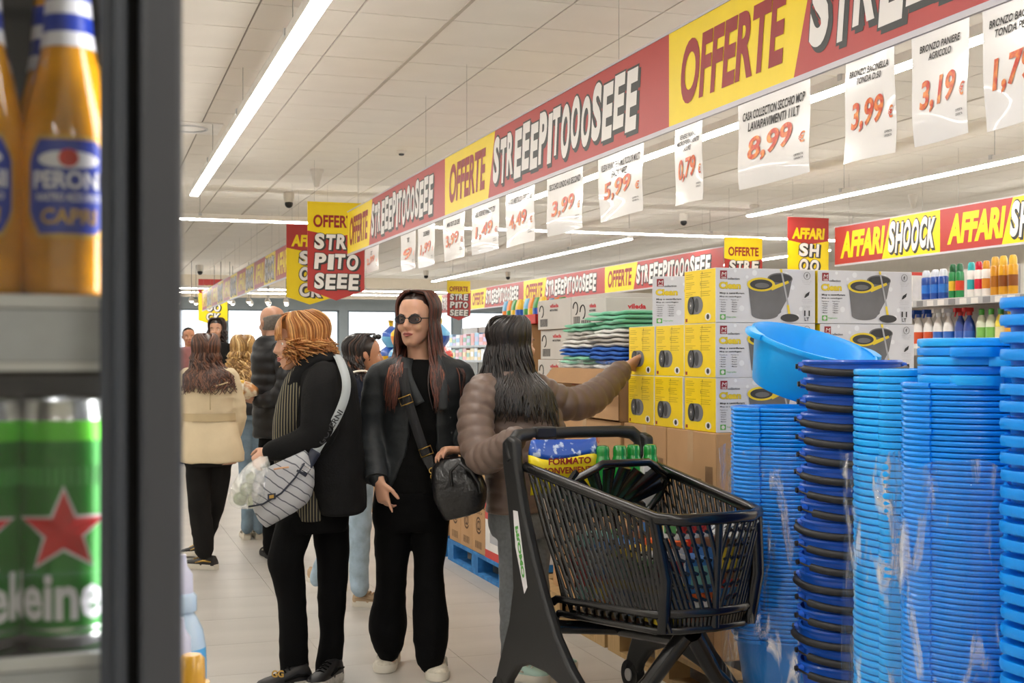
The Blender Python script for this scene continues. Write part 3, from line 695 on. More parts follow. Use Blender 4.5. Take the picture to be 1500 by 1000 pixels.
for r in range(3):
    z = ZI+r*(BHt+.001)
    for s in range(3):
        if r == 2 and s == 1: continue
        jx = random.uniform(-.004, .004); y = YI+s*(BDp+.008)+(.014 if r == 2 and s == 2 else 0)
        rot = -math.radians(30) if (r == 2 and s == 2) else 0
        mopbox(XI+jx+(.0 if r < 2 else .002), y+(.02 if rot else 0), z, rz=rot, label='yellow sided mop carton, %s row, %s from the blue basins' % (rows[r], ('nearest', 'second', 'farthest')[s]) if not (r == 2 and s == 2) else 'mop carton standing alone behind the top corner carton, white face showing')
    mopbox(XI+BWd+.012+(.0 if r != 1 else .012), YI-.002*r, z, 'right-hand mop carton of the %s row, white picture face to the front' % rows[r])
for r in range(3):   # the row behind that carries the second column
    mopbox(XI+BWd+.014, YI+BDp+.012, ZI+r*(BHt+.001), 'mop carton of the %s row hidden behind the right-hand column' % rows[r]) if r == 9 else None

# pallets
M_pblue = mat('pallet_blue', '1f6aa8', rough=.75, var=.15, scale=12, col2='2f7fc0'); M_pwood = mat('pallet_wood', 'a98a5c', rough=.8, var=.15, scale=8, stretch=(1, 6, 1))
def pallet(x0, y0, lx, ly, mt, label):
    o = thing('pallet', label, 'pallet', (x0, y0, 0), 'shipping pallets under the island')
    for k in range(3):
        xx = x0+(lx-.10)*k/2
        MB().bx((xx, y0, 0), (xx+.10, y0+ly, .022)).build('bottom_board', mt, o)
        for j in range(3):
            yy = y0+(ly-.14)*j/2; MB().bx((xx, yy, .022), (xx+.10, yy+.14, .100)).build('block', mt, o)
    for j in range(3):
        yy = y0+(ly-.14)*j/2; MB().bx((x0, yy, .100), (x0+lx, yy+.14, .120)).build('stringer', mt, o)
    n = 5
    for k in range(n):
        xx = x0+(lx-.12)*k/(n-1); MB().bx((xx, y0, .120), (xx+.12, y0+ly, .142)).build('deck_board', mt, o)
pallet(XI-.10, YI-.30, 1.2, 1.2, M_pwood, 'raw wood pallet under the mop cartons beside the cart')
pallet(XI-.10, YI+.94, 1.2, 1.36, M_pwood, 'raw wood pallet under the cloth cartons behind the cart')
pallet(XI-.10, 7.12, 1.2, 1.28, M_pblue, 'blue pallet beneath the brown printed cartons and red white boxes')
pallet(XI-.10, 8.50, 1.2, 1.22, M_pblue, 'far blue pallet between the legs of the blazer woman and the island')
def carton(x0, y0, z0, lx, ly, lz, label, prints=(), mt=None, tape=True, group='brown cartons on the island pallets', name='carton_box', rz=0):
    o = thing(name, label, 'box', (x0, y0, z0), group, rz); mt = mt or M_kraft
    bevel(MB().bx((0, 0, 0), (lx, ly, lz)).build('carton', mt, o, local=True), .003, 1)
    m = MB().bx((0, ly/2-.0015, lz), (lx, ly/2+.0015, lz+.0006)); m.build('lid_seam', M_kraft2, o, local=True)
    if tape:
        m = MB().bx((-.0006, ly/2-.025, lz*.72), (0, ly/2+.025, lz)); m.bx((-.0006, ly/2-.025, lz), (lx, ly/2+.025, lz+.0012)); m.build('tape', M_tape, o, local=True)
    for (t, f, a, b, w, h, pm) in prints:
        m = MB()
        if f == 's': m.text(t, (-.0009, ly-a*ly, b*lz), -Y, Z, w*ly, h*lz, 0, .02)
        else: m.text(t, (a*lx, -.0009, b*lz), X, Z, w*lx, h*lz, 0, .02)
        m.build('print', pm, o, local=True)
    return o
zp = .142; hc = (ZI-zp-.002)/2
pr = (('500 PCS', 's', .52, .52, .20, .06, M_kink), ('DELUX 15U', 's', .52, .42, .18, .06, M_kink), ('|||||||||||', 's', .8, .45, .14, .25, M_kink))
for j in range(2):
    for k in range(2):
        carton(XI-.02+.012*k, YI-.02+j*.475, zp+k*(hc+.001), .60, .465, hc, 'large brown carton carrying the mop cartons, %s, %s the cart' % (('lower', 'upper')[k], ('nearest', 'behind')[j]), pr if k else ())
carton(XI+.60, YI-.02, zp, .40, .9, ZI-zp-.002, 'tall brown carton under the right-hand mop cartons')
# cloth cartons
yc = YI+.93
carton(XI-.02, yc+.005, zp, .29, .93, .46, 'low brown carton at pallet level behind the cart', ())
carton(XI-.02, yc+.005, zp+.461, .29, .93, ZI-zp-.463, 'brown carton with red print under the cloth carton', (('MONO', 's', .15, .75, .12, .1, M_kred), ('MONO', 's', .6, .75, .12, .1, M_kred)))
zc = ZI
cl = thing('open_carton', 'open brown carton with red print under the folded cloths', 'box', (XI-.03, yc, zc), 'brown cartons on the island pallets')
m = MB(); hh = .245
m.bx((XI-.03, yc, zc), (XI-.024, yc+.93, zc+hh)); m.bx((XI+.266, yc, zc), (XI+.272, yc+.93, zc+hh)); m.bx((XI-.03, yc, zc), (XI+.272, yc+.006, zc+hh)); m.bx((XI-.03, yc+.924, zc), (XI+.272, yc+.93, zc+hh)); m.bx((XI-.03, yc, zc), (XI+.272, yc+.93, zc+.006))
m.build('carton', M_kraft, cl)
for k, t in enumerate(('50', 'BOXES', 'MIXED')):
    m = MB(); m.text(t, (XI-.031, yc+.62, zc+.20-.035*k), -Y, Z, .11, .024, 0, .03); m.build('print', M_kred, cl)
m = MB(); m.text('MULTI', (XI-.031, yc+.22, zc+.16), -Y, Z, .09, .024, 0, .03); m.build('print', M_kred, cl)
m = MB().box((XI-.07, yc+.45, zc+hh-.03), (.002, .44, .05), 0, Matrix.Rotation(.7, 3, 'Y')); m.build('flap', M_kraft2, cl)
# folded cloths
ccols = {'green': mat('cloth_green', '6fbf9b', rough=.95, bump=.3, bscale=200, sheen=.3), 'grey': mat('cloth_grey', 'b9b4ae', rough=.95, bump=.3, bscale=200), 'blue': mat('cloth_blue', '2f62b4', rough=.95, bump=.3, bscale=200), 'dark blue': mat('cloth_navy', '2b4a80', rough=.95, bump=.3, bscale=200), 'white': mat('cloth_white', 'd8d6d2', rough=.95, bump=.3, bscale=200)}
def cloth(c, lx, ly, th, colr, label, seed):
    rnd = random.Random(seed); o = thing('folded_cloth', label, 'cloth', c, 'folded microfibre cloths'); nl = 2
    for l in range(nl):
        m = MB(); n = 14; zz = c[2]+l*th/nl; rsx = []
        dx, dy, sk = rnd.uniform(-.01, .01), rnd.uniform(-.015, .015), rnd.uniform(-.12, .12)
        prof = []
        for i in range(n+1):
            y = c[1]-ly/2+ly*i/n+dy; w = .5*th/nl*(.95 if 0 < i < n else .5); wav = .003*math.sin(i*.9+seed+l)
            ring = []
            for k in range(12):
                a = 2*math.pi*k/12; ca, sa = math.cos(a), math.sin(a)
                ring.append(V((c[0]+dx+sk*(y-c[1])+lx/2*math.copysign(abs(ca)**.35, ca)+.004*math.sin(i*1.3+l), y, zz+th/nl*.5+wav+w*math.copysign(abs(sa)**.6, sa))))
            rsx.append(ring)
        m.rings(rsx); m.build('fold', ccols[colr], o, smooth=True)
seqA = ['blue', 'grey', 'green', 'blue', 'white', 'grey', 'green']
seqB = ['dark blue', 'white', 'blue', 'blue', 'grey', 'white', 'green', 'green']
zA = zc+hh-.06
hA = [.028]*10
for k, cc in enumerate(seqA): cloth((XI+.13, yc+.66, zA+k*.0435), .25, .40, .043, cc, '%s folded cloth in the left cloth pile, %s from the bottom' % (cc, ORD[k]), k)
for k, cc in enumerate(seqB): cloth((XI+.13, yc+.24, zA+k*.0445), .25, .42, .044, cc, '%s folded cloth in the pile beside the yellow cartons, %s from the bottom' % (cc, ORD[k]), k+50)
# clear bag around the lower cloths
def film_mat(name, dens=.3, tint='eef4fa', scale=7.0, base=.05):
    "thin clear film: mostly transparent, noise streaks of white gloss painted in as crease highlights"
    m = bpy.data.materials.new(name); m.use_nodes = True; nt = m.node_tree; N = nt.nodes; L = nt.links; N.clear()
    out = N.new('ShaderNodeOutputMaterial'); tr = N.new('ShaderNodeBsdfTransparent'); gl = N.new('ShaderNodeBsdfGlossy'); df = N.new('ShaderNodeBsdfDiffuse'); mx = N.new('ShaderNodeMixShader'); m2 = N.new('ShaderNodeMixShader')
    gl.inputs['Roughness'].default_value = .08; df.inputs['Color'].default_value = hexc(tint); gl.inputs['Color'].default_value = (1, 1, 1, 1)
    tc = N.new('ShaderNodeTexCoord'); mp = N.new('ShaderNodeMapping'); mp.inputs['Scale'].default_value = (2.2, 2.2, .55); mp.inputs['Rotation'].default_value = (.45, .3, 0); L.new(tc.outputs['Object'], mp.inputs[0])
    nz = N.new('ShaderNodeTexNoise'); nz.inputs['Scale'].default_value = scale; nz.inputs['Detail'].default_value = 5; nz.inputs['Distortion'].default_value = .9; L.new(mp.outputs[0], nz.inputs['Vector'])
    bp = N.new('ShaderNodeBump'); bp.inputs['Strength'].default_value = .9; bp.inputs['Distance'].default_value = .02; L.new(nz.outputs['Fac'], bp.inputs['Height']); L.new(bp.outputs[0], gl.inputs['Normal'])
    cr_ = N.new('ShaderNodeValToRGB'); L.new(nz.outputs['Fac'], cr_.inputs[0]); e = cr_.color_ramp.elements; e[0].position = .56; e[0].color = (base,)*3+(1,); e[1].position = .70; e[1].color = (dens,)*3+(1,)  # ramp paints pale highlight streaks and a faint haze into the film
    m2.inputs[0].default_value = .25; L.new(gl.outputs[0], m2.inputs[1]); L.new(df.outputs[0], m2.inputs[2])
    L.new(cr_.outputs[0], mx.inputs[0]); L.new(tr.outputs[0], mx.inputs[1]); L.new(m2.outputs[0], mx.inputs[2]); L.new(mx.outputs[0], out.inputs[0])
    MATS[name] = m; return m
M_film = film_mat('clear_film', .5, base=.12)
def film(name, ctr, rx, ry, z0, z1, label, cat='plastic wrap', seed=1, amp=.012, n=40, m_=26, sq=.5, rz=0.0, parent=None, rag=0.0, mt=None):
    rs = []; Rm = Matrix.Rotation(rz, 3, 'Z')
    for j in range(m_+1):
        z = z0+(z1-z0)*j/m_; ring = []
        for k in range(n):
            a = 2*math.pi*k/n; ca, sa = math.cos(a), math.sin(a)
            q = V((rx*math.copysign(abs(ca)**sq, ca), ry*math.copysign(abs(sa)**sq, sa), 0))
            w = noise.noise(V((ca*2.2+seed*7, sa*2.2, z*5)))+.5*noise.noise(V((ca*6+seed, sa*6, z*14+a)))
            q *= 1+amp*w/max(rx, ry)*1.3
            if j == m_: q *= 1+.02*math.sin(5*a+seed)
            q.z = z+(rag*noise.noise(V((a*3, seed, 0))) if j in (0, m_) else 0); ring.append(V((ctr[0], ctr[1], 0))+Rm@q)
        rs.append(ring)
    ob = MB().rings(rs, cap=False).build(name, mt or M_film, parent, smooth=True)
    if parent is None: tag(ob, label, cat, 'clear plastic wraps')
    return ob
film('plastic_bag', (XI+.14, yc+.44), .18, .50, zA+.0, zA+.11, 'crumpled clear bag around the lower folded cloths', seed=3, amp=.02)
# grey microfibre cartons and bagged sponges farther along the island
M_greyb = mat('carton_grey', 'c2c0ba', rough=.6, var=.03); M_lr = mat('print_red', 'c3202a', rough=.5)
def greybox(x, y, z, lx, ly, lz, label):
    o = thing('grey_carton', label, 'box', (x, y, z), 'grey microfibre cartons')
    bevel(MB().bx((0, 0, 0), (lx, ly, lz)).build('carton', M_greyb, o, local=True), .003, 1)
    m = MB(); m.text('vileda', (-.001, ly*.62, lz*.72), -Y, Z, ly*.26, lz*.13, 0, .04); m.build('brand_print', M_lr, o, local=True)
    m = MB(); m.text('MICROFIBRE', (-.001, ly*.62, lz*.60), -Y, Z, ly*.24, lz*.07, 0, .02); m.build('print', M_bk, o, local=True)
    m = MB()
    for k in range(14): m.bx((-.001, ly*.92-k*.011, lz*.1), (0, ly*.92-k*.011+(.004 if k % 3 else .007), lz*.36))
    m.build('barcode', M_bk, o, local=True)['kind'] = 'stuff'
    m = MB(); pts = [V((-.0012, ly*.88+.05*math.cos(a*.35)*.8, lz*.62+.04*math.sin(a*.35))) for a in range(14)]; m.tube(pts, .004, 5); m.build('swoosh', M_bk, o, local=True)
    m = MB(); m.text('vileda', (lx*.3, -.001, lz*.66), X, Z, lx*.26, lz*.15, 0, .04); m.build('brand_print', M_lr, o, local=True)
    m = MB(); m.text('MICROFIBRE', (lx*.3, -.001, lz*.52), X, Z, lx*.26, lz*.08, 0, .02); m.build('print', M_bk, o, local=True)
XG = 2.99
yg0, yg1 = YX(893, XG), YX(788, XG); lyg = (yg1-yg0)/2-.004
ztop = 1.4+(521-434)/FPX*8.2; hb = .205
for r in range(3):
    for k in range(2): greybox(XG+(.02 if r == 1 else 0), yg0+k*(lyg+.006), ztop-hb*(r+1), .36, lyg, hb-.002, 'grey microfibre carton, %s layer, %s the bagged sponges' % (('top', 'middle', 'lowest')[r], ('away from', 'next to')[k]))
greybox(2.76, 6.58, 1.4+(521-432)/FPX*6.9-.19, .44, .40, .19, 'grey microfibre carton right of the others, behind the green cloths')
carton(XG-.10, yg0+.05, zp, .55, 2*lyg-.05, ztop-hb*3-zp-.003, 'brown carton under the grey microfibre cartons')
carton(2.74, 6.57, zp, .5, .40, 1.4+(521-432)/FPX*6.9-.192-zp, 'tall brown carton behind the folded cloths')
# sponge packs in red trays
M_tray = mat('tray_red', 'c62b24', rough=.45); pcols = [mat('pack_red', 'd33324', rough=.3, coat=.5), mat('pack_blue', '1e57b8', rough=.3, coat=.5), mat('pack_yellow', 'f0c321', rough=.3, coat=.5), mat('pack_green', '3f9a4a', rough=.3, coat=.5), mat('pack_orange', 'ee8a23', rough=.3, coat=.5), mat('pack_light_blue', '6db8e6', rough=.3, coat=.5)]
def pillow(c, lx, ly, lz, mats, name, label, cat, group, rz=0.0, tilt=0.0, stripes=3, neck=False):
    "a soft printed bag standing upright"
    o = thing(name, label, cat, c, group, rz); R = Matrix.Rotation(tilt, 3, 'X')
    nz, n = 10, 14; rs = []
    for j in range(nz+1):
        t = j/nz; b = math.sin(math.pi*min(max(t, .03), .97))**.4; ring = []
        for k in range(n):
            a = 2*math.pi*k/n; ca, sa = math.cos(a), math.sin(a)
            q = R@V((lx/2*math.copysign(abs(ca)**.6, ca)*(1-.06*math.sin(t*9)**2), ly/2*b*math.copysign(abs(sa)**.9, sa), lz*t))
            if neck: w = 1-.72*max(0, min(1, (t-.55)/.25))+.35*max(0, (t-.85)/.15); q.x *= w*(1-.25*max(0, .3-t)); q.y *= w; q += V((1, 1, .4))*.018*noise.noise(q*14+V(c)*3)
            ring.append(q)
        rs.append(ring)
    per = nz//stripes+1
    for s in range(stripes):
        a, e = s*per, min((s+1)*per, nz)
        if a >= e: break
        MB().rings(rs[a:e+1], cap=True).build('printed_band', mats[s % len(mats)], o, local=True, auto=45)
    return o
for t in range(2):
    ty = YX(786, XG)+.02+t*.50; z0 = ztop-.16
    o = thing('red_tray', 'red cardboard tray of sponge packs, %s' % ('beside the grey cartons' if t == 0 else 'one step farther off'), 'tray', (XG, ty, z0), 'red sponge trays')
    m = MB(); m.bx((0, 0, 0), (.36, .46, .004)); m.bx((0, 0, 0), (.004, .46, .07)); m.bx((.356, 0, 0), (.36, .46, .07)); m.bx((0, 0, 0), (.36, .004, .07)); m.bx((0, .456, 0), (.36, .46, .07)); m.build('tray', M_tray, o, local=True)
    m = MB(); m.text('vileda', (-.001, .33, .022), -Y, Z, .2, .03, 0, .03); m.build('brand_print', M_wtxt, o, local=True)
    for k in range(4):
        for i in range(2): pillow((XG+.08+.15*i, ty+.07+k*.105, z0+.006), .10, .07, .19, [pcols[(k+t) % 6], pcols[(k+2+i) % 6], pcols[(k*2+1) % 6]], 'sponge_pack', 'bright %s sponge pack in the %s red tray, %s along, %s row' % (('red', 'blue', 'yellow', 'green', 'orange', 'light blue')[(k+t) % 6], ('near', 'far')[t], ORD[k], ('front', 'back')[i]), 'pack', 'sponge packs in red trays', rz=math.pi/2, stripes=2)
carton(XG-.02, YX(786, XG)+.12, zp, .5, .92, ztop-.16-zp-.002, 'tall brown carton under the red sponge trays')
# brown cartons and red white boxes low on the blue pallets
XL = XI-.09
for k in range(3):
    for j in range(2):
        carton(XL, 7.575+k*.272, .142+j*.295, .4, .268, .290, 'brown printed carton on the blue pallet, %s layer, %s along' % (('lower', 'upper')[j], ORD[k]), (('@', 's', .3, .42, .42, .38, M_kink), ('|||||||', 's', .25, .10, .5, .16, M_kink), ('DELUXE 24', 's', .2, .86, .6, .06, M_kink)), tape=False)
M_rw = mat('box_white', 'e3e1de', rough=.5)
for j in range(2):
    o = thing('red_white_box', 'white box with red bands on the blue pallet, %s layer' % ('lower', 'upper')[j], 'box', (XL+.0, 7.125, .142+j*.30), 'red and white boxes')
    bevel(MB().bx((0, 0, 0), (.45, .44, .296)).build('carton', M_rw, o, local=True), .003, 1)
    MB().bx((-.001, 0, 0), (.001, .44, .05)).build('red_band', M_tray, o, local=True); MB().bx((-.001, 0, .24), (.001, .44, .296)).build('red_band', M_tray, o, local=True)
    m = MB(); m.text('offerta', (-.0016, .30, .252), -Y, Z, .2, .03, 0, .03); m.build('print', M_wtxt, o, local=True)
    MB().bx((-.0012, .10, .10), (0, .34, .20)).build('label', M_bgl, o, local=True)
carton(XL+.04, 7.13, .142+.60, .42, .43, .46, 'brown carton above the red white boxes', tape=True)
for k in range(2): carton(XL+.06, 7.60+k*.40, .142+.59, .42, .39, .50, 'plain brown carton above the printed cartons, %s' % ('near one', 'far one')[k], tape=True)
for k in range(3): carton(XL+.02, 8.52+k*.39, .142, .5, .38, .95, 'tall brown carton on the far blue pallet, %s along' % ORD[k], tape=True)
# ================================================================ stacks of blue basins and buckets
M_blueA = mat('basin_blue', '058ff2', rough=.34, var=.04, coat=.08, spec=.35); M_blueC = mat('basin_sky_blue', '1aa9fa', rough=.32, var=.04, coat=.08, spec=.35)
M_blueB = mat('bucket_royal_blue', '1457c4', rough=.35, var=.05, coat=.2); M_grip = mat('bucket_grip_black', '17171a', rough=.5, bump=.1, bscale=120)
def basin_mesh(R, h, n=44, taper=.80, rim=.018, lip=.014):
    rb = R*taper
    prof = [(.001, .004), (rb-.006, .004), (rb, .010), (R-lip, h-rim), (R, h-rim), (R+.002, h-rim*.4), (R, h), (R-lip*.5, h+.001), (R-lip-.004, h-rim), (rb-.006, .014), (.001, .013)]
    return MB().lathe(prof, n, cap=False)
def tab_mesh(R, h, a, w=.15, out=.026, th=.020):
    "grip flange on the rim at angle a"
    m = MB(); n = 8; da = w/R; rs = []
    for k in range(n+1):
        t = a-da/2+da*k/n; e = out*min(1, 4*min(k, n-k)/n+.25)
        r0, r1 = R-.012, R+e; c, s = math.cos(t), math.sin(t)
        rs.append([V((r0*c, r0*s, h-.004)), V((r0*c, r0*s, h+.002)), V((r1*c, r1*s, h+.001)), V(((r1+.003)*c, (r1+.003)*s, h-th*.5)), V((r1*c, r1*s, h-th)), V(((r1-.005)*c, (r1-.005)*s, h-th))])
    m.rings(rs); return m
def basin_proto(R, h, mt, name, label, cat, group, loc, rz, tabs=(0, math.pi), tw=.15, taper=.80, rim=.018, out=.026, th=.020):
    o = thing(name, label, cat, loc, group, rz)
    basin_mesh(R, h, taper=taper, rim=rim).build('bowl', mt, o, local=True, auto=38)
    for a in tabs: tab_mesh(R, h, a, tw, out, th).build('grip_tab', mt, o, local=True, auto=38)
    return o
def stack(ctr, z0, n, pitch, proto_args, rz, group, lab, jit=.0015, drz=.012, lean=(0, 0), zfilm=None):
    R, h, mt, name, cat, kw = proto_args; first = None; rnd = random.Random(int(ctr[0]*1000))
    for k in range(n):
        loc = (ctr[0]+rnd.uniform(-jit, jit)+lean[0]*k, ctr[1]+rnd.uniform(-jit, jit)+lean[1]*k, z0+k*pitch); r = rz+rnd.uniform(-drz, drz)
        lb = lab % ('lowest one' if k == 0 else 'topmost one' if k == n-1 else 'between top and bottom' if zfilm is None else 'wrapped in clear film' if z0+k*pitch+h < zfilm else 'above the clear film')
        if first is None: first = basin_proto(R, h, mt, name, lb, cat, group, loc, r, **kw)
        else: copytree(first, loc, r, lb)
    return first
def ctr(px, d): p = P(px, 521, d); return (p.x, p.y)
zfl = .142
# pallet under the stacks
pallet(2.33, 2.15, 1.25, 2.20, M_pwood, 'raw wood pallet under the blue basin stacks')
cA, cB, cC, cD, cE = ctr(1160, 4.75), ctr(1241, 4.2), ctr(1339, 3.85), ctr(1433, 3.42), ctr(1600, 3.0)
LEFT = math.pi-TH           # direction of the picture's left
FRONT = -math.pi/2-TH       # towards the camera
HB = .225
kwA = dict(tabs=(LEFT+.55, LEFT+.55+math.pi), tw=.13, out=.030, th=.0125, rim=.0112)
stack(cA, zfl, 55, .0156, (.225, HB, M_blueA, 'round_basin', 'basin', kwA), 0, 'round blue basins in the stack beside the cart', 'round blue basin in the stack nearest the mop cartons, %s', zfilm=1.4-(662-521)/FPX*4.5)
zA_top = zfl+HB+54*.0156
# tilted basin lying on stack A
o = basin_proto(.235, .20, M_blueC, 'round_basin', 'tilted sky blue basin lying on top of the stack by the mop cartons', 'basin', 'round blue basins in the stack beside the cart', (cA[0]+.02, cA[1]-.02, zA_top+.006), 0, tabs=(LEFT+.2, LEFT+.2+math.pi), tw=.12, taper=.78)
o.rotation_euler = (Matrix.Rotation(math.radians(13), 3, AF) @ Matrix.Rotation(math.radians(15), 3, AR)).to_euler(); o.location.z = zA_top+.055
# buckets with black grips
def bucket(loc, rz, label):
    R, h = .160, .25
    o = thing('handled_bucket', label, 'bucket', loc, 'blue buckets with black grips', rz)
    MB().lathe([(.001, .004), (.115, .004), (.118, .010), (R-.012, h-.040), (R-.004, h-.040), (R-.004, h-.014), (R, h-.014), (R+.003, h-.006), (R, h), (R-.008, h), (R-.014, h-.03), (.112, .014), (.001, .013)], 48, cap=False).build('pail', M_blueB, o, local=True, auto=35)
    for a in (math.pi, 0):
        c, s = math.cos(a), math.sin(a); q = V(((R+.006)*c, (R+.006)*s, h-.022))
        MB().tube([q-V((c, s, 0))*.008, q+V((c, s, 0))*.010], [.017, .014], 12).build('ear', M_blueB, o, local=True, auto=40)
        MB().tube([q, q+V((c, s, 0))*.018], .009, 10).build('pivot_pin', M_grip, o, local=True, auto=40)
    pts = []; rr = R+.016
    for k in range(25):
        a = math.pi+math.pi*k/24; pts.append(V((rr*math.cos(a), rr*math.sin(a), h-.022-.020*math.sin(math.pi*k/24))))
    hd = MB().tube(pts, .0035, 6).build('bail', M_grip, o, local=True, smooth=True)
    n = len(pts); MB().tube(pts[3:-3], .0115, 10, flat=1.1).build('grip', M_grip, hd, local=True, auto=50)
    return o
pitch = .0585; nB = 18; first = None
for k in range(nB):
    loc = (cB[0]+.004*math.sin(k*1.7)+.0012*k, cB[1], zfl+k*pitch); rz = -TH+(.42 if k < 11 else .08)*math.sin(k*2.1+.6)-.05
    lb = 'royal blue bucket with black grip, %s of its stack' % ('lowest' if k == 0 else 'topmost' if k == nB-1 else 'in the middle')
    if first is None: first = bucket(loc, rz, lb)
    else: copytree(first, loc, rz, lb)
kwC = dict(tabs=(FRONT-.55, FRONT-.55+math.pi), tw=.115, out=.028, th=.017, rim=.0155)
stack(cC, zfl, 48, .0212, (.178, .22, M_blueC, 'deep_basin', 'basin', kwC), 0, 'sky blue basins in the middle stack', 'sky blue basin of the middle stack right of the black grips, %s', zfilm=1.4-(672-521)/FPX*3.65)
kwD = dict(tabs=(LEFT+.35, LEFT+.35+math.pi), tw=.10, out=.022, th=.012, rim=.0108)
stack(cD, zfl, 65, .0150, (.198, HB, M_blueA, 'wide_basin', 'basin', kwD), 0, 'blue basins in the wide right stack', 'blue basin of the wide right stack, %s', zfilm=1.4-(684-521)/FPX*3.2)
zD = zfl+64*.015
# turned baskets on top of stack D
for k in range(5):
    pr_ = basin_proto(.190, .20, M_blueA if k % 2 else M_blueC, 'farm_basket', 'blue farm basket turned on top of the wide right stack, %s from the top' % ORD[4-k], 'basket', 'baskets on the wide right stack', (cD[0]+AR.x*.035, cD[1]+AR.y*.035, zD+.046+.0245*k), 0, tabs=(FRONT-.55+.5*((k*2) % 3), FRONT-.55+.5*((k*2) % 3)+math.pi), tw=.13, out=.034, th=.024, rim=.02)
kwE = dict(tabs=(LEFT+.3, LEFT+.3+math.pi), tw=.16, out=.03, th=.024, rim=.026)
stack(cE, zfl, 29, .0405, (.195, .26, M_blueA, 'farm_basket', 'basket', kwE), 0, 'blue farm baskets at the right picture edge', 'blue farm basket in the stack cut by the right picture edge, %s')
# shrink film around the lower parts
M_film2 = film_mat('stretch_film', .8, 'e6f0fb', 7.0, base=.06)
def wrap(c, R, z0, z1, label, seed, n=90, m_=60, amp=.012):
    rs = []; rnd = random.Random(seed)
    for j in range(m_+1):
        t = j/m_; z = z0+(z1-z0)*t; ring = []
        for k in range(n):
            a = 2*math.pi*k/n; ca, sa = math.cos(a), math.sin(a)
            fold = max(0, noise.noise(V((ca*1.6+seed*3.1, sa*1.6, z*2.4-a*.5))))**1.2*2.0
            fine = abs(noise.noise(V((ca*7+seed, sa*7+z*3, z*9))))
            r = R+.004+amp*(fold+.7*fine)*(1+1.3*(t > .93)); zz = z+(.03*noise.noise(V((ca*2.5, sa*2.5, seed))) if j == m_ else 0)
            ring.append(V((c[0]+r*ca, c[1]+r*sa, zz)))
        rs.append(ring)
    tag(MB().rings(rs, cap=False).build('stretch_film', M_film2, smooth=True), label, 'plastic wrap', 'clear films around the basin stacks')
wrap(cA, .258, zfl+.02, 1.4-(662-521)/FPX*4.5, 'clear film around the stack beside the mop cartons', 2)
wrap(cC, .202, zfl+.02, 1.4-(672-521)/FPX*3.65, 'clear crumpled film around the middle sky blue stack', 5, amp=.014)
wrap(cD, .223, zfl+.02, 1.4-(684-521)/FPX*3.2, 'clear film around the wide right stack', 9)
# ================================================================ shopping cart
M_cart = mat('cart_black_plastic', '0b0b0c', rough=.24, var=.06, bump=.05, bscale=260, coat=.15)
M_cartm = mat('cart_matt_black', '151617', rough=.5, bump=.08, bscale=300)
fwd = (AR*.452-AF*.892).normalized(); rzc = math.atan2(fwd.y, fwd.x); left = V((-fwd.y, fwd.x, 0))
p0 = P(746, 521, 5.0); p0.z = 0; org = p0+left*.30
cart = thing('shopping_cart', 'black plastic shopping cart with slatted basket standing in the aisle', 'cart', org, rz=rzc)
def cb(m, name, par=None, auto=35, mt=None): return m.build(name, mt or M_cart, par or cart, local=True, auto=auto)
XR, XFt, XFb = .11, .96, .93          # rear top, front top/bottom of basket
def wy(x, z): return .285-.070*(x/.96)-.035*max(0, (.95-z)/.5)     # half width of basket
def zrim(x): return .965-.115*(x-XR)/(XFt-XR)
def zbot(x): return .415+.06*(x-XR)/(XFt-XR)
def rearx(z): return .10+.20*max(0, (.96-z))/.55
outer = [(-.02,1.06),(.03,1.085),(.085,1.07),(.10,.97),(.16,.80),(.24,.64),(.325,.50),(.42,.37),(.52,.28),(.66,.19),(.80,.105),(.80,.06),(.70,.06),(.58,.14),(.46,.20),(.34,.225),(.20,.225),(.10,.19),(.03,.12),(.0,.05),(-.09,.05),(-.085,.10),(-.03,.22),(.04,.36),(.075,.50),(.06,.66),(.02,.85),(-.015,.97)]
for s in (-1, 1):
    m = MB(); vs = []; n = len(outer)
    y0, y1 = (.285, .325)
    for yy in (y0, y1):
        for a, b in outer: vs.append((a, s*yy, b))
    m.add(vs, [tuple(range(n)), tuple(reversed(range(n, 2*n)))]+[(k, n+k, n+(k+1) % n, (k+1) % n) for k in range(n)])
    fr_ = cb(m, 'side_frame', mt=M_cartm); bevel(fr_, .012, 3, 40)
    fr_['label'] = 'matt black inverted Y side frame of the cart'
    # slot with advertising strip in the upright
    m = MB(); m.add([(.085, s*.3265, .80), (.125, s*.3265, .80), (.205, s*.3265, .52), (.18, s*.3265, .49), (.105, s*.3265, .66)], [(0,1,2,3,4) if s > 0 else (4,3,2,1,0)])
    st = cb(m, 'advert_strip', fr_, mt=M_lwhite, auto=None)
    m = MB(); m.text('PROMO', (0,0,0), X, Z, .20, .028, 0, .05, 0, fn=lambda a, b: V((.128+a*.30-b*.9, s*.3275, .745-a*.95-b*.25))); cb(m, 'advert_lettering', st, mt=M_bgr, auto=None)
    for xw in (-.045, .745):
        m = MB(); m.tube([(xw, s*.285, .062), (xw, s*.325, .062)], .062, 24); cb(m, 'wheel', mt=M_rubber)
        m = MB(); m.tube([(xw, s*.280, .062), (xw, s*.330, .062)], .026, 16); cb(m, 'wheel_hub', mt=M_alu)
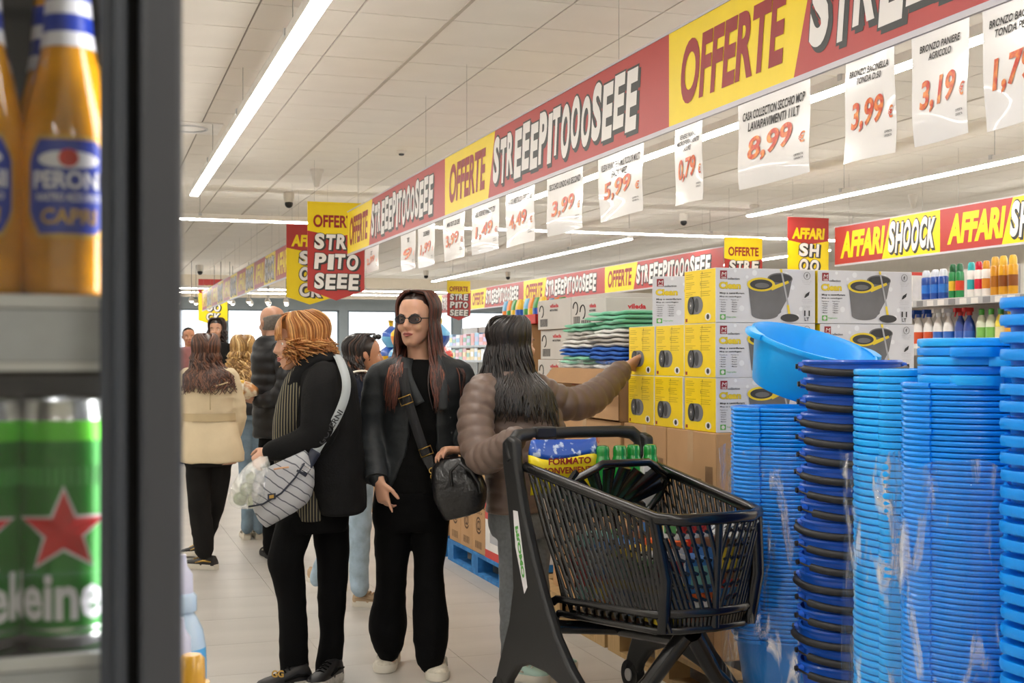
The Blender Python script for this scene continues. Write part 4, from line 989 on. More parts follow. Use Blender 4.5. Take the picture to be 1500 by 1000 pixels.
# handle
m = MB(); hp = [V((.05, -.305, .99)), V((.02, -.300, 1.05)), V((.005, -.265, 1.082)), V((0, -.20, 1.088)), V((0, 0, 1.090)), V((0, .20, 1.088)), V((.005, .265, 1.082)), V((.02, .300, 1.05)), V((.05, .305, .99))]
m.tube(hp, [.026, .028, .028, .024, .023, .024, .028, .028, .026], 14); hd = cb(m, 'handle', mt=M_cartm, auto=60)
m = MB(); m.bx((-.022, -.19, 1.072), (.03, -.10, 1.116)); bevel(cb(m, 'coin_lock', hd, mt=M_black), .006)
m = MB(); m.tube([(.03, -.14, 1.05), (.05, -.06, 1.045)], .012, 8); cb(m, 'lock_tongue', hd, mt=M_bgl)
# basket rim
def side_pt(s, x, z): return V((x, s*wy(x, z), z))
rim = [side_pt(-1, x, zrim(x)) for x in (.10, .3, .5, .7, .85, .92)]+[V((.965, -.145, zrim(.96)+.001)), V((.985, 0, zrim(.97)+.004)), V((.965, .145, zrim(.96)+.001))]+[side_pt(1, x, zrim(x)) for x in (.92, .85, .7, .5, .3, .10)]
m = MB(); m.tube(rim, .017, 10, flat=1.25); cb(m, 'top_rim', auto=60)
brim = [V((p.x*.97+.0, p.y*.93, zbot(p.x)+.055)) for p in rim]; brim[0].x = rearx(.47); brim[-1].x = rearx(.47)
m = MB(); m.tube(brim, .012, 8, flat=1.3); cb(m, 'lower_rim', auto=60)
brim2 = [V((p.x*.965, p.y*.90, zbot(p.x))) for p in rim]; brim2[0].x = rearx(.42); brim2[-1].x = rearx(.42)
m = MB(); m.tube(brim2, .012, 8, flat=1.2); cb(m, 'base_rim', auto=60)
# side slats (slanting forward towards the base) and short ties
for s in (-1, 1):
    ns = 22
    for k in range(ns):
        xt = .125+(.90-.125)*k/(ns-1); xb = min(xt+.215-.215*(k/(ns-1))**2*.9, .925)
        zt, zb = zrim(xt)-.01, zbot(xb)+.06
        a = side_pt(s, xt, zt); b = side_pt(s, xb, zb); mid = (a+b)/2+V((-.006, s*.006, 0))
        m = MB(); m.tube([a, mid, b], [.0085, .0095, .0085], 6, flat=.75, up=(0, 1, 0)); cb(m, 'slat', auto=60)
        if k < ns-1:
            xt2 = .125+(.90-.125)*(k+1)/(ns-1); xb2 = min(xt2+.215-.215*((k+1)/(ns-1))**2*.9, .925)
            m = MB()
            for f in ([.16, .38, .60, .82] if k % 2 else [.05, .27, .49, .71, .92]):
                c1 = a.lerp(b, f); c2 = side_pt(s, xt2, zrim(xt2)-.01).lerp(side_pt(s, xb2, zbot(xb2)+.06), min(1, f+.05)); m.tube([c1, c2], .0055, 5)
            cb(m, 'slat_ties', auto=None)['kind'] = 'stuff'
    m = MB()
    for k in range(26):
        x = .30+.62*k/25; a = V((x, s*wy(x, .47)*.965, zbot(x)+.055)); b = V((x+.018*(1 if k % 2 else -1), s*wy(x, .42)*.93, zbot(x))); m.tube([a, b], .007, 5)
    cb(m, 'lower_ribs', auto=None)['kind'] = 'stuff'
    m = MB(); c = [side_pt(s, .905, zrim(.9)), V((.945, s*.190, .65)), V((.91, s*.180, zbot(.9)))]; m.tube(c, .024, 8, flat=.7); cb(m, 'corner_post', auto=60)
# front: centre spine with steep V slats
def fpt(y, z): 
    return V((.985-.035*(.9-z)/.5-.045*(abs(y)/.21)**2, .92*y*(1-.12*(.85-z)/.4), z))
zt, zb = .845, .53
m = MB(); m.tube([fpt(0, .85), fpt(0, .68), fpt(0, .48)], .016, 8, flat=.7); cb(m, 'front_spine', auto=60)
for s in (-1, 1):
    for k in range(11):
        # slats run from outer edge / rim down to the spine
        if k < 6: a = (s*(.015+.19*k/5), zt)
        else: a = (s*.207, zt-.055*(k-5))
        drop = .30
        bz = a[1]-drop; by = abs(a[0])-.105
        if by < .0: f = abs(a[0])/.105; bz = a[1]-drop*f; by = 0
        if bz < zb: f = (a[1]-zb)/drop; by = abs(a[0])-.105*f; bz = zb
        if a[1]-bz < .04: continue
        m = MB(); pts = [fpt(a[0]+(s*by-a[0])*t, a[1]+(bz-a[1])*t) for t in (0, .33, .66, 1)]; m.tube(pts, .0095, 6, flat=.7, up=(1, 0, 0)); cb(m, 'slat', auto=60)
    m = MB()
    for k in range(7):
        z = .80-.045*k
        for j in range(5):
            y = s*(.03+.036*j+(.018 if k % 2 else 0)); m.tube([fpt(y, z), fpt(y+s*.030, z+.012)], .006, 5)
    cb(m, 'slat_ties', auto=None)['kind'] = 'stuff'
m = MB()
for k in range(22):
    y = -.19+.38*k/21; m.tube([fpt(y, .52)-V((0, 0, 0)), fpt(y*.97, .465)+V((-.01, 0, 0))], .007, 5)
cb(m, 'lower_ribs', auto=None)['kind'] = 'stuff'
m = MB(); pts = [fpt(-.2+.4*k/10, .535) for k in range(11)]; m.tube(pts, .014, 8, flat=1.2); cb(m, 'front_rail', auto=60)
# rear gate and floor of the basket
m = MB()
m.add([(rearx(.44), -.19, .44), (.90, -.175, .475), (.90, .175, .475), (rearx(.44), .19, .44), (rearx(.44), -.19, .43), (.90, -.175, .465), (.90, .175, .465), (rearx(.44), .19, .43)], [(0,1,2,3),(7,6,5,4),(0,4,5,1),(1,5,6,2),(2,6,7,3),(3,7,4,0)]); cb(m, 'basket_floor')
for k in range(13):
    y = -.24+.48*k/12; m = MB(); m.tube([V((rearx(.93), y, .93)), V((rearx(.45), y*.86, .45))], .008, 6); cb(m, 'rear_bar', auto=60)
# child seat flap with fan openings
flap = [(-.245, .90), (-.18, .935), (-.09, .985), (-.07, 1.0), (.13, 1.0), (.16, .985), (.235, .93), (.225, .86), (.19, .80), (-.17, .80), (-.22, .85)]
def fl(y, z): return V((.235+.10*(z-.8)/.2, y*1.04, z-.012))
m = MB(); n = len(flap)
outer_ = [fl(y, z) for y, z in flap]; m.tube(outer_, .016, 8, closed=True); fp = cb(m, 'child_seat_flap', auto=60)
for k in range(8):
    a = -1.05+2.1*k/7; c = V((0, 0)) if False else (0.0, .80); L_ = .185 if abs(a) < .5 else .22
    e = (max(-.225, min(.215, c[0]+math.sin(a)*L_*1.25)), min(.995, c[1]+math.cos(a)*L_)); m = MB(); m.tube([fl(*c), fl(*e)], [.016, .030], 6, flat=.35, up=(1, 0, 0)); cb(m, 'fan_bar', fp, auto=60)
m = MB(); m.tube([fl(-.16, .80), fl(-.08, .83), fl(0, .845), fl(.08, .83), fl(.16, .80)], .026, 8, flat=1.5); cb(m, 'fan_hub', fp, auto=60)
# chassis under the basket
m = MB(); m.tube([(.32, -.29, .39), (.35, 0, .36), (.32, .29, .39)], .026, 10); m.tube([(.35, 0, .36), (.74, 0, .40)], .03, 10); cb(m, 'chassis_beam', auto=60)
for s in (-1, 1):
    m = MB(); m.tube([(.80, s*.02, .42), (.76, s*.14, .26), (.745, s*.28, .14)], [.032, .03, .026], 10); cb(m, 'fork_arm', auto=60)
# ---- goods in the cart (things of their own)
def cw(x, y, z): return org+fwd*x+left*y+V((0, 0, z))
def goods(name, label, cat, x, y, z, group='goods in the shopping cart', r=0): return thing(name, label, cat, cw(x, y, z), group, rzc+r)
# snack bag FORMATO CONVENIENZA
o = goods('printed_bag', 'blue and yellow bag reading FORMATO CONVENIENZA in the cart seat', 'bag', .12, -.12, .865)
m = MB(); rs = []
for j in range(11):
    t = j/10; b = math.sin(math.pi*min(max(t, .04), .96))**.5; rs.append([V((.045*b*math.copysign(abs(math.sin(a))**.8, math.sin(a)), -.15*math.copysign(abs(math.cos(a))**.5, math.cos(a))*(1-.03*math.sin(7*t)), .20*t+.010*math.sin(4*math.cos(a)+5*t))) for a in [2*math.pi*k/20 for k in range(20)]])
MB().rings(rs[:8]).build('yellow_band', mat('bag_yellow', 'e8d21c', rough=.3, coat=.4, bump=.3, bscale=25), o, local=True, smooth=True)
MB().rings(rs[7:]).build('blue_band', mat('bag_blue', '2556b5', rough=.3, coat=.4, col2='c9d8ee', scale=30, c2range=(.55, .62)), o, local=True, smooth=True)
for k, t in enumerate(('FORMATO', 'CONVENIENZA')):
    m = MB(); w = .19 if k == 0 else .25; m.text(t, (0,0,0), X, Z, w, .026, 0, .03, 0, fn=lambda a, b, w=w, k=k: V((.050, -w/2+a, .112-.036*k+b))); m.build('lettering', M_redtxt, o, local=True)
M_pet = mat('green_bottle', '1f9a3c', rough=.15, coat=.5, trans=.15, var=.1)
for k in range(4):
    o = goods('drink_bottle', 'green plastic drink bottle in the cart seat, %s from the printed bag' % ORD[k], 'bottle', .15+.012*(k % 2), -.0+.072*k+.04, .795, 'green bottles in the cart seat')
    MB().lathe([(.030, 0), (.035, .008), (.035, .15), (.033, .185), (.027, .205), (.026, .212)], 18).build('bottle_body', M_pet, o, local=True, auto=40); MB().lathe([(.0275, .208), (.0275, .235), (.023, .246), (.012, .249)], 18).build('screw_cap', M_pet, o, local=True, auto=40)
o = goods('wrapped_pack', 'white labelled carton standing behind the green bottles', 'box', .18, .225, .80); bevel(MB().bx((-.03, -.03, 0), (.03, .035, .165)).build('carton', M_rw, o, local=True), .004)
m = MB(); m.text('ada', (.0312, -.025, .12), Y, Z, .05, .025, 0, .04); m.build('print', M_bk, o, local=True)
rnd = random.Random(11)
gcols = [mat('goods_orange', 'e0652b', rough=.4), mat('goods_white', 'e5e3df', rough=.4), mat('goods_red', 'c42f28', rough=.4), mat('goods_blue', '3f77b5', rough=.4), mat('goods_teal', '7fb9ad', rough=.45), mat('goods_brown', '8b5a3a', rough=.5), mat('goods_yellow', 'e8c938', rough=.4), mat('goods_green', '58a05a', rough=.45)]
gn = ['orange', 'white', 'red', 'blue', 'teal', 'brown', 'yellow', 'green']
def gbox(x, y, z, lx, ly, lz, ci, label, r=0.0, txt=None):
    o = goods('grocery_box', label, 'box', x, y, z, r=r)
    bevel(MB().bx((-lx/2, -ly/2, 0), (lx/2, ly/2, lz)).build('carton', gcols[ci], o, local=True), .004)
    MB().bx((lx/2-.0005, -ly*.4, lz*.25), (lx/2+.001, ly*.4, lz*.8)).build('front_label', gcols[(ci+1) % 8], o, local=True)
    MB().bx((-lx*.4, -ly/2-.001, lz*.25), (lx*.4, -ly/2+.0005, lz*.8)).build('side_label', gcols[(ci+6) % 8], o, local=True)
    if txt:
        m = MB(); m.text(txt, (lx/2+.0016, -ly*.33, lz*.4), Y, Z, ly*.66, lz*.28, 0, .04); m.build('print', M_redtxt, o, local=True)
for i, x in enumerate((.50, .66, .81)):
    for j, y in enumerate((-.115, .0, .115)):
        z = .482; lv = 0
        for k in range(2 if i < 2 else 2):
            h = rnd.choice((.10, .12, .14)); ci = (i*3+j*2+k*3) % 8
            gbox(x, y, z, .13, .105, h-.002, ci, '%s grocery box in the cart, %s layer, %s row, %s' % (gn[ci], ('lower', 'upper')[k], ('rear', 'middle', 'front')[i], ('by the slatted near side', 'in the centre', 'by the far side')[j]), rnd.uniform(-.04, .04)); z += h
gbox(.86, -.05, .775, .07, .16, .075, 1, 'white and orange grocery box lying on top near the cart front', .2, 'MATO')
gbox(.76, -.10, .775, .07, .12, .06, 5, 'brown grocery box on top beside the white and orange one', -.1)
o = goods('clear_tray', 'clear ribbed plastic tray lying on top at the cart front', 'tray', .86, .13, .775, r=.2)
m = MB(); m.bx((-.08, -.06, 0), (.08, .06, .004)); m.build('tray_base', M_bgl, o, local=True)
for k in range(7):
    for q in (1, -1):
        m = MB(); m.tube([(-.08+.16*k/6, -.06, .0), (max(-.08, min(.08, -.08+.16*k/6+q*.05)), .06, .05)], .004, 5); m.build('rib', M_alu, o, local=True)
# teal towels packs low in the cart rear
for k in range(3): gbox(.36, -.12+.12*k, .80 if False else .475, .10, .11, .26, 4 if k != 1 else 7, '%s tall pack at the rear of the cart, %s' % (('teal', 'green', 'teal')[k], ('near side', 'centre', 'far side')[k]))
# ================================================================ people
def cr(p0, p1, p2, p3, t):
    return .5*((2*p1)+(p2-p0)*t+(2*p0-5*p1+4*p2-p3)*t*t+(3*p1-p0-3*p2+p3)*t*t*t)
def spl(L, sub):
    "Catmull-Rom through a list of tuples of Vectors / floats"
    out = []; n = len(L)
    for i in range(n-1):
        a, b, c, d = L[max(i-1, 0)], L[i], L[i+1], L[min(i+2, n-1)]
        for k in range(sub):
            t = k/sub; out.append(tuple(cr(a[j], b[j], c[j], d[j], t) for j in range(len(b))))
    out.append(L[-1]); return out
def remeshed(mb, voxel, sm=4, disp=None, name='cloth', dec=None):
    me = mb.mesh('tmp', [M_black]); ob = bpy.data.objects.new('tmp', me)
    r = ob.modifiers.new('r', 'REMESH'); r.mode = 'VOXEL'; r.voxel_size = voxel; r.use_smooth_shade = True
    if sm: s = ob.modifiers.new('s', 'SMOOTH'); s.factor = .6; s.iterations = sm
    if dec: q = ob.modifiers.new('d', 'DECIMATE'); q.ratio = dec
    out = evaluated(ob); bpy.data.objects.remove(ob); bpy.data.meshes.remove(me)
    out.materials.clear(); out.name = name
    if disp:
        n = len(out.vertices); co = [0.0]*(3*n); nn = [0.0]*(3*n); out.vertices.foreach_get('co', co); out.vertex_normals.foreach_get('vector', nn)
        for i in range(0, 3*n, 3):
            e = disp(V(co[i:i+3])); co[i] += nn[i]*e; co[i+1] += nn[i+1]*e; co[i+2] += nn[i+2]*e
        out.vertices.foreach_set('co', co)
    out.polygons.foreach_set('use_smooth', [True]*len(out.polygons)); out.update(); return out
def folds(amp, fx=7, fz=18, seed=0):
    def f(c):
        n = noise.noise(V((c.x*fx+seed, c.y*fx, c.z*fz))); m = noise.noise(V((c.x*fx*2.3, c.y*fx*2.3+seed, c.z*fz*.6)))
        return amp*(1-2.2*abs(n))*.7+amp*.5*m
    return f
def put(me, name, mats, parent):
    off = V((0,0,0)); p = parent
    while p is not None: off = off+p.location; p = p.parent
    me.transform(Matrix.Translation(-off))
    for m in (mats if isinstance(mats, (list, tuple)) else [mats]): me.materials.append(m)
    return link(name, me, parent)
class Fig:
    "a person surveyed at depth d: pixel positions become points at real depth"
    def __init__(s, d): s.d = d; s.k = d/FPX
    def p(s, px, py, dd=0.0): return P(px, py, s.d+dd)
    def limb(s, mb, pts, n=14, sub=4, quilt=None, flat=1.0):
        L = spl([(s.p(a, b, c), r*s.k) for a, b, c, r in pts], sub); path = [q[0] for q in L]; rad = [q[1] for q in L]
        if quilt:
            ac = 0.0
            # resample finely so that the quilting shows
            L = spl([(s.p(a, b, c), r*s.k) for a, b, c, r in pts], 14); path = [q[0] for q in L]; rad = []
            for i, q in enumerate(L):
                if i: ac += (path[i]-path[i-1]).length
                rad.append(q[1]+quilt[1]*(abs(math.sin(math.pi*ac/quilt[0]))**.55-.6))
        mb.tube(path, rad, n, flat=flat); mb.sphere(path[0], rad[0]*.98, 0, 10, 6); mb.sphere(path[-1], rad[-1]*.9, 0, 10, 6); return mb
    def torso(s, mb, rings, n=28, sub=4, quilt=None, e=.86, yaw=0.0):
        ra = AR*math.cos(yaw)+AF*math.sin(yaw); fa = AF*math.cos(yaw)-AR*math.sin(yaw)
        L = spl([(s.p(r[0], r[1], r[4] if len(r) > 4 else 0), r[2]*s.k, r[3]) for r in rings], sub if not quilt else 12); out = []
        for c, a, b in L:
            q = quilt[1]*(abs(math.sin(math.pi*c.z/quilt[0]))**.55-.6) if quilt else 0
            out.append([c+ra*((a+q)*math.copysign(abs(math.cos(t))**e, math.cos(t)))+fa*((b+q)*math.copysign(abs(math.sin(t))**e, math.sin(t))) for t in [2*math.pi*k/n for k in range(n)]])
        mb.rings(out); return mb
    def hull(s, rings, pad=.012):
        L = [(s.p(r[0], r[1]), r[2]*s.k+pad, r[3]+pad) for r in rings]; L.sort(key=lambda q: -q[0].z)
        def f(p, front=None):
            if p.z > L[0][0].z or p.z < L[-1][0].z: return p
            for (c0, a0, b0), (c1, a1, b1) in zip(L, L[1:]):
                if c0.z >= p.z >= c1.z:
                    t = (c0.z-p.z)/max(c0.z-c1.z, 1e-6); c = c0.lerp(c1, t); a = a0+(a1-a0)*t; b = b0+(b1-b0)*t
                    q = p-c; x, y = q.dot(AR), q.dot(AF); r = math.hypot(x/a, y/b)
                    if r >= 1 or r < 1e-4: return p
                    if front is not None and abs(x) < a*.97:
                        sg = 1 if front.dot(AF) > 0 else -1; return c+AR*x+AF*(sg*b*math.sqrt(1-(x/a)**2))+Z*(p.z-c.z)
                    return c+AR*(x/r)+AF*(y/r)+Z*(p.z-c.z)
            return p
        return f
    def ctorso(s, mb, rings, n=36, sub=4, th=.86, front=None):
        "open-fronted garment; ring = (px, py, halfwidth px, half depth, gap deg, gap centre deg)"
        L = spl([(s.p(r[0], r[1]), r[2]*s.k, r[3], r[4], r[5]) for r in rings], sub); out = []
        for c, a, b, g, gc in L:
            o = []; g = math.radians(g); f0 = -math.pi/2+math.radians(gc)
            A = [f0+g+(2*math.pi-2*g)*k/n for k in range(n+1)]
            for t in A: o.append(c+AR*(a*math.cos(t))+AF*(b*math.sin(t)))
            for t in reversed(A): o.append(c+AR*((a-.022)*math.cos(t))+AF*((b-.022)*math.sin(t)))
            out.append(o)
        mb.rings(out); return mb
HEAD = [(0, .09, .34, .12), (.06, .155, .395, .02), (.15, .215, .395, -.10), (.25, .26, .385, -.25), (.35, .295, .39, -.36), (.45, .318, .385, -.42), (.55, .33, .39, -.455), (.65, .335, .395, -.465), (.75, .325, .385, -.45), (.85, .285, .33, -.40), (.93, .21, .23, -.29), (1.0, .05, .05, -.10)]
def headat(t):
    t = min(max(t, 0), 1)
    for q, r in zip(HEAD, HEAD[1:]):
        if q[0] <= t <= r[0]:
            f = (t-q[0])/(r[0]-q[0]); return [q[i]+(r[i]-q[i])*f for i in (1, 2, 3)]
class Head:
    def __init__(s, chin, H, face, tilt=0.0):
        s.H = H; s.f = V((face.x, face.y, 0)).normalized(); s.r = V((s.f.y, -s.f.x, 0)); s.u = V((0, 0, 1))
        if tilt: R = Matrix.Rotation(tilt, 3, s.r); s.f = R@s.f; s.u = R@s.u
        s.o = chin-s.f*(.20*H)          # chin given roughly under the mouth
    def pt(s, x, y, t): return s.o+(s.r*x+s.f*y+s.u*t)*s.H
    def skin(s, mb):
        out = []
        for t, w, a, b in HEAD:
            cy, ry = (a+b)/2, (a-b)/2
            out.append([s.pt(w*math.copysign(abs(math.cos(q))**.9, math.cos(q)), cy+ry*math.sin(q), t) for q in [2*math.pi*k/24 for k in range(24)]])
        mb.rings(out)
        mb.tube([s.pt(0, .375, .56), s.pt(0, .43, .45), s.pt(0, .47, .375), s.pt(0, .40, .335)], [.035*s.H, .045*s.H, .058*s.H, .05*s.H], 10)
        for q in (-1, 1):
            mb.tube([s.pt(q*.06, .40, .352), s.pt(q*.03, .42, .36)], .035*s.H, 8)
            mb.tube([s.pt(q*.315, -.03, .56), s.pt(q*.355, -.07, .52), s.pt(q*.345, -.05, .44), s.pt(q*.31, -.0, .37)], [.03*s.H, .05*s.H, .045*s.H, .025*s.H], 8)
            mb.sphere(s.pt(q*.155, .30, .36), .10*s.H, 0, 10, 8)
        mb.tube([s.pt(-.11, .375, .235), s.pt(0, .405, .245), s.pt(.11, .375, .235)], [.015*s.H, .030*s.H, .015*s.H], 8); mb.tube([s.pt(-.10, .375, .20), s.pt(0, .405, .195), s.pt(.10, .375, .20)], [.015*s.H, .034*s.H, .015*s.H], 8)
        mb.tube([s.pt(-.2, .33, .60), s.pt(-.08, .375, .585), s.pt(.08, .375, .585), s.pt(.2, .33, .60)], .03*s.H, 8)
    def features(s, body, brow, glasses=None):
        for q in (-1, 1):
            m = MB(); m.sphere(s.pt(q*.145, .308, .50), .044*s.H); m.build('eyeball', M_eye, body, smooth=True)
            m = MB(); m.sphere(s.pt(q*.145, .338, .50), (.019*s.H,)*3); m.build('iris', M_iris, body, smooth=True)
            m = MB(); m.tube([s.pt(q*.07, .395, .575), s.pt(q*.15, .385, .60), s.pt(q*.23, .33, .575)], [.012*s.H, .014*s.H, .007*s.H], 6); m.build('eyebrow', brow, body, smooth=True)
        m = MB(); m.tube([s.pt(-.10, .385, .222), s.pt(-.04, .43, .243), s.pt(0, .435, .236), s.pt(.04, .43, .243), s.pt(.10, .385, .222), ], [.010*s.H, .021*s.H, .02*s.H, .021*s.H, .010*s.H], 8); m.tube([s.pt(-.09, .385, .212), s.pt(0, .432, .197), s.pt(.09, .385, .212)], [.010*s.H, .026*s.H, .010*s.H], 8)
        m.build('lips', M_lip, body, smooth=True)
    def cap(s, mb, k=1.06, back=.05, up=.01, t0=.30):
        out = []
        for i in range(13):
            t = t0+(1-t0)*i/12; w, a, b = headat(t); cy, ry = (a+b)/2*k-back, (a-b)/2*k
            out.append([s.pt(w*k*math.cos(q), cy+ry*math.sin(q), t*(1+(k-1)*.6)+up) for q in [2*math.pi*j/24 for j in range(24)]])
        mb.rings(out)
    def surf(s, phi, sd, t, k):
        w, a, b = headat(t); c = math.cos(phi); return (sd*w*k*math.sin(phi), (a if c > 0 else -b)*k*c*(1 if c > 0 else 1)-.03, t*(1+(k-1)*.5)+.01)
    def locks(s, n, mats, parent, zend, phi0=1.05, seed=0, r=.0042, wave=.006, part=0.0, k0=1.06, spread=.0, front_drop=None, curl=0.0, tstart=.97, flare=0.0, ragged=.05, name='hair_locks', gather=None, hull=None, frontal=None):
        "long strands: crown -> over the skull -> hanging to height zend(phi)"
        rnd = random.Random(seed); bufs = [MB() for _ in mats]
        for i in range(n):
            sd = 1 if rnd.random() < .5 else -1; phi = phi0+(math.pi-phi0)*rnd.random()**.9; k = k0+rnd.uniform(0, .10)
            pts = []
            start = s.pt(part+sd*.015, .26-.42*(phi-phi0)/(math.pi-phi0)+rnd.uniform(-.03, .03), 1.03+.02*rnd.random())
            pts.append(start)
            for t in (.93, .84, .72, .58, .45): pts.append(s.pt(*s.surf(phi*(.75+.25*min(1, (1-t)/.3)) if t > .7 else phi, sd, t, k)))
            lo = s.pt(*s.surf(phi, sd, .42, k)); ze = zend(phi, sd)+rnd.uniform(-ragged, ragged); nseg = 7; out_ = (lo-s.pt(0, -.05, .42)); out_.z = 0
            ph = rnd.uniform(0, 6); amp = wave*rnd.uniform(.5, 1.5)
            if out_.length > 1e-6: out_.normalize()
            sidev = V((-out_.y, out_.x, 0)); cur = pts[-1]
            for j in range(1, nseg+1):
                f = j/nseg; z = lo.z+(ze-lo.z)*f; q = lo+out_*(spread*f+flare*f*f)+sidev*(amp*math.sin(ph+f*(7+curl*10)))+out_*(amp*math.cos(ph+f*(6+curl*12)))
                if gather: q = q.lerp(V((gather.x, gather.y, z)), .5*f)
                q.z = z
                if hull: q = hull(q, s.f if (frontal and phi < frontal) else None)
                pts.append(q)
            L = spl([(p,) for p in pts], 2); path = [q[0] for q in L]; m = len(path); rr = r*rnd.uniform(.75, 1.3)
            rad = [rr*(.6 if j == 0 else 1.0 if j < m*.75 else max(.25, 1-(j-m*.75)/(m*.25)*.8)) for j in range(m)]
            bufs[rnd.choices(range(len(mats)), weights=[max(1, 5-2*q) for q in range(len(mats))])[0]].tube(path, rad, 5)
        obs = []
        for b, mt in zip(bufs, mats):
            if b.v: o = b.build(name, mt, parent, smooth=True); o['kind'] = 'stuff'; obs.append(o)
        return obs
def hand(mb, w, d, nrm, side=1, sc=1.0, curl=(.35, .5, .4), point=False, grip=0.0, thumb=.6):
    "wrist w, direction d of the fingers, palm normal nrm; side +1: thumb towards d x nrm"
    d = V(d).normalized(); nrm = V(nrm); nrm = (nrm-d*nrm.dot(d)).normalized(); b = d.cross(nrm)*side
    S_ = sc; rs = []
    for f, hw, ht in ((-.02, .026, .019), (.0, .027, .018), (.03, .036, .017), (.06, .041, .016), (.088, .040, .013), (.096, .034, .009)):
        rs.append([w+d*f*S_+b*hw*S_*math.copysign(abs(math.cos(t))**.7, math.cos(t))+nrm*ht*S_*math.sin(t) for t in [2*math.pi*k/14 for k in range(14)]])
    mb.rings(rs)
    for i, (off, ln) in enumerate(((.029, .072), (.0095, .080), (-.010, .074), (-.029, .058))):
        base = w+d*(.080-.006*abs(i-1.2))*S_+b*off*S_; dirv = (d+b*off*1.2).normalized(); ang = 0; pts = [base-d*.012*S_, base]; p = base
        cs = (0.05, .1, .05) if (point and i == 0) else curl
        for j, fr_ in enumerate((.45, .31, .24)):
            ang += cs[j]+grip; v = dirv*math.cos(ang)+nrm*math.sin(ang); p = p+v*ln*fr_*S_; pts.append(p)
        mb.tube(pts, [.0095*S_, .0095*S_, .0088*S_, .0080*S_, .0060*S_], 8); mb.sphere(pts[-1], .0062*S_, 0, 8, 6)
    tb = w+d*.028*S_+b*.030*S_; v1 = (d*.62+b*.75+nrm*.25*thumb).normalized(); v2 = (d*.85+b*.25+nrm*.6*thumb).normalized()
    mb.tube([tb-v1*.012*S_, tb+v1*.02*S_, tb+v1*.038*S_, tb+v1*.038*S_+v2*.030*S_, tb+v1*.038*S_+v2*.052*S_], [.013*S_, .0125*S_, .0105*S_, .0098*S_, .007*S_], 8)
def shoe(parent, heel, dirv, L, Wd, upper, sole, accent, hsole=.032, lift=0.0, hi=.085):
    "heel: point on the ground under the heel"
    d = V(dirv).normalized(); b = V((-d.y, d.x, 0)); b.z = 0; heel = V(heel); R_ = lambda x, y, z: heel+d*x+b*y+V((0, 0, z+lift*max(0, 1-x/L)))
    def outl(k): return [(-.00, .0), (.01*k, .55*k), (.15, .78*k), (.40, .74*k), (.62, .95*k), (.78, 1.0*k), (.92, .72*k), (1.0, .2*k)]
    def ringz(z, k, tuck=0.0):
        o = outl(1); pts = [R_(a*L*(1-tuck)+tuck*L*.35, q*Wd/2*k, z+.012*max(0, a-.75)) for a, q in o]; pts += [R_(a*L*(1-tuck)+tuck*L*.35, -q*Wd/2*k, z+.012*max(0, a-.75)) for a, q in reversed(o[:-0 or None])]
        return pts
    m = MB(); m.rings([ringz(0, .93), ringz(.006, 1.0), ringz(hsole*.6, 1.03), ringz(hsole, .99)]); s = m.build('sole', sole, parent, auto=50)
    m = MB(); rs = []
    for x, hw, z in ((.02, .55, .60), (.08, .72, 1.0), (.22, .76, 1.05), (.36, .74, .95), (.50, .80, .72), (.65, .90, .56), (.80, .90, .46), (.92, .66, .36), (.985, .25, .22)):
        ring = []
        for k in range(16):
            t = math.pi*k/15; ring.append(R_(x*L, Wd/2*hw*math.copysign(abs(math.cos(t))**.7, math.cos(t)), hsole*.8+(hi-hsole*.8)*z*math.sin(t)**.8))
        rs.append(ring)
    m.rings(rs); up = m.build('upper', upper, parent, auto=50)
    for x in (.42, .50, .58, .66):
        z = hsole*.8+(hi-hsole*.8)*(.84-(x-.42)*1.3)+.004; m = MB(); m.tube([R_(x*L, -.02, z-.006), R_(x*L, 0, z+.002), R_(x*L, .02, z-.006)], .0035, 6); m.build('lace', accent, up, smooth=True)
    for q in (-1, 1):
        m = MB(); m.tube([R_(.10*L, q*Wd*.40, hsole+.02), R_(.3*L, q*Wd*.41, hsole+.026), R_(.55*L, q*Wd*.43, hsole+.010)], [.004, .008, .004], 6); m.build('side_stripe', accent, up, smooth=True)
    return up
M_eye = mat('eye_white', 'e2ddd6', rough=.2); M_iris = mat('iris_brown', '2a1a10', rough=.15); M_lip = mat('lips', 'a85f57', rough=.45)
M_skin = mat('skin_light', 'c6977c', rough=.5, var=.06, scale=18, sss=.12); M_skin2 = mat('skin_warm', 'b98363', rough=.5, var=.06, scale=18, sss=.12)
M_blazer = mat('blazer_charcoal', '26292b', rough=.62, var=.15, scale=30, bump=.25, bscale=38, spec=.35)
M_blktop = mat('black_jersey', '060606', rough=.8, bump=.1, bscale=80, spec=.15); M_blktr = mat('black_trousers', '070708', rough=.85, bump=.2, bscale=30, spec=.12)
M_jeans = mat('pale_denim', '9db2c2', rough=.85, var=.25, scale=14, bump=.15, bscale=160)
M_tan = mat('beige_suede', 'b39a7c', rough=.8, var=.1); M_cream = mat('sole_cream', 'd9d3c5', rough=.6); M_sneak = mat('sneaker_off_white', 'cfc8b8', rough=.55, var=.2, scale=40); M_sneakg = mat('sneaker_grey', '8d877b', rough=.6)
H_dk = [mat('hair_dark_brown', '2a1813', rough=.38, var=.2, scale=30), mat('hair_auburn', '5a3023', rough=.38, var=.2, scale=30), mat('hair_copper_tips', '8a4f36', rough=.4, var=.2, scale=30)]
H_blk = [mat('hair_black', '14100f', rough=.33, var=.2, scale=30), mat('hair_black_brown', '231a17', rough=.33, var=.2, scale=30)]
H_red = [mat('hair_ginger', 'a86c36', rough=.42, var=.2, scale=30), mat('hair_ginger_light', 'd3a062', rough=.42, var=.2, scale=30), mat('hair_ginger_dark', '70431d', rough=.42, var=.2, scale=30)]
